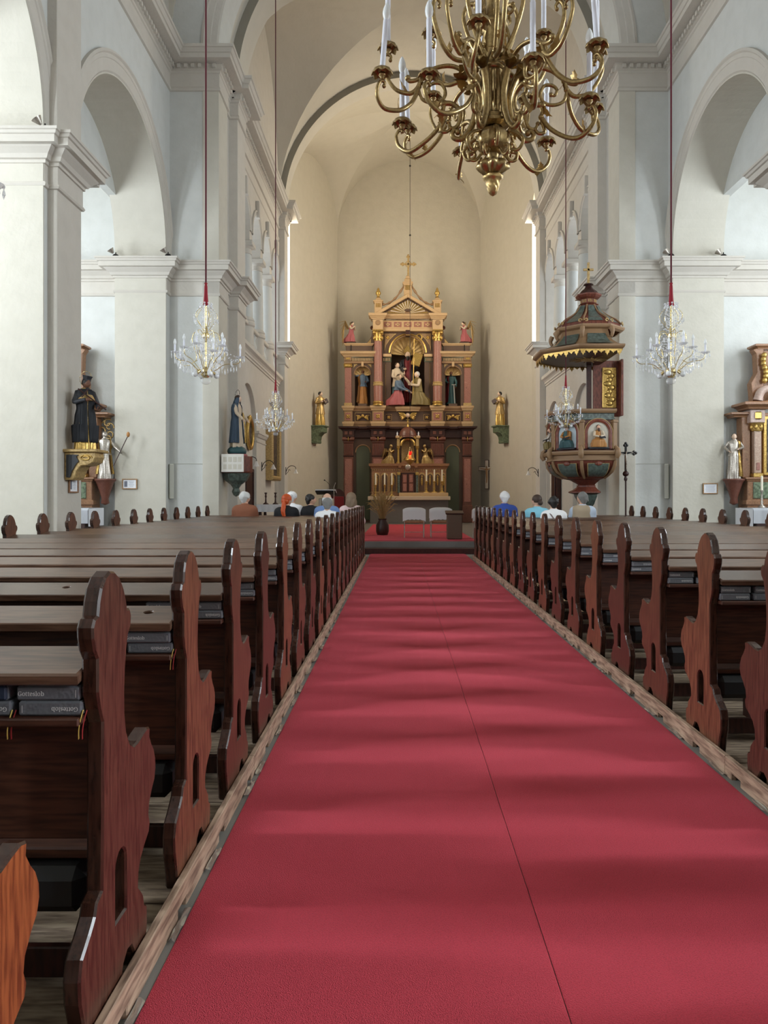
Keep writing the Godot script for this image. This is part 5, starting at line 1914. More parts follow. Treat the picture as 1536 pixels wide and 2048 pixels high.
		b.lathe([Vector2(0.25, ay(812)), Vector2(0.25, ay(809.5)), Vector2(0.21, ay(808)), Vector2(0.24, ay(806)), Vector2(0.24, ay(804.5)), Vector2(0.2, ay(803))], 24, Vector3(ax(cu), 0, 0.12), true)
		part("column_base", b, M.gold, alt)
		b = MB.new()
		b.lathe([Vector2(0.2, ay(803)), Vector2(0.205, ay(773))], 24, Vector3(ax(cu), 0, 0.12))
		part("column_drum", b, M.pink_marble, alt)
		b = MB.new()
		b.lathe([Vector2(0.205, ay(773)), Vector2(0.23, ay(772)), Vector2(0.235, ay(769.5)), Vector2(0.21, ay(768)), Vector2(0.225, ay(766)), Vector2(0.2, ay(764.5))], 24, Vector3(ax(cu), 0, 0.12), true)
		part("column_ring", b, M.gold_paint, alt)
		var rows := []
		for i in 10:
			var y := lerpf(ay(764.5), ay(683.5), i / 9.0)
			var row := PackedVector3Array()
			for j in 80:
				var a := TAU * j / 80
				var r := (0.195 - 0.02 * i / 9.0) * (1.0 - 0.075 * pow(absf(sin(8 * a)), 1.2))
				row.append(Vector3(ax(cu) + cos(a) * r, y, 0.12 - sin(a) * r))
			rows.append(row)
		b = MB.new()
		b.grid(rows, true)
		part("column_shaft", b, M.pink_marble, alt)
		b = MB.new()
		b.lathe([Vector2(0.17, ay(684)), Vector2(0.19, ay(682)), Vector2(0.17, ay(681)), Vector2(0.18, ay(672)), Vector2(0.24, ay(666))], 20, Vector3(ax(cu), 0, 0.12))
		for k in 8:
			var a := TAU * k / 8
			b.ball(Vector3(ax(cu) + cos(a) * 0.19, ay(677), 0.12 + sin(a) * 0.19), Vector3(0.05, 0.1, 0.05), 8, 6)
			if k % 2 == 1:
				b.ball(Vector3(ax(cu) + cos(a) * 0.25, ay(667.5), 0.12 + sin(a) * 0.25), Vector3(0.075, 0.075, 0.075), 10, 7)
		b.box(Vector3(ax(cu), ay(663.5), 0.12), Vector3(0.5, 0.08, 0.5), 0.02)
		part("column_capital", b, M.gold, alt)
		sp.call("column_backing", 747, 766, 664, 812, -0.3, -0.02, M.brown)
		sp.call("entablature_block", 746, 766.5, 641, 662, -0.3, 0.3, M.tan)
		rosette(U.call(756.3), 648, 0.11, 0.3, 1, M.gold, "medallion")
		b = MB.new()
		b.lathe([Vector2(0.0, 0.02), Vector2(0.1, 0.02), Vector2(0.12, 0.0), Vector2(0.1, -0.02)], 18, Vector3(ax(U.call(756.3)), ay(648), 0.31), true, Basis(Vector3.RIGHT, PI / 2))
		part("medallion_rim", b, M.tan_dark, alt)
		cp.call("cornice_block", 744, 768, 630, 641, 0.3, 0.14, M.tan)
		b = MB.new()
		for k in 6:
			var q := 0.3 * k
			b.ball(Vector3(ax(U.call(743.5)) - s * 0.02, ay(655) , -0.05), Vector3(0.1, 0.1, 0.12), 10, 7)
		part("side_scroll", b, M.brown_marble, alt)
		# pinnacle
		sp.call("pinnacle_block", 749, 764, 604, 630, -0.2, 0.14, M.tan)
		cp.call("pinnacle_cornice", 749, 764, 602, 606, 0.14, 0.05, M.tan)
		for k in 3:
			sp.call("gilt_flute", 752.3 + 3.4 * k, 754.3 + 3.4 * k, 608, 616, 0.13, 0.16, M.gold, 0.005)
		b = MB.new()
		b.lathe([Vector2(0.23, ay(602)), Vector2(0.12, ay(597)), Vector2(0.08, ay(595))], 4, Vector3(ax(U.call(756.5)), 0, -0.03), true, Basis.IDENTITY, Vector2.ONE, true)
		part("pinnacle_roof", b, M.tan, alt)
		b = MB.new()
		b.lathe([Vector2(0.1, ay(595)), Vector2(0.06, ay(593.5)), Vector2(0.07, ay(592.5)), Vector2(0.05, ay(591.5)), Vector2(0.115, ay(588)), Vector2(0.12, ay(585)), Vector2(0.08, ay(581)), Vector2(0.05, ay(580)), Vector2(0.07, ay(578.5)), Vector2(0.03, ay(576.5)), Vector2(0.004, ay(574))], 16, Vector3(ax(U.call(756.5)), 0, -0.03))
		part("urn_finial", b, M.gold, alt)
		# garland swinging up to the central pedestal
		var pts := []
		for k in 13:
			var u := k / 12.0
			pts.append(Vector3(lerpf(ax(U.call(764)), ax(U.call(808)), u), ay(609) + 0.88 * pow(u, 2.2), 0.0))
		b = MB.new()
		var rad := []
		for k in 13: rad.append(0.045 + 0.02 * sin(k * 2.0))
		b.tube(pts, rad, 8)
		part("garland", b, M.tan_dark, alt)
	# ---- central bay
	var field := PackedVector2Array([Vector2(ax(765), ay(813)), Vector2(ax(866), ay(813)), Vector2(ax(866), ay(663)), Vector2(ax(765), ay(663))])
	b = MB.new()
	b.plate([field, arch_panel(782, 849, 672, 812.5, 0)], Vector3(0, 0, -0.35), Vector3.RIGHT, Vector3.UP, 0.32)
	part("niche_wall", b, M.brown, alt)
	ab("niche_back", 780, 851, 671, 813, -1.2, -1.14, M.niche_dark, 0.0)
	shell(782, 849, 673, -0.06, M.gold_paint, 11)
	gold_arch("gilt_arch", 780, 851, 670, 0.0, 0.07, M.gold)
	gold_arch("niche_surround", 783, 848, 673, 0.0, 0.05, M.tan_dark)
	ab("niche_impost", 765.5, 783, 708, 714, -0.2, 0.08, M.tan)
	ab("niche_impost", 848, 865.5, 708, 714, -0.2, 0.08, M.tan)
	for s in [-1.0, 1.0]:
		for k in 5:
			var u: float = 815.5 - s * (48.5 - 3.0 * k)
			ab("frieze_flute", u - 0.6, u + 0.6, 716, 722, -0.05, 0.02, M.tan, 0.005)
		ab("impost_band", minf(815.5 - s * 50, 815.5 - s * 33), maxf(815.5 - s * 50, 815.5 - s * 33), 714, 724, -0.2, -0.015, M.door_green, 0.005)
		ab("gilt_line", 815.5 - s * 44.6, 815.5 - s * 44.0, 728, 806, -0.04, -0.01, M.gold_paint, 0.003) if s < 0 else ab("gilt_line", 815.5 - s * 44.6, 815.5 - s * 44.0, 728, 806, -0.04, -0.01, M.gold_paint, 0.003)
		# carved spandrels
		var tri := PackedVector2Array([Vector2(s * ax(862) , ay(667)), Vector2(s * ax(862), ay(702)), Vector2(s * ax(858.5), ay(690)), Vector2(s * ax(852), ay(680)), Vector2(s * ax(843.5), ay(672)), Vector2(s * ax(837), ay(667))])
		b = MB.new()
		b.plate([tri], Vector3(0, 0, -0.05), Vector3.RIGHT, Vector3.UP, 0.05, 0.008)
		part("gilt_spandrel", b, M.gold_paint, alt)
		var tri2 := PackedVector2Array([Vector2(s * ax(860.8) , ay(668)), Vector2(s * ax(860.8), ay(694)), Vector2(s * ax(855), ay(681)), Vector2(s * ax(847), ay(672)), Vector2(s * ax(842), ay(668))])
		b = MB.new()
		b.plate([tri2], Vector3(0, 0, -0.03), Vector3.RIGHT, Vector3.UP, 0.045, 0.008)
		part("spandrel_panel", b, M.tan_dark, alt)
		rosette(815.5 + s * 40.0, 675, 0.1, 0.02, 5, M.gold)
	ab("keystone", 811, 820.5, 661, 674, -0.1, 0.16, M.brown_dark)
	ab("keystone_gilt", 811.5, 820, 670.5, 672.5, 0.1, 0.2, M.gold, 0.01)
	ab("architrave", 745, 886, 657.5, 663.5, -0.3, 0.14, M.tan)
	ab("frieze", 766, 865, 641, 658, -0.3, 0.06, M.tan)
	for k in 5:
		var uc := 775.5 + 20.0 * k
		ab("frieze_panel", uc - 7.5, uc + 7.5, 644.5, 654.5, 0.05, 0.075, M.pink_marble, 0.006)
		b = MB.new()
		for j in 4:
			var a := TAU * j / 4
			b.ball(Vector3(ax(uc) + cos(a) * 0.075, ay(649.5) + sin(a) * 0.05, 0.08), Vector3(0.05, 0.04, 0.025), 8, 6)
		part("frieze_rosette", b, M.tan, alt)
	for k in 44:
		var u := 768.0 + 95.0 * k / 43.0
		ab("dentil", u - 0.6, u + 0.6, 637.5, 640, 0.05, 0.13, M.tan_dark, 0.0)
	ac("cornice", 766, 865, 630, 638.5, 0.1, 0.13, M.tan)
	# gable
	b = MB.new()
	b.plate([PackedVector2Array([Vector2(ax(752), ay(630)), Vector2(ax(879), ay(630)), Vector2(ax(815.5), ay(593))])], Vector3(0, 0, -0.3), Vector3.RIGHT, Vector3.UP, 0.3)
	part("gable_field", b, M.tan_dark, alt)
	for s in [-1.0, 1.0]:
		b = MB.new()
		b.plate([PackedVector2Array([Vector2(s * ax(886), ay(630.5)), Vector2(s * ax(874), ay(630.5)), Vector2(0, ay(596)), Vector2(0, ay(588.5))])], Vector3(0, 0, -0.3), Vector3.RIGHT, Vector3.UP, 0.48, 0.02)
		part("raking_cornice", b, M.tan, alt)
		b = MB.new()
		for k in 21:
			var u := (k + 0.6) / 21.5
			b.box(Vector3(lerpf(s * ax(871), 0, u), lerpf(ay(630.2), ay(597.5), u), 0.05), Vector3(0.035, 0.05, 0.1))
		var dt := part("raking_dentils", b, M.brown, alt)
		dt.set_meta("kind", "stuff")
	for k in 27:
		var a := PI * (k + 0.5) / 27.0
		var dir := Vector2(cos(a), sin(a))
		var lim := 0.72 * absf(1.0 / maxf(0.55 * absf(dir.x) + 1.15 * dir.y, 0.2))
		lim = minf(lim, 0.92 if k % 2 == 0 else 0.8)
		var nn := Vector2(-dir.y, dir.x)
		var c := Vector2(0, ay(627.5))
		b = MB.new()
		b.plate([PackedVector2Array([c + dir * 0.14 - nn * 0.008, c + dir * lim - nn * 0.028, c + dir * lim + nn * 0.028, c + dir * 0.14 + nn * 0.008])], Vector3(0, 0, 0.0), Vector3.RIGHT, Vector3.UP, 0.03)
		part("gilt_ray", b, M.gold if k % 2 == 0 else M.cream_robe, alt)
	b = MB.new()
	b.ball(Vector3(0, ay(620.5), 0.03), Vector3(0.15, 0.07, 0.05), 14, 8)
	part("eye_medallion", b, M.brown, alt)
	# central pedestal and cross
	ab("top_block", 807.5, 823.5, 572, 592, -0.25, 0.1, M.tan)
	ac("top_cornice", 808, 823, 565, 572, 0.1, 0.06, M.tan)
	for k in 3:
		ab("gilt_flute", 810.8 + 3.4 * k, 813 + 3.4 * k, 571, 581, 0.09, 0.12, M.gold, 0.005)
	b = MB.new()
	b.lathe([Vector2(0.24, ay(565)), Vector2(0.22, ay(559)), Vector2(0.12, ay(556)), Vector2(0.13, ay(553)), Vector2(0.09, ay(551))], 4, Vector3(0, 0, -0.06), true, Basis.IDENTITY, Vector2.ONE, true)
	part("cross_foot", b, M.tan, alt)
	b = MB.new()
	b.box(Vector3(ax(816.5), ay(532), -0.06), Vector3(0.085, ay(514) - ay(551), 0.06), 0.012)
	b.box(Vector3(ax(816.5), ay(527.5), -0.06), Vector3(0.54, 0.085, 0.06), 0.012)
	for e in [Vector2(0, 0.36), Vector2(-0.28, 0), Vector2(0.28, 0)]:
		for k in 3:
			var a: float = TAU * k / 3 + e.angle()
			b.ball(Vector3(ax(816.5) + e.x + cos(a) * 0.05, ay(527.5) + e.y + sin(a) * 0.05, -0.06), Vector3(0.05, 0.05, 0.035), 10, 6)
	var ring := []
	for k in 25: ring.append(Vector3(ax(816.5) + cos(TAU * k / 24) * 0.13, ay(527.5) + sin(TAU * k / 24) * 0.13, -0.06))
	b.tube(ring, 0.018, 6)
	part("top_cross", b, M.gold_paint, alt)
	tabernacle()
	altar_figures()

func tabernacle() -> void:
	# shelf and lower retable in front of the tall back wall
	ab("retable_body", 744, 891, 938, 1000, -0.1, 0.55, M.altar_wood, 0.01)
	ac("retable_cornice", 743, 892, 928, 938.5, 0.55, 0.1, M.altar_wood)
	for k in 34:
		var u := 745.0 + 145.0 * k / 33.0
		ab("bead", u - 0.8, u + 0.8, 939.5, 942, 0.5, 0.6, M.gold_paint, 0.01)
	for q in [[748, 760], [762, 777], [779, 794], [836, 850], [852, 866], [868, 880], [882, 889]]:
		var b := MB.new()
		b.plate([arch_panel(q[0], q[1], 946, 984, 0)], Vector3(0, 0, 0.54), Vector3.RIGHT, Vector3.UP, 0.03, 0.008)
		part("gilt_panel", b, M.gold_paint, alt)
		var c := MB.new()
		c.plate([arch_panel(q[0] + 1.6, q[1] - 1.6, 949, 983, 0)], Vector3(0, 0, 0.555), Vector3.RIGHT, Vector3.UP, 0.03, 0.008)
		part("inner_panel", c, M.brown, alt)
		var d := MB.new()
		d.ball(Vector3(ax((q[0] + q[1]) * 0.5), ay(963), 0.59), Vector3(0.05, 0.2, 0.03), 8, 8)
		d.ball(Vector3(ax((q[0] + q[1]) * 0.5), ay(953.5), 0.59), Vector3(0.04, 0.05, 0.04), 8, 6)
		part("relief_figure", d, M.gold, alt)
	for u in [797.5, 833.5]:
		ab("post", u - 2.6, u + 2.6, 944, 986, 0.5, 0.66, M.slate_marble)
		ab("post_capital", u - 3.4, u + 3.4, 945, 951, 0.5, 0.69, M.gold)
	ab("tabernacle_frame", 801, 830, 946, 986, 0.5, 0.6, M.brown_dark)
	for q in [[804.5, 814], [817, 826.5]]:
		var dr := ab("tabernacle_door", q[0], q[1], 949, 984, 0.59, 0.63, M.brown_marble, 0.01)
		ab("door_panel", q[0] + 1.5, q[1] - 1.5, 951, 965, 0.62, 0.645, M.pink_marble, 0.006, dr)
		ab("door_panel", q[0] + 1.5, q[1] - 1.5, 968, 982, 0.62, 0.645, M.pink_marble, 0.006, dr)
	var b := MB.new()
	b.arch([Vector2(0.12, -0.2), Vector2(0.12, 0.12), Vector2(0, 0.1), Vector2(0, -0.2)], Vector3(0, ay(938.5), 0.56), 0.33, Vector3.RIGHT, Vector3.BACK, 0.15, PI - 0.15, 16, 0.0, 0.8)
	part("shelf_pediment", b, M.altar_wood, alt)
	b = MB.new()
	b.ball(Vector3(0, ay(935.5), 0.68), Vector3(0.13, 0.13, 0.05), 16, 8)
	part("medallion", b, M.silver, alt)
	# domed aedicule
	for s in [-1.0, 1.0]:
		b = MB.new()
		b.lathe([Vector2(0.085, ay(928)), Vector2(0.085, ay(925.5)), Vector2(0.055, ay(924)), Vector2(0.05, ay(900)), Vector2(0.075, ay(897)), Vector2(0.085, ay(894)), Vector2(0.06, ay(893))], 14, Vector3(s * ax(834.3), 0, 0.42), true)
		part("aedicule_column", b, M.gold, alt)
		ab("aedicule_pier", 815.5 + s * 18.8 - 3.0, 815.5 + s * 18.8 + 3.0, 876, 894, 0.1, 0.5, M.gold_paint)
		ab("aedicule_cornice", 815.5 + s * 20.5 - 4.0, 815.5 + s * 20.5 + 4.0, 873, 878, 0.05, 0.56, M.tan)
		b = MB.new()
		b.lathe([Vector2(0.05, ay(873.5)), Vector2(0.03, ay(872)), Vector2(0.035, ay(868)), Vector2(0.004, ay(864.5))], 10, Vector3(s * ax(836.5), 0, 0.42))
		part("aedicule_finial", b, M.candle, alt)
	b = MB.new()
	b.plate([arch_panel(803, 828, 881, 928, 0)], Vector3(0, 0, -0.05), Vector3.RIGHT, Vector3.UP, 0.1)
	part("aedicule_back", b, M.gold_paint, alt)
	gold_arch("aedicule_arch", 804, 827, 881, 0.4, 0.1, M.gold)
	b = MB.new()
	for s in [-1.0, 1.0]:
		b.plate([PackedVector2Array([Vector2(s * ax(836), ay(879)), Vector2(s * ax(832), ay(881)), Vector2(0, ay(870)), Vector2(0, ay(863))])], Vector3(0, 0, 0.3), Vector3.RIGHT, Vector3.UP, 0.2, 0.02)
	part("aedicule_gable", b, M.gold, alt)
	var rows := []
	for i in 25:
		var a := PI / 2 * i / 24.0
		var row := PackedVector3Array()
		for j in 32:
			var c := TAU * j / 32
			var r := 0.42 * cos(a) * (1.0 + 0.02 * (1 if i % 3 == 0 else 0)) + 0.004
			row.append(Vector3(cos(c) * r, ay(876) + 0.5 * sin(a), 0.25 - sin(c) * r * 0.8))
		rows.append(row)
	b = MB.new()
	b.grid(rows, true)
	part("aedicule_dome", b, M.brown_marble, alt)
	b = MB.new()
	b.lathe([Vector2(0.09, ay(857)), Vector2(0.05, ay(855)), Vector2(0.06, ay(853)), Vector2(0.03, ay(851)), Vector2(0.02, ay(847)), Vector2(0.05, ay(845)), Vector2(0.005, ay(842))], 12, Vector3(0, 0, 0.25))
	b.box(Vector3(0, ay(842), 0.25), Vector3(0.03, 0.3, 0.03), 0.005)
	b.box(Vector3(0, ay(840.5), 0.25), Vector3(0.16, 0.03, 0.03), 0.005)
	part("dome_cross", b, M.gold, alt)
	b = MB.new()
	b.lathe([Vector2(0.17, ay(928)), Vector2(0.06, ay(925)), Vector2(0.03, ay(922)), Vector2(0.19, ay(919)), Vector2(0.1, ay(915)), Vector2(0.02, ay(911)), Vector2(0.004, ay(906))], 16, Vector3(0, 0, 0.22))
	part("monstrance", b, M.gold, alt)
	# steps and altar table
	ab("table_step", 798, 894, 985.5, 992.5, 0.4, 1.0, M.tan, 0.02)
	ab("table_slab", 738, 897, 992.5, 1000, 0.3, 1.35, M.cream_robe, 0.02)
	ab("table_front", 742, 893, 1000, 1045, 0.0, 1.2, M.dark_stone, 0.01)

func altar_figures() -> void:
	var at := func(u: float, v: float, z: float) -> Vector3: return alt.position + Vector3(ax(u), ay(v), z)
	var st := func(label: String, u: float, v: float, z: float, h: float, o: Dictionary, turn := 0.0, lay := 0.0) -> Node3D:
		var t := thing("altar_statue", label, "statue", at.call(u, v, z), turn, "painted figures on the high altar")
		o.H = h
		figure(t, o)
		return t
	var t: Node3D = st.call("bearded bishop statue in gold mitre with crozier in the altar's central niche", 815.5, 803, -0.45, 2.4, {"robe": M.crimson_robe, "mantle": M.dark_robe, "skin": M.skin_pale, "hair": M.hair_dark, "beard": true, "beard_len": 0.5, "hat": "mitre", "hatm": M.gold, "m0": 0.5, "m1": TAU - 0.5, "arms": [[[-0.06, -0.15, 0.04], [0.02, -0.17, 0.14]], [[0.05, -0.14, 0.05], [0.03, -0.1, 0.16]]], "sleeve": M.dark_robe, "wide": true})
	var b := MB.new()
	b.tube([Vector3(0.24, 0.2, 0.62), Vector3(0.30, 2.9, 0.45)], 0.028, 8)
	var cr := []
	for k in 19:
		var a := PI + TAU * 1.15 * k / 18.0
		var r := 0.21 * (1.0 - 0.65 * k / 18.0)
		cr.append(Vector3(0.30 + 0.2 + cos(a) * r - 0.0, 2.9 + 0.08 - sin(a) * r * -1.0, 0.45))
	cr[0] = Vector3(0.30, 2.9, 0.45)
	b.tube(cr, 0.03, 8)
	part("crozier", b, M.gold, t)
	b = MB.new()
	b.box(Vector3(0.42, 1.93, 0.48), Vector3(0.42, 0.58, 0.1), 0.02, Basis(Vector3.BACK, -0.3))
	part("gilt_book", b, M.gold, t)
	st.call("standing youth in green and white beside the bishop statue", 794, 806, -0.2, 1.9, {"robe": M.teal_robe, "over": M.cream_robe, "y0": 0.4, "skin": M.skin_pale, "hair": M.hair_brown, "long": true, "arms": [[[-0.04, -0.16, 0.04], [0.06, -0.2, 0.14]], [[0.02, -0.15, 0.06], [0.0, -0.08, 0.18]]]}, 0.5)
	st.call("kneeling woman in rose robe and blue sleeves before the bishop statue", 796, 811, 0.15, 1.85, {"robe": M.rose_robe, "over": M.blue_robe, "y0": 0.36, "skin": M.skin_pale, "hair": M.hair_brown, "veil": M.cream_robe, "kneel": true, "arms": [[[-0.02, -0.14, 0.06], [0.1, -0.22, 0.2]], [[0.02, -0.14, 0.08], [0.08, -0.24, 0.22]]]}, 1.0)
	st.call("kneeling figure in olive cloak reaching up to the bishop statue", 836, 811, 0.15, 2.0, {"robe": M.olive_robe, "over": M.olive_robe, "y0": 0.3, "sleeve": M.cream_robe, "skin": M.skin_pale, "hair": M.hair_grey, "kneel": true, "arms": [[[-0.05, -0.08, 0.1], [-0.02, 0.03, 0.24]], [[0.02, -0.14, 0.06], [-0.1, -0.12, 0.18]]]}, -1.0)
	t = st.call("saint statue raising one arm in the side niche, blue and ochre robes", 725, 807, -0.3, 1.62, {"robe": M.ochre_robe, "over": M.blue_robe, "y0": 0.5, "mantle": M.ochre_robe, "m0": 2.0, "m1": 5.6, "skin": M.skin_dark, "hair": M.hair_grizzle, "beard": true, "beard_len": 0.2, "arms": [[[-0.12, 0.02, 0.02], [-0.16, 0.18, 0.05]], [[0.05, -0.15, 0.04], [-0.02, -0.18, 0.14]]]}, 0.15)
	t = st.call("saint statue leaning on a long sword in the side niche", 903, 807, -0.3, 1.55, {"robe": M.teal_robe, "mantle": M.crimson_robe, "m0": 3.0, "m1": 5.9, "skin": M.skin_dark, "hair": M.hair_dark, "beard": true, "beard_len": 0.35, "arms": [[[-0.08, -0.12, 0.02], [0.02, -0.17, 0.12]], [[0.06, -0.15, 0.04], [0.05, -0.3, 0.12]]]}, -0.15)
	b = MB.new()
	b.box(Vector3(0.17, 0.42, 0.22), Vector3(0.045, 0.9, 0.015), 0.005, Basis(Vector3.BACK, 0.05))
	b.box(Vector3(0.15, 0.88, 0.22), Vector3(0.2, 0.03, 0.03), 0.005)
	part("sword", b, M.silver, t)
	for s in [-1.0, 1.0]:
		t = st.call("winged angel in rose robe kneeling on the altar's attic above the %s niche" % ["raised-arm saint's", "sword saint's"][0 if s < 0 else 1], 815.5 + s * 113.5, 683.5, -0.05, 1.22, {"robe": M.rose_robe, "skin": M.skin_pale, "hair": M.hair_brown, "kneel": true, "sleeve": M.cream_robe, "nod": 0.5, "arms": [[[-0.02, -0.1, 0.08], [0.08, -0.02, 0.14]], [[0.02, -0.1, 0.08], [-0.08, -0.02, 0.14]]]}, -s * 1.0)
		for e in [-1.0, 1.0]:
			b = MB.new()
			for k in 7:
				var a := 0.15 + 0.18 * k
				b.tube([Vector3(e * 0.06, 0.6, -0.08), Vector3(e * (0.22 + 0.02 * k), 0.95 - 0.07 * k, -0.18), Vector3(e * (0.5 - 0.045 * k), 0.85 - 0.17 * k, -0.3)], [0.03, 0.06, 0.02], 7, true, 0.4)
			part("wing", b, M.gilt, t)
	for s in [-1.0, 1.0]:
		t = st.call("small gilded angel kneeling beside the domed tabernacle on the %s side" % ["rose-robed woman's", "olive-cloaked figure's"][0 if s < 0 else 1], 815.5 + s * 35.5, 928, 0.3, 1.15, {"robe": M.gilt, "skin": M.gilt, "hair": M.gilt, "kneel": true, "nod": 0.3, "arms": [[[-0.02, -0.12, 0.08], [0.08, -0.04, 0.14]], [[0.02, -0.12, 0.08], [-0.08, -0.04, 0.14]]]}, -s * 1.2)
		for e in [-1.0, 1.0]:
			b = MB.new()
			for k in 4:
				b.tube([Vector3(e * 0.05, 0.55, -0.08), Vector3(e * 0.1, 0.7 - 0.05 * k, -0.2), Vector3(e * 0.12, 0.45 - 0.1 * k, -0.35)], [0.03, 0.05, 0.015], 7, true, 0.4)
			part("wing", b, M.gilt, t)
		t.rotation.y = -s * 1.2
	# candlesticks on the table
	for u in [752.5, 770.0, 784.0, 851.6, 867.0, 882.0]:
		t = thing("altar_candlestick", "tall white candle on a gilt stick on the high altar table", "candlestick", at.call(u, 992.5 if (u < 798 or u > 894) else 985.5, 0.85), 0, "candlesticks on the high altar")
		b = MB.new()
		b.lathe([Vector2(0.12, 0), Vector2(0.12, 0.03), Vector2(0.05, 0.07), Vector2(0.03, 0.12), Vector2(0.055, 0.17), Vector2(0.025, 0.22), Vector2(0.022, 0.38), Vector2(0.045, 0.42), Vector2(0.025, 0.46), Vector2(0.07, 0.5), Vector2(0.07, 0.515), Vector2(0.03, 0.52)], 14)
		part("stick", b, M.gold, t)
		b = MB.new()
		b.lathe([Vector2(0.034, 0.515), Vector2(0.034, 1.03), Vector2(0.028, 1.04), Vector2(0.002, 1.04)], 12, Vector3.ZERO, true)
		part("candle", b, M.wax, t)

var cut_side := false   # the pulpit's flank towards the pier is flat

func octagon(r: float, y: float, c := Vector3.ZERO) -> PackedVector3Array:
	# corners of an octagon with apothem r and faces along the axes
	var p := PackedVector3Array()
	for k in 8:
		var a := TAU * (k + 0.5) / 8
		var x := cos(a) * r / cos(PI / 8)
		if cut_side: x = minf(x, sin(PI / 8) * r / cos(PI / 8))
		p.append(c + Vector3(x, y, -sin(a) * r / cos(PI / 8)))
	return p

func oct_band(prof: Array) -> MB:
	var b := MB.new()
	for i in prof.size() - 1:
		var lo := octagon(prof[i].x, prof[i].y)
		var hi := octagon(prof[i + 1].x, prof[i + 1].y)
		for k in 8:
			b.quad(lo[k], lo[(k + 1) % 8], hi[(k + 1) % 8], hi[k])
	return b

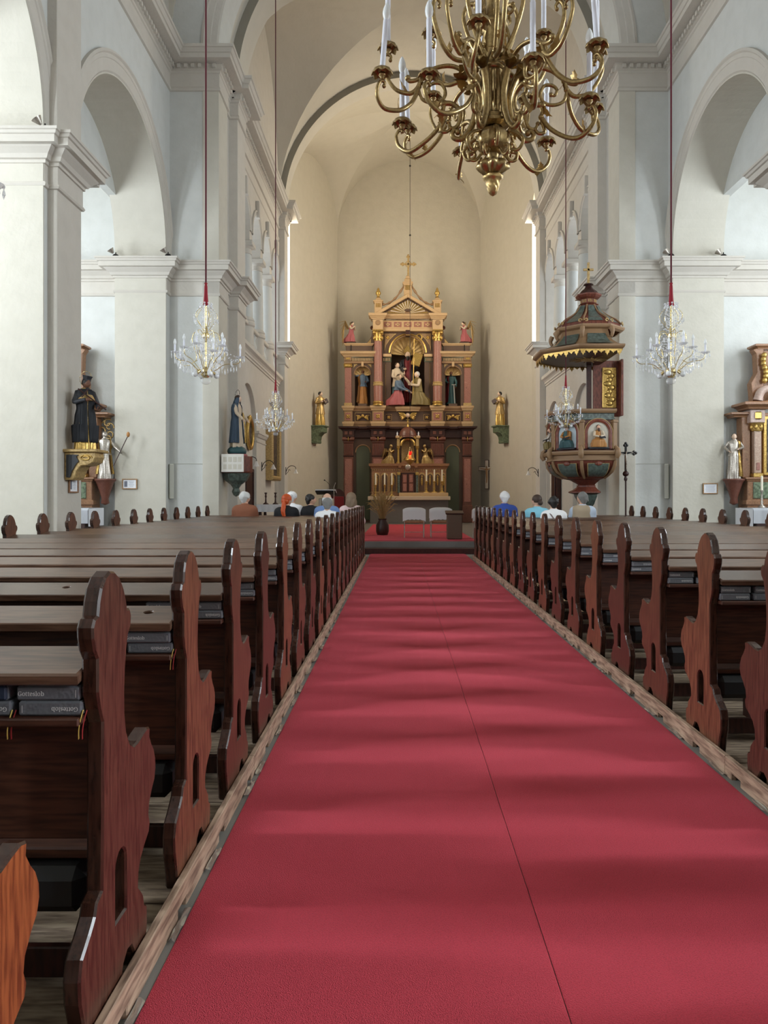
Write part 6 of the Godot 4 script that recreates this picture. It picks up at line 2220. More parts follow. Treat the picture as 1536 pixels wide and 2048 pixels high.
func pulpit() -> void:
	var t := thing("pulpit", "painted wooden pulpit with carved saints and an onion-roofed canopy on the pier", "pulpit", V(3.94, 0, 18.0))
	cut_side = true
	var b := oct_band([Vector2(0.01, 1.16), Vector2(0.08, 1.2), Vector2(0.2, 1.32), Vector2(0.30, 1.5), Vector2(0.31, 1.55)])
	part("drop_finial", b, M.slate_marble, t)
	b = oct_band([Vector2(0.3, 1.55), Vector2(0.43, 1.585), Vector2(0.43, 1.61), Vector2(0.33, 1.66), Vector2(0.25, 1.72), Vector2(0.25, 1.755), Vector2(0.22, 1.77)])
	part("stem_collar", b, M.red_brown, t)
	b = oct_band([Vector2(0.22, 1.77), Vector2(0.26, 1.80), Vector2(0.4, 1.88), Vector2(0.56, 1.915), Vector2(0.58, 1.94)])
	part("stem", b, M.red_brown, t)
	b = oct_band([Vector2(0.58, 1.94), Vector2(0.72, 2.02), Vector2(0.82, 2.12), Vector2(0.88, 2.24), Vector2(0.9, 2.30)])
	part("bowl", b, M.red_brown, t)
	b = oct_band([Vector2(0.9, 2.30), Vector2(0.93, 2.31), Vector2(0.93, 2.345), Vector2(0.9, 2.35), Vector2(0.9, 2.42), Vector2(0.97, 2.44), Vector2(0.99, 2.485), Vector2(0.99, 2.52), Vector2(0.86, 2.53)])
	part("bowl_cornice", b, M.tan_dark, t)
	b = oct_band([Vector2(0.86, 2.52), Vector2(0.86, 3.22)])
	part("basket", b, M.red_brown, t)
	b = oct_band([Vector2(0.86, 3.2), Vector2(0.9, 3.21), Vector2(0.9, 3.235), Vector2(0.87, 3.24), Vector2(0.87, 3.35), Vector2(0.93, 3.36), Vector2(0.95, 3.40), Vector2(0.95, 3.44), Vector2(0.78, 3.44)])
	part("hand_rail", b, M.slate_marble, t)
	b = oct_band([Vector2(0.93, 3.355), Vector2(0.96, 3.40), Vector2(0.96, 3.445), Vector2(0.80, 3.45)])
	part("rail_moulding", b, M.tan_dark, t)
	for k in 8:
		var a := TAU * k / 8
		var B := Basis(Vector3.UP, a)
		if k in [0, 1, 7]: continue   # against the pier
		# corner pilaster with scroll foot
		var cb := Basis(Vector3.UP, a + PI / 8)
		var cp := MB.new()
		cp.box(Vector3(0.94, 2.88, 0), Vector3(0.09, 0.66, 0.11), 0.012)
		cp.box(Vector3(0.95, 3.17, 0), Vector3(0.11, 0.05, 0.14), 0.01)
		part("corner_pilaster", cp, M.tan_dark, t, Vector3.ZERO, cb)
		cp = MB.new()
		cp.tube([Vector3(1.04, 2.36, 0), Vector3(1.08, 2.44, 0), Vector3(1.06, 2.54, 0), Vector3(0.99, 2.62, 0)], [0.045, 0.065, 0.06, 0.03], 10)
		part("corner_scroll", cp, M.tan_dark, t, Vector3.ZERO, cb)
		cp = MB.new()
		cp.tube([Vector3(0.98, 2.30, 0), Vector3(0.95, 2.18, 0), Vector3(0.87, 2.07, 0), Vector3(0.74, 1.99, 0), Vector3(0.60, 1.92, 0)], [0.035, 0.04, 0.04, 0.035, 0.03], 8)
		part("bowl_rib", cp, M.tan_dark, t, Vector3.ZERO, cb)
		# arched picture field with a carved saint
		var fld := MB.new()
		var op := PackedVector2Array([Vector2(-0.235, 2.56), Vector2(0.235, 2.56)])
		op.append_array(arc2(Vector2(0, 2.92), 0.235, 0, PI, 20))
		var fb := Basis(Vector3.UP, a + PI / 2)
		fld.plate([op], Vector3(0, 0, 0.855), Vector3.RIGHT, Vector3.UP, 0.02)
		part("painted_field", fld, [M.panel_beige, M.panel_beige, M.panel_blue][k % 3], t, Vector3.ZERO, fb)
		var fr := MB.new()
		fr.arch([Vector2(0.075, 0.0), Vector2(0.075, 0.05), Vector2(0.04, 0.06), Vector2(0.0, 0.04), Vector2(0.0, 0.0)], Vector3(0, 2.92, 0.86), 0.235, Vector3.RIGHT, Vector3.BACK, 0, PI, 24, 0.36)
		part("arch_frame", fr, M.red_brown_b, t, Vector3.ZERO, fb)
		var gl := MB.new()
		gl.arch([Vector2(0.085, 0.0), Vector2(0.085, 0.062), Vector2(0.074, 0.062)], Vector3(0, 2.92, 0.86), 0.235, Vector3.RIGHT, Vector3.BACK, 0, PI, 24, 0.36)
		part("gilt_edge", gl, M.gold_paint, t, Vector3.ZERO, fb)
		var pl := MB.new()
		pl.box(Vector3(0, 2.575, 0.92), Vector3(0.46, 0.04, 0.12), 0.01)
		part("field_sill", pl, M.dark_robe, t, Vector3.ZERO, fb)
		var fg := Node3D.new()
		fg.name = "carved_saint"
		t.add_child(fg, true)
		fg.transform = Transform3D(fb, fb * Vector3(0.0, 2.595, 0.92))
		saint_relief(fg, k)
		# green inlay on the bowl with gilt border
		var inl := MB.new()
		var inb := MB.new()
		for q in [[inb, 0.0, 0.012], [inl, 0.02, 0.02]]:
			var rows := []
			for i in 7:
				var u: float = lerpf(0.06 + q[1], 0.94 - q[1], i / 6.0)
				var rr: float = lerpf(0.60, 0.90, sin(u * PI / 2)) + q[2]
				var yy := 1.945 + 0.33 * (1.0 - cos(u * PI / 2))
				var hw: float = rr * tan(PI / 8) * 0.66 - q[1]
				var row := PackedVector3Array()
				for j in 5:
					row.append(Vector3(lerpf(-hw, hw, j / 4.0), yy, rr))
				rows.append(row)
			q[0].grid(rows)
		part("gilt_border", inb, M.gold_paint, t, Vector3.ZERO, fb)
		part("green_inlay", inl, M.slate_marble, t, Vector3.ZERO, fb)
		var bt := MB.new()
		bt.ball(Vector3(0, 2.235, 0.915), Vector3(0.085, 0.05, 0.02), 12, 7)
		part("inlay_lobe", bt, M.red_brown, t, Vector3.ZERO, fb)
	b = MB.new()
	var oc := octagon(0.85, 2.5)
	for k in range(1, 7): b.tri(oc[0], oc[k], oc[k + 1])
	part("basket_floor", b, M.dark_wood, t)
	# back board with gilt relief, against the wall
	b = MB.new()
	b.box(Vector3(0.62, 4.12, -0.74), Vector3(0.66, 1.36, 0.06), 0.01)
	b.box(Vector3(0.93, 4.12, -0.62), Vector3(0.06, 1.36, 0.3), 0.01)
	part("back_board", b, M.red_brown, t)
	b = MB.new()
	b.box(Vector3(0.68, 4.14, -0.70), Vector3(0.34, 0.98, 0.05), 0.012)
	part("relief_frame", b, M.gold, t)
	b = MB.new()
	for k in 9:
		b.ball(Vector3(0.68 + 0.05 * sin(k * 2.1), 3.76 + 0.095 * k, -0.675), Vector3(0.09 + 0.02 * sin(k * 1.7), 0.07, 0.035), 10, 7)
	part("gilt_relief", b, M.gold, t)
	b = MB.new()
	b.box(Vector3(0.2, 4.12, -0.76), Vector3(0.12, 1.36, 0.05), 0.01)
	part("back_post", b, M.dark_wood, t)
	# canopy
	b = oct_band([Vector2(1.08, 4.70), Vector2(1.14, 4.71), Vector2(1.14, 4.74), Vector2(1.2, 4.77), Vector2(1.22, 4.80), Vector2(1.22, 4.835), Vector2(1.12, 4.84)])
	part("eaves", b, M.tan_dark, t)
	b = MB.new()
	var o0 := octagon(1.08, 4.705)
	for k in range(1, 7): b.tri(o0[0], o0[k + 1], o0[k])
	part("soffit", b, M.dark_wood, t)
	b = MB.new()
	b.ball(Vector3(0, 4.70, 0), Vector3(0.2, 0.04, 0.2), 16, 6)
	for k in 12:
		var a := TAU * k / 12
		b.tube([Vector3(cos(a) * 0.2, 4.70, sin(a) * 0.2), Vector3(cos(a) * 0.45, 4.70, sin(a) * 0.45)], [0.02, 0.006], 5)
	part("soffit_sunburst", b, M.gold_paint, t)
	for k in range(2, 7):
		# pierced gilt fringe under each edge
		var B := Basis(Vector3.UP, TAU * k / 8 + PI / 2)
		var w := 1.12 * tan(PI / 8)
		var lo := PackedVector2Array([Vector2(w, 4.735), Vector2(-w, 4.735)])
		var n := 7
		for j in n:
			var x0 := -w + 2 * w * j / n
			var x1 := -w + 2 * w * (j + 1) / n
			var m := (x0 + x1) * 0.5
			var h := 0.14 if j % 2 == 0 else 0.09
			for q in [[x0, -0.03], [lerpf(x0, m, 0.35), -0.05], [lerpf(x0, m, 0.3), -h * 0.6], [lerpf(x0, m, 0.65), -h * 0.62], [m, -h], [lerpf(x1, m, 0.65), -h * 0.62], [lerpf(x1, m, 0.3), -h * 0.6], [lerpf(x1, m, 0.35), -0.05]]:
				lo.append(Vector2(q[0], 4.735 + q[1]))
		lo.append(Vector2(w, 4.70))
		b = MB.new()
		b.plate([lo], Vector3(0, 0, 1.135), Vector3.RIGHT, Vector3.UP, 0.012)
		part("fringe", b, M.gold, t, Vector3.ZERO, B)
	b = oct_band([Vector2(1.16, 4.835), Vector2(0.98, 4.90), Vector2(0.82, 5.0), Vector2(0.72, 5.12), Vector2(0.66, 5.28)])
	part("canopy_skirt", b, M.tan_dark, t)
	cut_side = false
	b = oct_band([Vector2(0.66, 5.28), Vector2(0.74, 5.31), Vector2(0.76, 5.35), Vector2(0.76, 5.38), Vector2(0.66, 5.39)])
	part("canopy_cornice", b, M.tan_dark, t)
	b = oct_band([Vector2(0.68, 5.39), Vector2(0.66, 5.48), Vector2(0.56, 5.58), Vector2(0.4, 5.68), Vector2(0.27, 5.8), Vector2(0.2, 5.92), Vector2(0.19, 5.96)])
	part("bell_roof", b, M.red_brown, t)
	for k in range(1, 8):
		var fb := Basis(Vector3.UP, TAU * k / 8 + PI / 2)
		for q in [[[[0.665, 0.40], [0.56, 0.50], [0.40, 0.62], [0.30, 0.72], [0.235, 0.85]], "roof_inlay", M.slate_marble, 0.6], [[[1.09, -0.12], [0.93, -0.06], [0.80, 0.05], [0.71, 0.17]], "skirt_inlay", M.slate_marble, 0.66]]:
			if k in [1, 7] and q[1] == "skirt_inlay": continue
			var rows := []
			for e in q[0]:
				var rr: float = e[0] + 0.012
				var hw: float = rr * tan(PI / 8) * q[3]
				var row := PackedVector3Array()
				for j in 3: row.append(Vector3(lerpf(-hw, hw, j / 2.0), 5.0 + e[1] + (0.07 if q[3] < 0.65 else 0.0), rr))
				rows.append(row)
			var im := MB.new()
			im.grid(rows)
			part(q[1], im, q[2], t, Vector3.ZERO, fb)
		var rb := MB.new()
		var cb := Basis(Vector3.UP, TAU * (k + 0.5) / 8)
		var f := 1.0 / cos(PI / 8)
		rb.tube(smooth_path([Vector3(0.2 * f, 5.94, 0), Vector3(0.28 * f, 5.8, 0), Vector3(0.42 * f, 5.68, 0), Vector3(0.58 * f, 5.58, 0), Vector3(0.69 * f, 5.46, 0)], 3), 0.022, 6)
		part("roof_rib", rb, M.tan_dark, t, Vector3.ZERO, cb)
		for e in [-1.0, 1.0]:
			var vo := MB.new()
			var pts := []
			for j in 12:
				var a := TAU * 0.9 * j / 11.0
				pts.append(Vector3(0.71 * f, 5.46 + 0.045 * sin(a) * (1 - j / 16.0), e * (0.07 + 0.045 * -cos(a) * (1 - j / 16.0))))
			vo.tube(pts, 0.014, 6)
			part("gilt_volute", vo, M.gold_paint, t, Vector3.ZERO, cb)
		if k in [1, 7]: continue
		var br := MB.new()
		br.tube(smooth_path([Vector3(0.78 * f, 5.3, 0), Vector3(0.82 * f, 5.18, 0), Vector3(0.78 * f, 5.08, 0)], 3), [0.05, 0.055, 0.055, 0.045, 0.04, 0.035, 0.03], 8)
		part("roof_bracket", br, M.tan_dark, t, Vector3.ZERO, cb)
	b = oct_band([Vector2(0.19, 5.95), Vector2(0.22, 5.97), Vector2(0.17, 6.0), Vector2(0.17, 6.09), Vector2(0.24, 6.12), Vector2(0.28, 6.17), Vector2(0.28, 6.2), Vector2(0.2, 6.21)])
	part("lantern", b, M.red_brown, t)
	for k in 8:
		for j in 3:
			b = MB.new()
			b.box(Vector3((j - 1) * 0.035, 6.045, 0.175), Vector3(0.016, 0.07, 0.012))
			part("lantern_flute", b, M.gold_paint, t, Vector3.ZERO, Basis(Vector3.UP, TAU * k / 8 + PI / 2))
	b = oct_band([Vector2(0.23, 6.2), Vector2(0.18, 6.28), Vector2(0.09, 6.36), Vector2(0.06, 6.42), Vector2(0.11, 6.44), Vector2(0.1, 6.46), Vector2(0.02, 6.49)])
	part("lantern_roof", b, M.dark_wood, t)
	b = MB.new()
	b.box(Vector3(0, 6.72, 0), Vector3(0.055, 0.5, 0.04), 0.006)
	b.box(Vector3(0, 6.8, 0), Vector3(0.24, 0.055, 0.04), 0.006)
	part("canopy_cross", b, M.gold_paint, t)

func saint_relief(fg: Node3D, k: int) -> void:
	# seated saint carved in relief: one body, head, book, halo
	var robes := [M.ochre_robe, M.teal_robe, M.crimson_robe, M.blue_robe, M.ochre_robe, M.olive_robe, M.teal_robe]
	var b := MB.new()
	b.add(drape([[0.0, 0.17, 0.09, 0.02, 1.0], [0.06, 0.17, 0.1, 0.02, 1.0], [0.14, 0.14, 0.11, 0.02, 0.8], [0.2, 0.1, 0.08, 0.0, 0.5], [0.3, 0.095, 0.06, -0.02, 0.3], [0.36, 0.085, 0.05, -0.02, 0.2], [0.385, 0.03, 0.03, -0.02, 0.0]], 7, 0.16, k * 1.3))
	part("robe", b, robes[(k + 1) % 7], fg)
	b = MB.new()
	b.add(drape([[0.13, 0.115, 0.09, 0.0, 0.8], [0.2, 0.105, 0.085, 0.0, 0.6], [0.3, 0.1, 0.065, -0.02, 0.4], [0.37, 0.085, 0.05, -0.02, 0.2], [0.39, 0.04, 0.035, -0.02, 0.0]], 6, 0.12, k * 0.7, 0.4, TAU - 0.9, 0.006))
	part("mantle", b, [M.cream_robe, M.silver, M.ochre_robe][k % 3], fg)
	var hb := MB.new()
	var src := head_mesh().surface_get_arrays(0)
	hb.v = src[Mesh.ARRAY_VERTEX]; hb.n = src[Mesh.ARRAY_NORMAL]; hb.t = src[Mesh.ARRAY_TEX_UV]; hb.ix = src[Mesh.ARRAY_INDEX]
	b = MB.new()
	b.add(hb, Transform3D(Basis(Vector3.UP, 0.3 * sin(k)) * Basis.from_scale(Vector3.ONE * 0.1), Vector3(0, 0.39, -0.01)))
	part("head", b, M.skin, fg)
	b = MB.new()
	b.ball(Vector3(0, 0.455, -0.03), Vector3(0.045, 0.05, 0.04), 10, 7)
	if k % 2 == 0: b.ball(Vector3(0, 0.385, 0.025), Vector3(0.026, 0.05, 0.02), 8, 6)
	part("hair", b, M.hair_brown, fg)
	b = MB.new()
	b.lathe([Vector2(0.0, 0.004), Vector2(0.085, 0.004), Vector2(0.09, 0.0), Vector2(0.075, -0.002)], 20, Vector3(0, 0.455, -0.05), true, Basis(Vector3.RIGHT, PI / 2))
	part("halo", b, M.gold_paint, fg)
	for s in [-1.0, 1.0]:
		b = MB.new()
		b.tube([Vector3(s * 0.085, 0.35, -0.01), Vector3(s * 0.11, 0.25, 0.05), Vector3(s * 0.02, 0.23, 0.11)], [0.03, 0.03, 0.022], 8)
		part("arm", b, [M.cream_robe, M.silver, M.ochre_robe][k % 3], fg)
	b = MB.new()
	b.box(Vector3(0.06, 0.22, 0.11), Vector3(0.13, 0.02, 0.1), 0.004, Basis(Vector3.RIGHT, 0.5))
	part("book", b, M.dark_robe, fg)

func corbel(t: Node3D, w: float, h: float, depth: float, m: Material) -> void:
	# marble bracket: slab over an S-shaped body, wall side at z = 0
	var p := PackedVector2Array([Vector2(0, 0), Vector2(depth * 0.42, 0), Vector2(depth * 0.46, h * 0.06), Vector2(depth * 0.44, h * 0.2), Vector2(depth * 0.5, h * 0.4), Vector2(depth * 0.68, h * 0.56), Vector2(depth * 0.88, h * 0.62), Vector2(depth * 0.9, h * 0.92), Vector2(0, h * 0.92)])
	var b := MB.new()
	b.plate([p], Vector3(w * 0.42, -h, 0), Vector3.BACK, Vector3.UP, -w * 0.84 if false else w * 0.84, 0.01)
	var q := MB.new()
	for i in b.v.size(): b.v[i].x = b.v[i].x
	part("bracket_body", b, m, t)
	q.box(Vector3(0, -h * 0.04, depth * 0.5), Vector3(w, h * 0.08, depth), 0.01)
	part("bracket_slab", q, m, t)

func wall_statues() -> void:
	# two gilded deacons on green marble brackets in the apse
	for s in [-1.0, 1.0]:
		var p := V(s * 4.22, 4.62, 34.0)
		var dir := (V(3.44 * s, 0, 37.0) - V(4.95 * s, 0, 31.5)).normalized()
		var nrm := dir.cross(Vector3.UP) * (1.0 if s < 0 else -1.0)
		var turn := atan2(nrm.x, nrm.z)
		var c := thing("statue_bracket", "green marble bracket under the gilded deacon, apse wall %s" % ["beside the lectern", "above the small crucifix"][0 if s < 0 else 1], "bracket", p - nrm * 0.05, turn)
		corbel(c, 0.62, 0.78, 0.62, M.green_marble)
		var t := thing("gilded_statue", "gilded deacon statue with dark hair on green bracket, %s" % ["lectern side", "crucifix side"][0 if s < 0 else 1], "statue", p + nrm * 0.27 + Vector3.UP * 0.002, turn * 0.45)
		figure(t, {"H": 1.5, "robe": M.gold, "over": M.gilt, "y0": 0.33, "skin": M.skin_pale, "hair": M.hair_dark, "look": -s * 0.7, "wide": true, "arms": [[[-0.05, -0.15, 0.03], [0.05, -0.12, 0.14]], [[0.05, -0.15, 0.03], [-0.03, -0.1, 0.15]]]})
		var b := MB.new()
		b.box(Vector3(-s * 0.16, 1.06, 0.22), Vector3(0.22, 0.2, 0.07), 0.02, Basis(Vector3.BACK, 0.5))
		part("book", b, M.dark_wood, t)
	# mitred... the canon with biretta on his scroll bracket on the nave pier
	var k := thing("scroll_bracket", "black and gold scroll bracket under the biretta saint on the pier", "bracket", V(-5.93, 2.27, 12.72), PI / 2)
	var prof := PackedVector2Array([Vector2(0, -0.5), Vector2(0.13, -0.5), Vector2(0.17, -0.46), Vector2(0.2, -0.36), Vector2(0.27, -0.27), Vector2(0.38, -0.26), Vector2(0.47, -0.21), Vector2(0.5, -0.13), Vector2(0.49, -0.05), Vector2(0, -0.05)])
	var b := MB.new()
	b.plate([prof], Vector3(-0.2, 0, 0), Vector3.BACK, Vector3.UP, -0.0 + 0.4, 0.012)
	for i in b.v.size(): b.v[i].x += 0.4
	part("bracket_body", b, M.gold_paint, k)
	b = MB.new()
	b.box(Vector3(0, -0.025, 0.27), Vector3(0.52, 0.05, 0.56), 0.012)
	part("bracket_slab", b, M.gold_paint, k)
	for s in [-1.0, 1.0]:
		var inset := PackedVector2Array([Vector2(0.04, -0.46), Vector2(0.1, -0.46), Vector2(0.13, -0.36), Vector2(0.2, -0.24), Vector2(0.24, -0.2), Vector2(0.2, -0.12), Vector2(0.24, -0.09), Vector2(0.04, -0.09)])
		b = MB.new()
		b.plate([inset], Vector3(s * 0.205 - 0.006, 0, 0), Vector3.BACK, Vector3.UP, 0.012)
		part("black_inset", b, M.dark_robe, k)
		b = MB.new()
		var sp := []
		for j in 20:
			var a := TAU * 1.5 * j / 19.0
			var r := 0.085 * (1.0 - 0.6 * j / 19.0)
			sp.append(Vector3(s * 0.208, -0.14 + 0.6 * r * sin(a), 0.35 + 1.2 * r * cos(a)))
		b.tube(sp, 0.012, 6)
		part("gilt_scroll", b, M.gold, k)
	var t := thing("biretta_saint_statue", "large dark-caped saint statue with biretta and gold robe holding a crucifix", "statue", V(-5.67, 2.272, 12.72), 0.75)
	figure(t, {"H": 1.18, "robe": M.gold, "over": M.gilt, "y0": 0.36, "mantle": M.dark_robe, "my": 0.34, "m0": 0.06, "m1": TAU - 0.06, "sleeve": M.dark_robe, "skin": M.skin_dark, "hair": M.hair_dark, "beard": true, "beard_len": 0.16, "hat": "biretta", "hatm": M.dark_robe, "look": 0.4, "nod": 0.25, "halo": M.brass, "arms": [[[-0.06, -0.15, 0.03], [0.05, -0.12, 0.14]], [[0.06, -0.16, 0.03], [0.02, -0.22, 0.14]]]})
	b = MB.new()
	b.tube([Vector3(-0.17, 0.98, 0.14), Vector3(0.26, 0.66, 0.22)], 0.012, 6)
	b.tube([Vector3(-0.12, 0.84, 0.16), Vector3(-0.02, 0.98, 0.17)], 0.011, 6)
	part("crucifix", b, M.dark_wood, t)
	b = MB.new()
	b.lathe([Vector2(0.128, 0.9), Vector2(0.155, 0.82), Vector2(0.16, 0.80), Vector2(0.14, 0.80), Vector2(0.05, 0.98)], 24, Vector3(0, 0, 0))
	part("shoulder_cape", b, M.gilt, t)
	# madonna on her console by the chancel arch
	k = thing("console", "dark green and gold corbel carrying the blue-robed madonna", "corbel", V(-4.89, 0, 19.3))
	b = oct_band([Vector2(0.01, 1.5), Vector2(0.06, 1.53), Vector2(0.1, 1.62), Vector2(0.07, 1.70), Vector2(0.09, 1.74), Vector2(0.13, 1.80), Vector2(0.26, 1.9), Vector2(0.32, 2.02), Vector2(0.33, 2.08)])
	part("corbel_bowl", b, M.slate_marble, k, Vector3(0.32, 0, 0))
	b = oct_band([Vector2(0.33, 2.08), Vector2(0.37, 2.10), Vector2(0.38, 2.13), Vector2(0.38, 2.5), Vector2(0.02, 2.5)])
	part("corbel_top", b, M.red_brown, k, Vector3(0.32, 0, 0))
	var board := thing("number_board", "white hymn board with eight blank squares under the madonna statue", "board", V(-4.57, 2.32, 18.88))
	b = MB.new()
	b.box(Vector3.ZERO, Vector3(0.55, 0.44, 0.05), 0.006)
	part("panel", b, M.panel_white, board)
	for i in 8:
		b = MB.new()
		b.box(Vector3(-0.18 + 0.12 * (i % 4), 0.09 - 0.18 * (i / 4), 0.026), Vector3(0.08, 0.12, 0.008), 0.002)
		part("square", b, M.panel_beige, board)
	t = thing("madonna_statue", "blue-robed madonna statue with a ring of stars standing on a globe", "statue", V(-4.55, 2.5, 19.3), PI / 2 - 0.15)
	b = MB.new()
	b.ball(Vector3(0, 0.13, 0), Vector3(0.26, 0.15, 0.24), 18, 10)
	part("globe", b, M.teal_robe, t)
	b = MB.new()
	b.lathe([Vector2(0.25, 0), Vector2(0.27, 0.03), Vector2(0.24, 0.06)], 18)
	part("cloud_base", b, M.rose_robe, t)
	figure(t, {"H": 1.34, "robe": M.cream_robe, "mantle": M.blue_robe, "my": 0.12, "m0": 0.8, "m1": TAU - 0.8, "sleeve": M.cream_robe, "skin": M.skin_pale, "hair": M.hair_brown, "veil": M.blue_robe, "halo": M.iron, "nod": 0.2, "arms": [[[-0.05, -0.15, 0.05], [-0.03, -0.27, 0.16]], [[0.05, -0.15, 0.05], [0.03, -0.27, 0.16]]]}, Vector3(0, 0.2, 0))
	b = MB.new()
	b.tube([Vector3(0.04, 1.1, 0.14), Vector3(0.06, 0.7, 0.19), Vector3(0.05, 0.35, 0.2)], 0.016, 6, true, 0.4)
	part("girdle", b, M.gold, t)

func crown_curve(r: float) -> Array:
	return []

func side_altar(s: float) -> void:
	# local x runs outwards from the nave; mirrored for the other chapel
	var name := "with the silver saint in a gold cloak" if s > 0 else "with the silver saint holding a staff"
	var t := thing("side_altar", "baroque side altar in brown marble and gilt, " + name, "altar", V(s * 9.3, 0, 18.25))
	var P := func(called: String, x0: float, x1: float, y0: float, y1: float, z0: float, z1: float, m: Material, bev := 0.015) -> MeshInstance3D:
		var b := MB.new()
		b.box(Vector3(s * (x0 + x1) * 0.5, (y0 + y1) * 0.5, (z0 + z1) * 0.5), Vector3(absf(x1 - x0), y1 - y0, z1 - z0), bev)
		return part(called, b, m, t)
	var C := func(called: String, x0: float, x1: float, y0: float, y1: float, z: float, pj: float, m: Material) -> void:
		var h := y1 - y0
		var b := MB.new()
		var a := minf(s * x0, s * x1)
		var e := maxf(s * x0, s * x1)
		b.sweep([Vector2(0, y0), Vector2(pj * 0.25, y0 + 0.1 * h), Vector2(pj * 0.3, y0 + 0.3 * h), Vector2(pj * 0.7, y0 + 0.55 * h), Vector2(pj, y0 + 0.6 * h), Vector2(pj, y0 + 0.9 * h), Vector2(pj * 0.9, y1), Vector2(0, y1)], [Vector3(a, 0, -0.45), Vector3(a, 0, z), Vector3(e, 0, z), Vector3(e, 0, -0.45)])
		b.quad(Vector3(a, y1, -0.45), Vector3(a, y1, z), Vector3(e, y1, z), Vector3(e, y1, -0.45))
		part(called, b, m, t)
	P.call("mensa", -1.75, 1.75, 0.1, 1.22, 0.1, 0.95, M.brown_dark)
	P.call("step", -2.1, 2.1, 0.0, 0.12, 0.0, 1.3, M.stone)
	P.call("predella", -1.55, 1.55, 1.22, 1.92, -0.45, 0.05, M.altar_wood)
	for x in [-1.22, 0.0, 1.22]:
		P.call("marble_panel", x - 0.2, x + 0.2, 1.45, 1.84, 0.04, 0.08, M.green_marble)
	C.call("predella_cornice", -1.56, 1.56, 1.86, 1.95, 0.06, 0.06, M.altar_wood)
	P.call("predella_foot", -1.6, 1.6, 1.3, 1.42, -0.2, 0.1, M.altar_wood)
	P.call("back_wall", -1.5, 1.5, 1.95, 3.5, -0.45, -0.15, M.altar_wood)
	for e in [-1.0, 1.0]:
		P.call("outer_pilaster", e * 1.62, e * 1.42, 1.95, 3.4, -0.4, -0.08, M.altar_wood)
		P.call("marble_shaft", e * 1.39, e * 1.22, 2.05, 3.06, -0.1, 0.06, M.cream_marble)
		P.call("shaft_foot", e * 1.42, e * 1.19, 1.95, 2.05, -0.12, 0.1, M.gold)
		P.call("shaft_inlay", e * 1.35, e * 1.26, 2.12, 2.3, 0.05, 0.075, M.pink_marble)
		var b := MB.new()
		b.lathe([Vector2(0.1, 3.04), Vector2(0.13, 3.07), Vector2(0.11, 3.12), Vector2(0.14, 3.2), Vector2(0.17, 3.24)], 14, Vector3(s * e * 1.305, 0, -0.02))
		for k in 6: b.ball(Vector3(s * e * 1.305 + cos(TAU * k / 6) * 0.12, 3.14, -0.02 + sin(TAU * k / 6) * 0.12), Vector3(0.04, 0.07, 0.04), 8, 6)
		part("gilt_capital", b, M.gold, t)
		P.call("entablature_block", e * 1.5, e * 1.15, 3.24, 3.55, -0.3, 0.1, M.pale_marble)
		P.call("gilt_cartouche", e * 1.4, e * 1.24, 3.32, 3.5, 0.09, 0.14, M.gold, 0.03)
		C.call("cornice_block", e * 1.52 if e > 0 else -1.52, e * 1.13 if e > 0 else -1.13, 3.55, 3.72, 0.12, 0.2, M.altar_wood)
		C.call("cornice_wing", minf(e * 1.78, e * 1.5), maxf(e * 1.78, e * 1.5), 3.38, 3.5, -0.1, 0.14, M.altar_wood)
		# broken gable sweeping up
		b = MB.new()
		b.tube(smooth_path([Vector3(s * e * 1.2, 3.66, 0.05), Vector3(s * e * 0.95, 3.74, 0.05), Vector3(s * e * 0.7, 3.95, 0.05), Vector3(s * e * 0.58, 4.05, 0.05)], 4), 0.09, 8)
		part("gable_sweep", b, M.altar_wood, t)
		b = MB.new()
		b.tube(smooth_path([Vector3(s * e * 1.28, 3.78, 0.0), Vector3(s * e * 1.22, 3.98, 0.02), Vector3(s * e * 1.05, 4.05, 0.04), Vector3(s * e * 0.92, 3.95, 0.06), Vector3(s * e * 0.98, 3.85, 0.06)], 4), [0.11, 0.11, 0.1, 0.1, 0.1, 0.09, 0.09, 0.09, 0.08, 0.08, 0.08, 0.07, 0.07, 0.06, 0.06, 0.06, 0.05], 10)
		part("gable_volute", b, M.pale_marble, t)
		# upper storey side
		b = MB.new()
		b.plate([PackedVector2Array([Vector2(0, 3.7), Vector2(0.26, 3.7), Vector2(0.28, 4.0), Vector2(0.3, 4.2), Vector2(0.16, 4.45), Vector2(0.18, 4.9), Vector2(0.25, 5.0), Vector2(0.0, 5.08)])], Vector3(s * e * 1.1, 0, -0.3), Vector3(s * e, 0, 0), Vector3.UP, 0.22 * s * e, 0.01)
		part("upper_scroll", b, M.altar_wood, t)
		b = MB.new()
		for k in 7: b.ball(Vector3(s * e * (1.12 - 0.03 * sin(k)), 4.25 + 0.1 * k, 0.0), Vector3(0.07, 0.07, 0.06), 8, 6)
		part("gilt_garland", b, M.gold, t)
	# main picture and upper picture, each in a gilt frame
	P.call("main_frame", -1.12, 1.12, 2.0, 3.42, -0.15, -0.06, M.gold)
	P.call("main_picture", -1.04, 1.04, 2.08, 3.34, -0.08, -0.045, M.dark_picture, 0.0)
	P.call("upper_wall", -1.1, 1.1, 3.7, 5.0, -0.45, -0.15, M.altar_wood)
	var b := MB.new()
	var ov := PackedVector2Array()
	var iv := PackedVector2Array()
	for k in 28:
		var a := TAU * k / 28
		var r := 1.0 + 0.06 * cos(4 * a)
		ov.append(Vector2(cos(a) * 0.98 * r, 4.42 + sin(a) * 0.62 * r))
		iv.append(Vector2(cos(a) * 0.9 * r, 4.42 + sin(a) * 0.54 * r))
	b.plate([ov, iv], Vector3(0, 0, -0.15), Vector3.RIGHT, Vector3.UP, 0.1, 0.015)
	part("upper_frame", b, M.gold, t)
	b = MB.new()
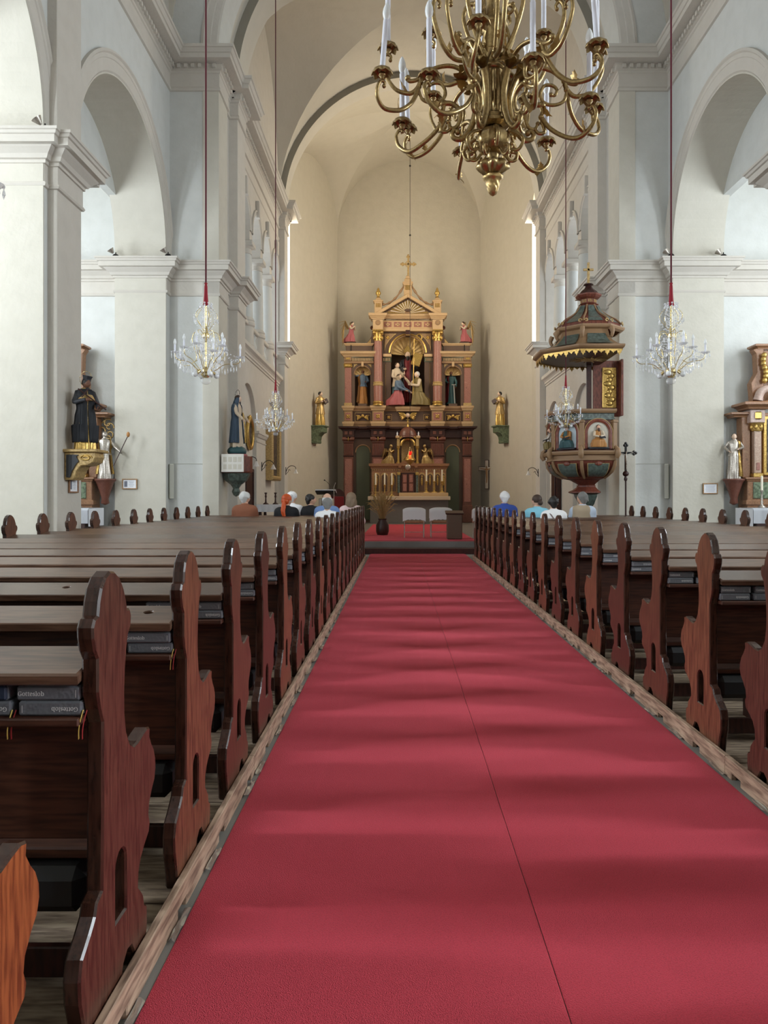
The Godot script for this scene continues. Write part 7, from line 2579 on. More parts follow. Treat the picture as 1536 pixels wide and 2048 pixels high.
	b.plate([iv], Vector3(0, 0, -0.15), Vector3.RIGHT, Vector3.UP, 0.04)
	part("upper_picture", b, M.dark_picture, t)
	C.call("top_cornice", -1.22, 1.22, 5.0, 5.12, -0.1, 0.12, M.altar_wood)
	for k in 13:
		var a := PI * (k + 0.5) / 13.0
		b = MB.new()
		b.tube([Vector3(cos(a) * 0.2, 5.12 + sin(a) * 0.1, -0.2), Vector3(cos(a) * (0.62 if k % 2 else 0.5), 5.12 + sin(a) * (0.34 if k % 2 else 0.26), -0.2)], [0.035, 0.012], 6)
		part("gilt_ray", b, M.gold, t)
	P.call("sanctuary_chest", -0.45, 0.45, 1.9, 2.3, 0.0, 0.3, M.gold, 0.08)
	# statue console
	for e in [-1.0, 1.0]:
		b = MB.new()
		b.lathe([Vector2(0.02, 1.3), Vector2(0.1, 1.34), Vector2(0.08, 1.45), Vector2(0.13, 1.62), Vector2(0.19, 1.8), Vector2(0.22, 1.86), Vector2(0.25, 1.88), Vector2(0.25, 1.92), Vector2(0.01, 1.92)], 12, Vector3(s * e * 1.83, 0, -0.05))
		part("statue_console", b, M.brown_marble, t)
	# white cloth over the table
	var cl := thing("altar_cloth", "white linen cloth hanging over the side altar " + name, "cloth", V(s * 9.3, 1.22, 18.25))
	b = MB.new()
	var rows := []
	var pts := [[0.06, 0.012], [0.9, 0.014], [0.97, 0.008], [0.985, -0.05], [0.985, -0.33]]
	for q in pts:
		var row := PackedVector3Array()
		for j in 61:
			var x := -1.84 + 3.68 * j / 60.0
			row.append(Vector3(x, q[1] + 0.004, q[0] + (0.018 * sin(j * 1.3) if q[1] < -0.02 else 0.0)))
		rows.append(row)
	b.grid(rows, false, true)
	b.grid(rows)
	part("cloth_top", b, M.linen, cl)
	for e in [-1.0, 1.0]:
		b = MB.new()
		rows = []
		for q in [0.008, -0.05, -0.4]:
			var row := PackedVector3Array()
			for j in 11: row.append(Vector3(e * (1.84 + (0.012 * sin(j * 1.9) if q < 0 else 0.0)), q + 0.004, 0.06 + 0.91 * j / 10.0))
			rows.append(row)
		b.grid(rows, false, e > 0)
		part("cloth_side", b, M.linen, cl)
	for q in [[-1.4, 0.45], [-1.22, 0.52], [1.2, 0.5]]:
		var cs := thing("silver_candlestick", "silver candlestick and candle, side altar " + name, "candlestick", V(s * (9.3 + q[0]), 1.24, 18.25 - q[1]), 0, "candlesticks on the side altars")
		b = MB.new()
		b.lathe([Vector2(0.085, 0.0), Vector2(0.09, 0.015), Vector2(0.05, 0.05), Vector2(0.02, 0.09), Vector2(0.04, 0.13), Vector2(0.018, 0.17), Vector2(0.032, 0.21), Vector2(0.016, 0.25), Vector2(0.028, 0.3), Vector2(0.016, 0.34), Vector2(0.045, 0.4), Vector2(0.02, 0.41)], 14)
		part("stick", b, M.silver, cs)
		b = MB.new()
		b.lathe([Vector2(0.026, 0.4), Vector2(0.026, 0.72 + 0.06 * (q[1] - 0.4)), Vector2(0.002, 0.74 + 0.06 * (q[1] - 0.4))], 12, Vector3.ZERO, true)
		part("candle", b, M.wax, cs)
	# the statue on the console towards the nave
	var st := thing("silver_saint_statue", "silver saint statue with a gold cloak beside the side altar, head raised" if s > 0 else "silver saint statue holding out a long staff beside the side altar", "statue", V(s * 9.3 - s * 1.83, 1.922, 18.28), -s * 0.25)
	if s > 0:
		figure(st, {"H": 1.08, "robe": M.silver, "over": M.silver, "y0": 0.5, "mantle": M.gold, "m0": 0.6, "m1": 3.4, "skin": M.skin_pale, "hair": M.hair_brown, "nod": -0.3, "arms": [[[-0.08, -0.12, -0.02], [-0.03, -0.2, 0.1]], [[0.08, -0.12, -0.02], [-0.02, -0.16, 0.12]]]})
	else:
		figure(st, {"H": 1.12, "robe": M.silver, "over": M.silver, "y0": 0.5, "mantle": M.gold, "m0": 0.9, "m1": TAU - 0.9, "my": 0.1, "skin": M.silver, "hair": M.silver, "beard": true, "arms": [[[-0.12, -0.02, 0.04], [-0.2, 0.0, 0.12]], [[0.1, -0.13, 0.0], [0.24, -0.26, 0.06]]]})
		b = MB.new()
		b.tube([Vector3(0.20, 0.30, 0.1), Vector3(0.52, 1.0, 0.12)], 0.012, 6)
		part("staff", b, M.dark_wood, st)
		b = MB.new()
		b.ball(Vector3(0.535, 1.05, 0.12), Vector3(0.04, 0.065, 0.04), 10, 7)
		part("staff_knob", b, M.ochre_robe, st)
		var or_ := thing("gilt_foliage", "pierced gilt scrollwork beside the side altar with the staff-bearing saint", "ornament", V(-7.55, 3.0, 18.6))
		b = MB.new()
		for k in 9:
			var pp := []
			for j in 12:
				var a := TAU * 0.85 * j / 11.0 + k
				var r := 0.11 * (1.0 - 0.05 * j)
				pp.append(Vector3(0.12 * sin(k * 2.2) + r * cos(a), 0.09 * (k - 4) + r * sin(a), 0.02 * (k % 2)))
			b.tube(pp, 0.02, 6)
		part("scrollwork", b, M.gilt, or_)

func frame_notice(at: Vector3, turn: float, w: float, h: float, label: String, wood: Material, pic: bool) -> void:
	var t := thing("framed_notice", label, "notice", at, turn)
	var b := MB.new()
	b.plate([PackedVector2Array([Vector2(-w / 2, -h / 2), Vector2(w / 2, -h / 2), Vector2(w / 2, h / 2), Vector2(-w / 2, h / 2)]), PackedVector2Array([Vector2(-w / 2 + 0.025, -h / 2 + 0.025), Vector2(w / 2 - 0.025, -h / 2 + 0.025), Vector2(w / 2 - 0.025, h / 2 - 0.025), Vector2(-w / 2 + 0.025, h / 2 - 0.025)])], Vector3.ZERO, Vector3.RIGHT, Vector3.UP, 0.03, 0.004)
	part("frame", b, wood, t)
	b = MB.new()
	b.box(Vector3(0, 0, 0.008), Vector3(w - 0.04, h - 0.04, 0.008))
	part("sheet", b, M.paper, t)
	if pic:
		b = MB.new()
		b.box(Vector3(-w * 0.26, 0.0, 0.0125), Vector3(w * 0.2, h * 0.55, 0.002))
		part("picture", b, M.grey_print, t)
	for k in 6:
		b = MB.new()
		var x := w * 0.12 if pic else 0.0
		b.box(Vector3(x, h * (0.26 - 0.1 * k), 0.0125), Vector3(w * ((0.36 if pic else 0.66) - 0.05 * (k % 3)), 0.005, 0.002))
		part("text_line", b, M.grey_print, t)

func sconce(at: Vector3, turn: float, label: String) -> void:
	var t := thing("wall_sconce", label, "lamp", at, turn, "black wall lamps in the choir")
	var b := MB.new()
	b.box(Vector3(0, 0, 0.01), Vector3(0.05, 0.3, 0.02), 0.006)
	part("back_plate", b, M.iron, t)
	b = MB.new()
	b.tube(smooth_path([Vector3(0, -0.02, 0.02), Vector3(0, 0.12, 0.08), Vector3(0, 0.2, 0.22), Vector3(0, 0.15, 0.36), Vector3(0, 0.06, 0.38)], 4), 0.012, 7)
	b.tube(smooth_path([Vector3(0, -0.1, 0.02), Vector3(0, -0.02, 0.1), Vector3(0, 0.06, 0.12), Vector3(0, 0.02, 0.18)], 4), 0.009, 7)
	part("arm", b, M.iron, t)
	b = MB.new()
	b.lathe([Vector2(0.02, 0.07), Vector2(0.035, 0.04), Vector2(0.06, -0.02), Vector2(0.1, -0.09)], 16, Vector3(0, 0, 0.38))
	part("glass_shade", b, M.frosted, t)

func small_things() -> void:
	frame_notice(V(-5.925, 1.69, 12.83), PI / 2, 0.36, 0.26, "oak-framed notice with a picture, below the biretta saint's bracket", M.altar_wood, true)
	frame_notice(V(-6.94, 1.80, 18.46), 0, 0.36, 0.25, "oak-framed notice with a picture, on the pillar beside the staff-bearing saint", M.oak, true)
	frame_notice(V(6.97, 1.69, 18.46), 0, 0.36, 0.26, "oak-framed text notice on the pillar nearest the gold-cloaked silver saint", M.oak, false)
	# floodlights standing on the capitals
	for q in [[-7.2, 18.25, "outer end of the capital by the staff-bearing saint"], [-5.95, 18.22, "inner end of the capital by the staff-bearing saint"], [5.95, 18.22, "inner end of the capital over the gold-cloaked saint"], [7.2, 18.25, "outer end of the capital over the gold-cloaked saint"], [-5.98, 11.95, "capital above the biretta saint"]]:
		var t := thing("floodlight", "small floodlight with silver reflector, " + q[2], "lamp", V(q[0], 7.185, q[1]), 0.6 if q[0] < 0 else -0.6, "floodlights on the capitals")
		var b := MB.new()
		b.lathe([Vector2(0.075, 0), Vector2(0.075, 0.02), Vector2(0.05, 0.05), Vector2(0.015, 0.06), Vector2(0.012, 0.1)], 14)
		part("foot", b, M.ebony, t)
		b = MB.new()
		b.lathe([Vector2(0.02, 0.09), Vector2(0.04, 0.12), Vector2(0.085, 0.2), Vector2(0.08, 0.2), Vector2(0.03, 0.12)], 14, Vector3.ZERO, false, Basis(Vector3.BACK, 0.7))
		part("reflector", b, M.silver, t)
	# column loudspeakers
	for s in [-1.0, 1.0]:
		var t := thing("column_loudspeaker", "slim white column loudspeaker on the wall near the %s" % ["madonna's arch", "pulpit's arch"][0 if s < 0 else 1], "loudspeaker", V(s * 6.02, 1.87, 18.71), -s * 0.5)
		var b := MB.new()
		b.box(Vector3.ZERO, Vector3(0.1, 0.84, 0.1), 0.008)
		part("cabinet", b, M.speaker_white, t)
		b = MB.new()
		b.box(Vector3(0, 0, 0.051), Vector3(0.08, 0.8, 0.006), 0.002)
		part("grille", b, M.grille, t)
		b = MB.new()
		b.tube([V(s * 6.0, 2.3, 18.79), V(s * 5.2, 2.3, 18.79)], 0.006, 5)
		struct("trim_cable", b, M.grille)
	# processional cross
	var t := thing("processional_cross", "black processional cross with silver figure on a tall dark pole before the pulpit", "cross", V(4.70, 0.06, 17.62))
	var b := MB.new()
	b.tube([Vector3(0, 0, 0), Vector3(0, 1.88, 0)], 0.02, 8)
	part("pole", b, M.dark_wood, t)
	b = MB.new()
	b.lathe([Vector2(0.2, -0.0), Vector2(0.2, 0.03), Vector2(0.04, 0.06)], 16)
	part("foot", b, M.iron, t)
	b = MB.new()
	b.ball(Vector3(0, 1.96, 0), Vector3(0.07, 0.065, 0.07), 14, 9)
	b.lathe([Vector2(0.03, 1.80), Vector2(0.04, 1.84), Vector2(0.025, 1.9)], 12)
	part("knob", b, M.dark_wood, t)
	b = MB.new()
	b.box(Vector3(0, 2.3, 0), Vector3(0.05, 0.62, 0.025), 0.006)
	b.box(Vector3(0, 2.435, 0), Vector3(0.38, 0.05, 0.025), 0.006)
	for e in [Vector2(0, 0.19), Vector2(-0.2, 0), Vector2(0.2, 0)]:
		for k in 3:
			var a: float = e.angle() + TAU * k / 3.0
			b.ball(Vector3(e.x + 0.03 * cos(a), 2.435 + e.y + 0.03 * sin(a), 0), Vector3(0.034, 0.034, 0.016), 10, 6)
	part("cross", b, M.ebony, t)
	b = MB.new()
	b.tube([Vector3(-0.17, 2.45, 0.02), Vector3(-0.05, 2.4, 0.03), Vector3(0, 2.38, 0.03), Vector3(0.05, 2.4, 0.03), Vector3(0.17, 2.45, 0.02)], [0.008, 0.012, 0.02, 0.012, 0.008], 7)
	b.tube([Vector3(0, 2.42, 0.03), Vector3(0, 2.3, 0.035), Vector3(0.01, 2.18, 0.03), Vector3(0, 2.05, 0.03)], [0.02, 0.026, 0.02, 0.01], 8)
	b.ball(Vector3(0.005, 2.445, 0.035), Vector3(0.02, 0.025, 0.02), 10, 7)
	part("corpus", b, M.silver, t)
	# small crucifix on the apse wall
	var dir := (V(3.44, 0, 37.0) - V(4.95, 0, 31.5)).normalized()
	var nrm := dir.cross(Vector3.UP) * -1.0
	t = thing("wall_crucifix", "pale wooden crucifix with dark outline on the apse wall below the bracket", "crucifix", V(3.66, 1.85, 36.0) + nrm * 0.03, atan2(nrm.x, nrm.z) * 0.4)
	var cx := PackedVector2Array()
	for q in [[-0.1, 0], [0.1, 0], [0.1, 0.85], [0.42, 0.85], [0.42, 1.05], [0.1, 1.05], [0.1, 1.36], [-0.1, 1.36], [-0.1, 1.05], [-0.42, 1.05], [-0.42, 0.85], [-0.1, 0.85]]:
		cx.append(Vector2(q[0], q[1]))
	b = MB.new()
	b.plate([cx], Vector3(0, 0, 0), Vector3.RIGHT, Vector3.UP, 0.04)
	part("outline", b, M.dark_wood, t)
	var ci := PackedVector2Array()
	for q in [[-0.075, 0.025], [0.075, 0.025], [0.075, 0.875], [0.395, 0.875], [0.395, 1.025], [0.075, 1.025], [0.075, 1.335], [-0.075, 1.335], [-0.075, 1.025], [-0.395, 1.025], [-0.395, 0.875], [-0.075, 0.875]]:
		ci.append(Vector2(q[0], q[1]))
	b = MB.new()
	b.plate([ci], Vector3(0, 0, 0.03), Vector3.RIGHT, Vector3.UP, 0.02)
	part("cross_board", b, M.panel_beige, t)
	b = MB.new()
	b.tube([Vector3(-0.32, 0.97, 0.06), Vector3(-0.1, 0.93, 0.07), Vector3(0, 0.9, 0.08), Vector3(0.1, 0.93, 0.07), Vector3(0.32, 0.97, 0.06)], [0.015, 0.022, 0.04, 0.022, 0.015], 7)
	b.tube([Vector3(0, 0.98, 0.07), Vector3(0, 0.75, 0.08), Vector3(0.02, 0.5, 0.08), Vector3(0, 0.28, 0.07)], [0.04, 0.05, 0.035, 0.02], 8)
	b.ball(Vector3(0.0, 1.03, 0.08), Vector3(0.035, 0.045, 0.035), 10, 7)
	part("corpus", b, M.oak, t)
	# choir: sconces, pictures, door
	sconce(V(-5.05, 2.47, 22.6), PI / 2, "black wall lamp beside the oval picture")
	sconce(V(-4.95, 2.47, 25.0), PI / 2, "black wall lamp between the oval picture and the tall gilt frame")
	sconce(V(-4.72, 2.45, 28.75), PI / 2, "black wall lamp beyond the tall gilt frame")
	sconce(V(4.72, 2.38, 28.75), -PI / 2, "black wall lamp on the choir wall behind the pulpit")
	t = thing("oval_picture", "oval gilt-framed painting on the choir wall behind the madonna", "picture", V(-5.05, 3.4, 23.35), PI / 2)
	var oo := PackedVector2Array()
	var oi := PackedVector2Array()
	for k in 32:
		var a := TAU * k / 32
		oo.append(Vector2(cos(a) * 0.48, sin(a) * 0.5))
		oi.append(Vector2(cos(a) * 0.36, sin(a) * 0.38))
	b = MB.new()
	b.plate([oo, oi], Vector3.ZERO, Vector3.RIGHT, Vector3.UP, 0.1, 0.03)
	part("frame", b, M.gold, t)
	b = MB.new()
	b.plate([oi], Vector3.ZERO, Vector3.RIGHT, Vector3.UP, 0.03)
	part("canvas", b, M.dark_picture, t)
	b = MB.new()
	for k in 5: b.ball(Vector3(0.06 * (k - 2), 0.52 - 0.02 * absf(k - 2), 0.05), Vector3(0.05, 0.06, 0.04), 8, 6)
	part("crest", b, M.gold, t)
	t = thing("tall_picture", "large gilt-framed painting hanging on the choir wall under the chandelier", "picture", V(-5.0, 3.05, 26.7), PI / 2)
	b = MB.new()
	b.plate([PackedVector2Array([Vector2(-0.92, -1.0), Vector2(0.92, -1.0), Vector2(0.92, 1.1), Vector2(-0.92, 1.1)]), PackedVector2Array([Vector2(-0.76, -0.84), Vector2(0.76, -0.84), Vector2(0.76, 0.94), Vector2(-0.76, 0.94)])], Vector3.ZERO, Vector3.RIGHT, Vector3.UP, 0.3, 0.05)
	part("frame", b, M.gold_paint, t)
	b = MB.new()
	b.box(Vector3(0, 0.05, 0.14), Vector3(1.56, 1.82, 0.04))
	part("canvas", b, M.dark_picture, t)
	var dn := Node3D.new()
	dn.name = numbered("door")
	dn.set_meta("kind", "structure")
	add_child(dn)
	dn.position = V(-5.06, 0.3, 23.45)
	b = MB.new()
	b.box(Vector3(0.0, 0.97, 0), Vector3(0.04, 1.94, 1.0), 0.004)
	part("door_leaf", b, M.dark_wood, dn)
	for q in [[-0.54, 0.99, 0.08, 1.98], [0.54, 0.99, 0.08, 1.98]]:
		b = MB.new()
		b.box(Vector3(0.02, q[1], q[0]), Vector3(0.07, q[3], q[2]), 0.006)
		part("door_frame", b, M.dark_wood, dn)
	b = MB.new()
	b.box(Vector3(0.02, 2.0, 0), Vector3(0.07, 0.1, 1.16), 0.006)
	part("door_frame", b, M.dark_wood, dn)
	# confessional-like carved post behind the pulpit
	t = thing("carved_banner_pole", "dark carved wooden banner stand on the choir wall beside the pulpit", "stand", V(4.86, 0.3, 26.2))
	b = MB.new()
	b.box(Vector3(0, 1.35, 0), Vector3(0.16, 2.1, 0.9), 0.02)
	part("panel", b, M.dark_wood, t)
	b = MB.new()
	b.tube([Vector3(-0.1, 0, 0.3), Vector3(-0.1, 2.9, 0.3)], 0.03, 8)
	b.ball(Vector3(-0.1, 2.95, 0.3), Vector3(0.1, 0.14, 0.1), 10, 8)
	part("pole", b, M.dark_wood, t)
	# sanctuary lamp on its long chain
	t = thing("sanctuary_lamp", "small red sanctuary lamp hanging on a long chain before the tabernacle", "lamp", V(-0.01, 3.1, 33.3))
	b = MB.new()
	b.tube([Vector3(0, 0.5, 0), Vector3(0, 14.7, 0)], 0.011, 6)
	for y in [9.7, 12.7]: b.lathe([Vector2(0.002, y - 0.06), Vector2(0.05, y), Vector2(0.002, y + 0.06)], 8)
	part("chain", b, M.iron, t)
	b = MB.new()
	b.lathe([Vector2(0.0, -0.25), Vector2(0.05, -0.2), Vector2(0.22, -0.05), Vector2(0.25, 0.0), Vector2(0.1, 0.1), Vector2(0.06, 0.18)], 16)
	part("brass_dish", b, M.gold, t)
	b = MB.new()
	b.lathe([Vector2(0.04, 0.18), Vector2(0.06, 0.22), Vector2(0.062, 0.30), Vector2(0.05, 0.34)], 14)
	part("red_lamp_glass", b, M.red_lamp_glass, t)
	var l := OmniLight3D.new()
	l.name = "lamp_flame"
	l.light_color = Color(1.0, 0.15, 0.08)
	l.light_energy = 0.04
	l.light_size = 0.05
	l.omni_range = 40.0
	l.shadow_enabled = true
	t.add_child(l)
	l.position = Vector3(0, 0.3, 0.12)
	for k in 3:
		b = MB.new()
		b.tube([Vector3(cos(TAU * k / 3) * 0.2, 0.02, sin(TAU * k / 3) * 0.2), Vector3(0, 0.55, 0)], 0.008, 5)
		part("lamp_chain", b, M.brass, t)

func chancel_things() -> void:
	# credence table with its cloth and candlesticks
	var t := thing("credence_table", "small dark table with turned legs against the choir wall", "table", V(-4.45, 0.30, 24.1))
	var b := MB.new()
	b.box(Vector3(0, 0.92, 0), Vector3(0.75, 0.04, 1.1), 0.008)
	part("table_top", b, M.dark_wood, t)
	for q in [[-0.3, 0.42], [0.3, 0.42], [-0.3, -0.42], [0.3, -0.42]]:
		b = MB.new()
		b.lathe([Vector2(0.045, 0), Vector2(0.03, 0.08), Vector2(0.05, 0.2), Vector2(0.025, 0.4), Vector2(0.05, 0.6), Vector2(0.03, 0.8), Vector2(0.05, 0.9)], 12, Vector3(q[0], 0, q[1]))
		part("leg", b, M.dark_wood, t)
	var c := thing("table_cloth", "white cloth hanging over the small choir table", "cloth", V(-4.45, 1.245, 24.1))
	b = MB.new()
	b.box(Vector3(0, 0.004, 0), Vector3(0.78, 0.012, 1.14), 0.003)
	for s in [-1.0, 1.0]:
		var rows := []
		for y in [0.0, -0.1, -0.22]:
			var row := PackedVector3Array()
			for j in 16: row.append(Vector3(-0.39 + 0.78 * j / 15.0, y + 0.004, s * (0.572 + 0.01 * sin(j * 1.7) * (-y * 6))))
			rows.append(row)
		b.grid(rows, false, s > 0)
	part("cloth_body", b, M.linen, c)
	for q in [-0.18, 0.12]:
		var cs := thing("dark_candlestick", "dark turned candlestick on the white-covered choir table", "candlestick", V(-4.45 + q, 1.256, 23.95), 0, "candlesticks on the choir table")
		b = MB.new()
		b.lathe([Vector2(0.09, 0), Vector2(0.09, 0.02), Vector2(0.03, 0.06), Vector2(0.02, 0.2), Vector2(0.035, 0.24), Vector2(0.02, 0.3), Vector2(0.05, 0.36), Vector2(0.012, 0.37)], 14)
		part("stick", b, M.dark_wood, cs)
	# lectern with microphone
	t = thing("lectern", "pale stone lectern with a sloping top in the choir", "lectern", V(-2.95, 0.30, 26.0))
	b = MB.new()
	b.box(Vector3(0, 0.62, 0), Vector3(0.22, 1.24, 0.3), 0.01)
	part("pillar", b, M.tan_dark, t)
	for s in [-1.0, 1.0]:
		b = MB.new()
		b.box(Vector3(s * 0.19, 0.58, 0), Vector3(0.1, 1.1, 0.2), 0.01)
		part("side_slab", b, M.panel_beige, t)
	b = MB.new()
	b.box(Vector3(0, 1.33, 0), Vector3(0.68, 0.05, 0.5), 0.01, Basis(Vector3.RIGHT, -0.18))
	part("desk", b, M.iron, t)
	b = MB.new()
	b.box(Vector3(0, 1.375, 0.0), Vector3(0.68, 0.035, 0.5), 0.006, Basis(Vector3.RIGHT, -0.18))
	part("desk_cloth", b, M.linen, t)
	b = MB.new()
	b.tube(smooth_path([Vector3(0.12, 1.38, -0.1), Vector3(0.1, 1.6, -0.15), Vector3(-0.05, 1.75, -0.1)], 4), 0.007, 6)
	b.ball(Vector3(-0.06, 1.755, -0.1), Vector3(0.03, 0.02, 0.02), 8, 6)
	part("microphone", b, M.iron, t)
	t = thing("microphone_stand", "thin metal microphone stand beside the lectern", "stand", V(-2.6, 0.30, 25.0))
	b = MB.new()
	b.tube([Vector3(0, 0, 0), Vector3(0, 1.5, 0), Vector3(0.06, 1.65, 0)], 0.013, 7)
	part("pole", b, M.silver, t)
	b = MB.new()
	b.lathe([Vector2(0.14, 0), Vector2(0.14, 0.02), Vector2(0.02, 0.04)], 14)
	part("foot", b, M.iron, t)
	# celebrant's chair
	t = thing("celebrant_chair", "dark wooden armchair with arched back and red velvet in the choir", "chair", V(-2.75, 0.30, 29.8), 0.5)
	b = MB.new()
	var bp := PackedVector2Array([Vector2(-0.32, 0.4), Vector2(0.32, 0.4), Vector2(0.32, 1.2)])
	bp.append_array(arc2(Vector2(0, 1.2), 0.3, 0, PI, 14))
	bp.append(Vector2(-0.32, 1.2))
	b.plate([bp], Vector3(0, 0, -0.3), Vector3.RIGHT, Vector3.UP, 0.06, 0.01)
	part("back", b, M.dark_wood, t)
	b = MB.new()
	b.box(Vector3(0, 0.85, -0.22), Vector3(0.48, 0.7, 0.04), 0.02)
	part("back_cushion", b, M.red_velvet, t)
	b = MB.new()
	b.box(Vector3(0, 0.44, 0), Vector3(0.6, 0.12, 0.55), 0.03)
	part("seat", b, M.red_velvet, t)
	for s in [-1.0, 1.0]:
		b = MB.new()
		b.box(Vector3(s * 0.33, 0.7, 0), Vector3(0.07, 0.06, 0.55), 0.015)
		part("armrest", b, M.dark_wood, t)
		for z in [-0.25, 0.25]:
			b = MB.new()
			b.box(Vector3(s * 0.32, 0.34, z), Vector3(0.06, 0.68, 0.06), 0.01)
			part("leg", b, M.dark_wood, t)
	# chancel carpet
	t = thing("chancel_carpet", "red carpet covering the floor before the high altar", "carpet", V(0, 0.302, 26.8))
	b = MB.new()
	b.box(Vector3(0, 0.006, 0), Vector3(3.2, 0.012, 12.0), 0.004)
	part("carpet_field", b, M.carpet, t)
	b = MB.new()
	b.box(Vector3(0, -0.07, 6.19), Vector3(3.2, 0.15, 0.012), 0.003)
	part("carpet_riser", b, M.carpet, t)
	# three white-draped seats
	for q in [[-0.05, 22.3, "before the middle of the altar"], [0.72, 22.35, "between two others"], [1.95, 22.2, "nearest the pulpit"]]:
		t = thing("draped_seat", "chrome-legged seat under a white cloth, " + q[2], "seat", V(q[0], 0.316, q[1]), 0, "white-draped seats before the altar")
		b = MB.new()
		var rows := []
		for p in [[0.0, 0.52], [0.02, 0.76], [0.05, 0.84], [0.12, 0.87], [0.22, 0.84], [0.26, 0.74], [0.27, 0.6]]:
			var row := PackedVector3Array()
			for j in 17:
				var u := j / 16.0 * 2 - 1
				row.append(Vector3(0.33 * u, p[1] - 0.06 * pow(absf(u), 4.0) + (0.01 * sin(j * 2.2) if p[1] < 0.7 else 0.0), 0.2 - p[0] * 1.3))
			rows.append(row)
		b.grid(rows)
		b.grid(rows, false, true)
		part("white_cover", b, M.white_cloth, t)
		b = MB.new()
		b.box(Vector3(0, 0.45, -0.08), Vector3(0.6, 0.07, 0.42), 0.02)
		part("seat_pad", b, M.altar_wood, t)
		for s in [-1.0, 1.0]:
			for z in [0.16, -0.24]:
				b = MB.new()
				b.tube([Vector3(s * 0.28, 0, z), Vector3(s * 0.28, 0.6 if z > 0 else 0.43, z)], 0.014, 8)
				part("leg", b, M.silver, t)
		b = MB.new()
		b.tube([Vector3(-0.28, 0.16, 0.16), Vector3(0.28, 0.16, 0.16)], 0.01, 6)
		part("stretcher", b, M.silver, t)
	t = thing("prie_dieu", "dark wooden kneeling desk beside the white-draped seats", "kneeler", V(1.05, 0.316, 21.4))
	b = MB.new()
	b.box(Vector3(0, 0.36, 0), Vector3(0.42, 0.72, 0.3), 0.02)
	part("desk_body", b, M.brown, t)
	b = MB.new()
	b.box(Vector3(0, 0.74, 0), Vector3(0.5, 0.04, 0.36), 0.01, Basis(Vector3.RIGHT, 0.2))
	part("desk_top", b, M.dark_wood, t)
	# dried grasses in a vase
	t = thing("dried_bouquet", "big bunch of dried grasses in a dark vase before the altar", "bouquet", V(-1.0, 0.316, 23.8))
	b = MB.new()
	b.lathe([Vector2(0.16, 0), Vector2(0.2, 0.1), Vector2(0.2, 0.3), Vector2(0.12, 0.45), Vector2(0.15, 0.5)], 18)
	part("vase", b, M.dark_wood, t)
	var rng := RandomNumberGenerator.new()
	rng.seed = 12
	b = MB.new()
	for k in 130:
		var a := rng.randf() * TAU
		var r := rng.randf() * 0.45
		var h := 0.75 + rng.randf() * 0.6
		var e := Vector3(cos(a) * r, h, sin(a) * r)
		b.tube([Vector3(cos(a) * 0.05, 0.4, sin(a) * 0.05), Vector3(cos(a) * r * 0.4, 0.4 + (h - 0.4) * 0.6, sin(a) * r * 0.4), e, e + Vector3(cos(a) * 0.1, -0.03, sin(a) * 0.1)], [0.004, 0.004, 0.012, 0.003], 5)
	var gr := part("grasses", b, M.straw, t)
	gr.set_meta("kind", "stuff")

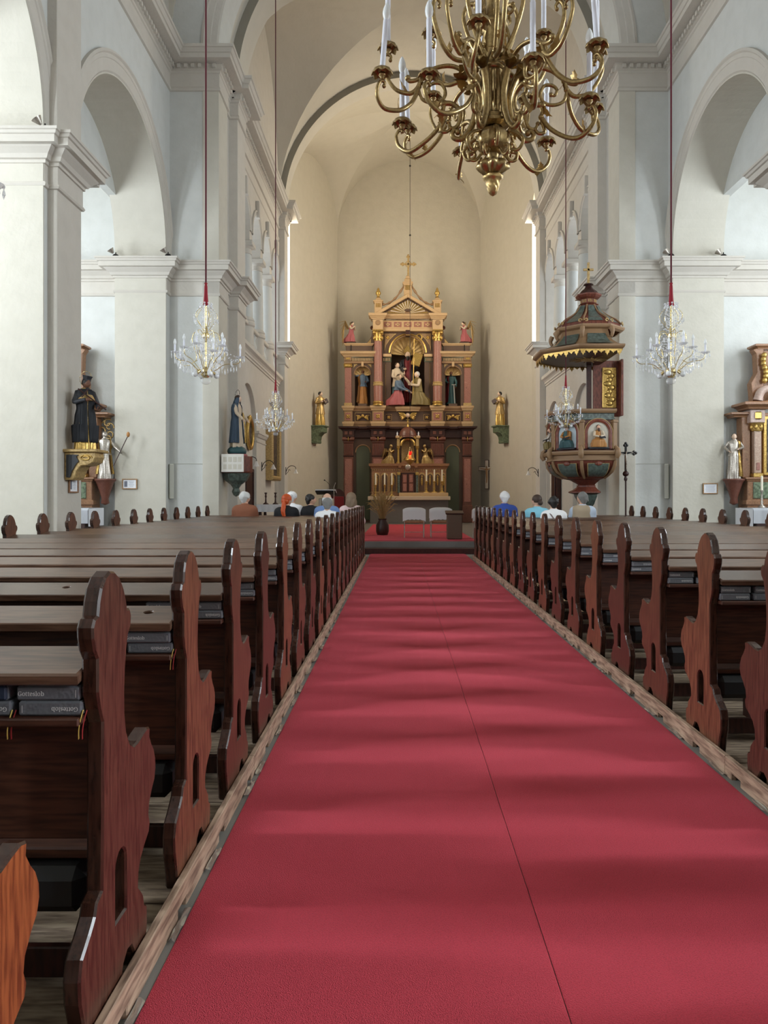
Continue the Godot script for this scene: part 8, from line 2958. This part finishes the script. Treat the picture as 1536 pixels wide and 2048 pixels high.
# surface nets over a smooth union of tapered capsules [a, b, ra, rb]
func nets(caps: Array, cell: float, k: float) -> MB:
	var lo := Vector3.ONE * 1e9
	var hi := -lo
	for c in caps:
		var r: float = maxf(c[2], c[3]) + 4 * cell
		lo = lo.min(c[0] - Vector3.ONE * r).min(c[1] - Vector3.ONE * r)
		hi = hi.max(c[0] + Vector3.ONE * r).max(c[1] + Vector3.ONE * r)
	var nx := int((hi.x - lo.x) / cell) + 2
	var ny := int((hi.y - lo.y) / cell) + 2
	var nz := int((hi.z - lo.z) / cell) + 2
	var acc := PackedFloat32Array()
	acc.resize(nx * ny * nz)
	for c in caps:
		var a: Vector3 = c[0]
		var b: Vector3 = c[1]
		var ab := b - a
		var l2 := maxf(ab.length_squared(), 1e-9)
		var r: float = maxf(c[2], c[3]) + 3 * k + cell
		var p0 := (a.min(b) - Vector3.ONE * r - lo) / cell
		var p1 := (a.max(b) + Vector3.ONE * r - lo) / cell
		for z in range(maxi(0, int(p0.z)), mini(nz, int(p1.z) + 2)):
			for y in range(maxi(0, int(p0.y)), mini(ny, int(p1.y) + 2)):
				var base := (z * ny + y) * nx
				for x in range(maxi(0, int(p0.x)), mini(nx, int(p1.x) + 2)):
					var p := lo + Vector3(x, y, z) * cell
					var t := clampf((p - a).dot(ab) / l2, 0.0, 1.0)
					var d: float = p.distance_to(a + ab * t) - lerpf(c[2], c[3], t)
					if d < 3 * k: acc[base + x] += exp(-d / k)
	var m := MB.new()
	var id := PackedInt32Array()
	id.resize(nx * ny * nz)
	id.fill(-1)
	var off := [0, 1, nx, nx + 1, nx * ny, nx * ny + 1, nx * ny + nx, nx * ny + nx + 1]
	for z in nz - 1:
		for y in ny - 1:
			var base := (z * ny + y) * nx
			for x in nx - 1:
				var i := base + x
				var inside := 0
				for o in off:
					if acc[i + o] > 1.0: inside += 1
				if inside == 0 or inside == 8: continue
				var s := Vector3.ZERO
				var n := 0
				for e in [[0, 1], [2, 3], [4, 5], [6, 7], [0, 2], [1, 3], [4, 6], [5, 7], [0, 4], [1, 5], [2, 6], [3, 7]]:
					var fa: float = -k * log(maxf(acc[i + off[e[0]]], 1e-6))
					var fb: float = -k * log(maxf(acc[i + off[e[1]]], 1e-6))
					if (fa < 0) == (fb < 0): continue
					var t := fa / (fa - fb)
					var ca := Vector3(e[0] & 1, (e[0] >> 1) & 1, e[0] >> 2)
					var cb := Vector3(e[1] & 1, (e[1] >> 1) & 1, e[1] >> 2)
					s += ca.lerp(cb, t)
					n += 1
				id[i] = m.v.size()
				m.v.append(lo + (Vector3(x, y, z) + s / n) * cell)
				m.t.append(Vector2.ZERO)
	m.n.resize(m.v.size())
	var sx := 1
	var sy := nx
	var sz := nx * ny
	for z in range(1, nz - 1):
		for y in range(1, ny - 1):
			for x in range(1, nx - 1):
				var i := (z * ny + y) * nx + x
				var in0 := acc[i] > 1.0
				for q in [[sx, sy, sz], [sy, sz, sx], [sz, sx, sy]]:
					if in0 == (acc[i + q[0]] > 1.0): continue
					var a := id[i - q[1] - q[2]]
					var b := id[i - q[2]]
					var c := id[i]
					var d := id[i - q[1]]
					if a < 0 or b < 0 or c < 0 or d < 0: continue
					var f := [a, b, c, d] if in0 else [a, d, c, b]
					var nn := (m.v[f[2]] - m.v[f[0]]).cross(m.v[f[3]] - m.v[f[1]])
					for w in f: m.n[w] += nn
					m.ix.append(f[0]); m.ix.append(f[2]); m.ix.append(f[1])
					m.ix.append(f[0]); m.ix.append(f[3]); m.ix.append(f[2])
	for i in m.n.size(): m.n[i] = m.n[i].normalized()
	return m

func sitting(lean: float, reach: float) -> Dictionary:
	# seated, facing -z; y = 0 is the floor under the feet
	var key := "sit%.2f%.2f" % [lean, reach]
	if shape.has(key): return shape[key]
	var T := func(x: float, y: float, z: float) -> Vector3:
		# lean the trunk about the hips
		var h := maxf(y - 0.5, 0.0)
		return Vector3(x, 0.5 + h * cos(lean) if y > 0.5 else y, z - h * sin(lean))
	var torso := [[T.call(-0.07, 0.53, 0), T.call(0.07, 0.53, 0), 0.135, 0.135], [T.call(0, 0.55, 0), T.call(0, 0.75, 0.01), 0.15, 0.135], [T.call(-0.06, 0.78, 0.01), T.call(-0.08, 0.98, 0.02), 0.12, 0.115], [T.call(0.06, 0.78, 0.01), T.call(0.08, 0.98, 0.02), 0.12, 0.115], [T.call(-0.13, 1.045, 0.025), T.call(0.13, 1.045, 0.025), 0.075, 0.075], [T.call(0, 1.0, 0.02), T.call(0, 1.12, 0.0), 0.1, 0.06]]
	var arms := []
	var fore := []
	var hands := []
	for s in [-1.0, 1.0]:
		var S: Vector3 = T.call(s * 0.185, 1.035, 0.02)
		var E: Vector3 = S + Vector3(s * 0.055, -0.25, -0.09 - reach * 0.1)
		var W: Vector3 = E + Vector3(-s * 0.1, -0.10 + reach * 0.1, -0.2)
		arms.append([S, E, 0.062, 0.047])
		fore.append([E, W, 0.045, 0.031])
		var D := (W - E).normalized()
		hands.append([W, W + D * 0.07, 0.03, 0.034])
		for q in 4:
			var o := D * 0.08 + Vector3(-s * 0.03 + s * 0.02 * q, 0.012, 0)
			hands.append([W + o, W + o + D * 0.045 + Vector3(0, -0.008, 0), 0.0095, 0.009])
			hands.append([W + o + D * 0.045 + Vector3(0, -0.008, 0), W + o + D * (0.07 - 0.006 * absf(q - 1.5)) + Vector3(0, -0.03, 0), 0.009, 0.008])
		hands.append([W + D * 0.03, W + D * 0.065 + Vector3(-s * 0.045, 0.015, 0), 0.012, 0.01])
	var legs := []
	var feet := []
	for s in [-1.0, 1.0]:
		legs.append([Vector3(s * 0.09, 0.53, -0.03), Vector3(s * 0.12, 0.53, -0.43), 0.095, 0.066])
		legs.append([Vector3(s * 0.12, 0.52, -0.43), Vector3(s * 0.12, 0.12, -0.40), 0.062, 0.042])
		feet.append([Vector3(s * 0.12, 0.09, -0.39), Vector3(s * 0.13, 0.055, -0.56), 0.045, 0.036])
	var neck := [[T.call(0, 1.05, 0.01), T.call(0, 1.19, -0.01), 0.06, 0.052]]
	var fat := func(a: Array, d: float) -> Array: return a.map(func(c): return [c[0], c[1], c[2] + d, c[3] + d])
	shape[key] = {"body": nets(torso + arms + fore + legs + feet + neck, 0.022, 0.02), "hands": nets(hands, 0.009, 0.006), "shirt": nets(fat.call(torso, 0.014) + fat.call(arms, 0.014) + fat.call(fore.map(func(c): return [c[0], c[0].lerp(c[1], 0.85), c[2], c[3]]), 0.012), 0.022, 0.022).mesh(), "trousers": nets(fat.call(legs, 0.014) + fat.call([torso[0]], 0.012), 0.022, 0.02).mesh(), "shoes": nets(fat.call(feet, 0.01), 0.016, 0.012).mesh(), "head": T.call(0, 1.165, -0.012)}
	return shape[key]

func person(label: String, x: float, d: float, o: Dictionary) -> void:
	var t := thing("person", label, "person", V(x, 0.06, d + 0.06), o.get("turn", 0.0), "people seated in the pews")
	var S := sitting(o.get("lean", 0.05), o.get("reach", 0.0))
	var sc: float = o.get("size", 1.04)
	var B := Basis.from_scale(Vector3.ONE * sc)
	var H := Transform3D(Basis(Vector3.UP, PI + o.get("look", 0.0)) * Basis(Vector3.RIGHT, o.get("nod", 0.1)) * Basis.from_scale(Vector3.ONE * 0.235), S.head)
	var hb := MB.new()
	var src := head_mesh().surface_get_arrays(0)
	hb.v = src[Mesh.ARRAY_VERTEX]; hb.n = src[Mesh.ARRAY_NORMAL]; hb.t = src[Mesh.ARRAY_TEX_UV]; hb.ix = src[Mesh.ARRAY_INDEX]
	var b := MB.new()
	b.add(S.body)
	b.add(S.hands)
	b.add(hb, H)
	part("body", b, M.skin, t, Vector3.ZERO, B)
	part("shirt", S.shirt, o.shirt, t, Vector3.ZERO, B)
	part("trousers", S.trousers, o.get("trousers", M.dark_robe), t, Vector3.ZERO, B)
	part("shoes", S.shoes, M.ebony, t, Vector3.ZERO, B)
	var hair := MB.new()
	match o.style:
		"short", "full":
			var g := 0.0 if o.style == "short" else 0.04
			var caps := [[Vector3(-0.04, 0.66, -0.02), Vector3(0.04, 0.66, -0.1), 0.37 + g, 0.37 + g], [Vector3(0, 0.6, -0.14), Vector3(0, 0.42, -0.2), 0.36 + g, 0.31 + g], [Vector3(0, 0.42, -0.2), Vector3(0, 0.2 - g, -0.22), 0.3 + g, 0.22 + g]]
			var rng := RandomNumberGenerator.new()
			rng.seed = 9 + label.length()
			for k in 34:
				var a := PI * (0.95 + 1.1 * rng.randf())
				var e := rng.randf() * 1.5
				var q := Vector3(cos(a) * cos(e) * 0.36, 0.5 + sin(e) * 0.45, sin(a) * cos(e) * 0.36 - 0.12)
				caps.append([q, q + Vector3(0.05 * rng.randfn(), 0.06 * rng.randfn() - 0.05, 0.05 * rng.randfn()), 0.1 + g, 0.085 + g])
			hair.add(nets(caps, 0.06, 0.035))
		"fringe":
			for k in 9:
				var a := PI * (0.08 + 0.84 * k / 8.0)
				hair.ball(Vector3(cos(a) * 0.34, 0.42, -0.06 - sin(a) * 0.34), Vector3(0.12, 0.2, 0.12), 10, 7)
		"bun":
			hair.ball(Vector3(0, 0.62, -0.09), Vector3(0.43, 0.44, 0.45), 20, 14)
			hair.ball(Vector3(0, 0.3, -0.46), Vector3(0.24, 0.24, 0.2), 14, 9)
		"ponytail":
			hair.ball(Vector3(0, 0.62, -0.09), Vector3(0.45, 0.46, 0.46), 20, 14)
			hair.ball(Vector3(0, 0.4, -0.2), Vector3(0.42, 0.36, 0.36), 16, 10)
			for k in 9:
				var a := TAU * k / 9
				var pts := []
				for j in 9:
					var u := j / 8.0
					pts.append(Vector3(-0.12 - 0.3 * u + 0.12 * cos(a) * sin(PI * u) + 0.05 * sin(9 * u + k), 0.38 - 1.75 * u, -0.42 - 0.12 * sin(PI * u) + 0.12 * sin(a) * sin(PI * u)))
				hair.tube(pts, taper(9, 0.09, 0.13, 0.03), 7)
		"wavy":
			hair.ball(Vector3(0, 0.62, -0.1), Vector3(0.48, 0.5, 0.5), 20, 14)
			for k in 18:
				var a := PI * (-0.1 + 1.2 * k / 17.0)
				var pts := []
				for j in 7:
					var u := j / 6.0
					pts.append(Vector3(cos(a) * (0.36 + 0.1 * u + 0.04 * sin(8 * u + k)), 0.7 - 1.05 * u, -0.1 - sin(a) * (0.36 + 0.12 * u) + 0.03 * cos(7 * u + k)))
				hair.tube(pts, taper(7, 0.1, 0.12, 0.05), 7)
	if hair.v.size():
		var h2 := MB.new()
		h2.add(hair, H)
		part("hair", h2, o.hair, t, Vector3.ZERO, B)
	if o.has("strap"):
		b = MB.new()
		var L: float = o.get("lean", 0.05)
		b.tube(smooth_path([Vector3(-0.12, 1.135, 0.03), Vector3(-0.08, 1.05, 0.145), Vector3(0.02, 0.9, 0.165), Vector3(0.12, 0.72, 0.16), Vector3(0.17, 0.6, 0.09)], 4), 0.018, 6, true, 0.35)
		part("bag_strap", b, o.strap, t, Vector3(0, 0, -0.03), B)
	if o.has("vest"):
		part("vest", nets([[Vector3(-0.07, 0.56, 0.0), Vector3(0.07, 0.56, 0.0), 0.165, 0.165], [Vector3(-0.07, 0.8, 0.0), Vector3(-0.08, 1.0, 0.0), 0.145, 0.125], [Vector3(0.05, 0.8, 0.0), Vector3(0.05, 1.0, 0.0), 0.145, 0.125], [Vector3(-0.12, 1.05, 0.0), Vector3(0.07, 1.06, 0.0), 0.092, 0.09]], 0.024, 0.022), o.vest, t, Vector3(-0.015, 0.0, 0.02), B)
	if o.has("cap"):
		b = MB.new()
		b.ball(Vector3(0, 0.68, -0.08), Vector3(0.47, 0.42, 0.5), 18, 10)
		var c2 := MB.new()
		c2.add(b, H)
		part("cap", c2, o.cap, t, Vector3.ZERO, B)
	if o.has("collar"):
		b = MB.new()
		b.lathe([Vector2(0.085, 1.09), Vector2(0.09, 1.13), Vector2(0.075, 1.15), Vector2(0.07, 1.12)], 18, Vector3(0, 0, -0.03))
		part("collar", b, o.collar, t, Vector3.ZERO, B)
	if o.has("glasses"):
		b = MB.new()
		for s in [-1.0, 1.0]:
			b.tube([Vector3(s * 0.4, 0.55, 0.0), Vector3(s * 0.38, 0.55, 0.4)], 0.015, 5)
		b.tube([Vector3(-0.38, 0.55, 0.42), Vector3(0.38, 0.55, 0.42)], 0.015, 5)
		var g2 := MB.new()
		g2.add(b, H)
		part("glasses", g2, M.iron, t, Vector3.ZERO, B)

func people() -> void:
	person("grey-haired person in a brown jacket with glasses, sitting below the madonna", -3.96, 17.27, {"shirt": M.brown_jacket, "style": "short", "hair": M.hair_grey, "look": -0.5, "glasses": true, "size": 1.1})
	person("person with a long wavy red ponytail in black", -3.02, 17.27, {"shirt": M.black_cloth, "style": "ponytail", "hair": M.hair_red, "look": -0.8, "size": 1.06})
	person("person in a white cap and white shirt behind the red ponytail", -3.02, 18.12, {"shirt": M.white_cloth, "style": "short", "hair": M.hair_grey, "cap": M.white_cloth, "look": -0.4, "reach": 0.6, "size": 1.1})
	person("dark-haired person in black with a white collar looking sideways", -2.58, 18.12, {"shirt": M.black_cloth, "style": "short", "hair": M.hair_dark, "look": -1.25, "collar": M.white_cloth, "size": 1.06})
	person("balding person in a blue shirt before the lectern", -2.11, 17.27, {"shirt": M.blue_shirt, "style": "fringe", "hair": M.hair_grey, "size": 1.08})
	person("grizzled person in a white shirt behind the balding one in blue", -2.03, 16.44, {"shirt": M.white_cloth, "style": "full", "hair": M.hair_grizzle, "nod": 0.35, "size": 0.99})
	person("person with wavy light brown hair in a pale pink top", -1.62, 18.12, {"shirt": M.pink_shirt, "style": "wavy", "hair": M.hair_light, "size": 1.08, "reach": 0.5})
	person("white-haired person in a bright blue jacket", 1.90, 17.32, {"shirt": M.blue_jacket, "style": "short", "hair": M.hair_white, "size": 1.1})
	person("person with a brown bun in a light blue top", 2.48, 16.47, {"shirt": M.sky_shirt, "style": "bun", "hair": M.hair_brown, "look": 0.6, "size": 1.05})
	person("dark-haired person in a white shirt with a bag strap across the back", 2.67, 15.63, {"shirt": M.white_cloth, "style": "short", "hair": M.hair_dark, "strap": M.grey_strap, "size": 1.02})
	person("grey-haired person in a beige vest over a light blue shirt below the pulpit", 3.46, 16.47, {"shirt": M.pale_blue, "style": "short", "hair": M.hair_grizzle, "vest": M.beige_cloth, "look": 0.4, "size": 1.09})

func furnish() -> void:
	carpet()
	pews()
	big_chandelier()
	crystal_chandeliers()
	high_altar()
	pulpit()
	for s in [-1.0, 1.0]: side_altar(s)
	wall_statues()
	small_things()
	chancel_things()
	people()
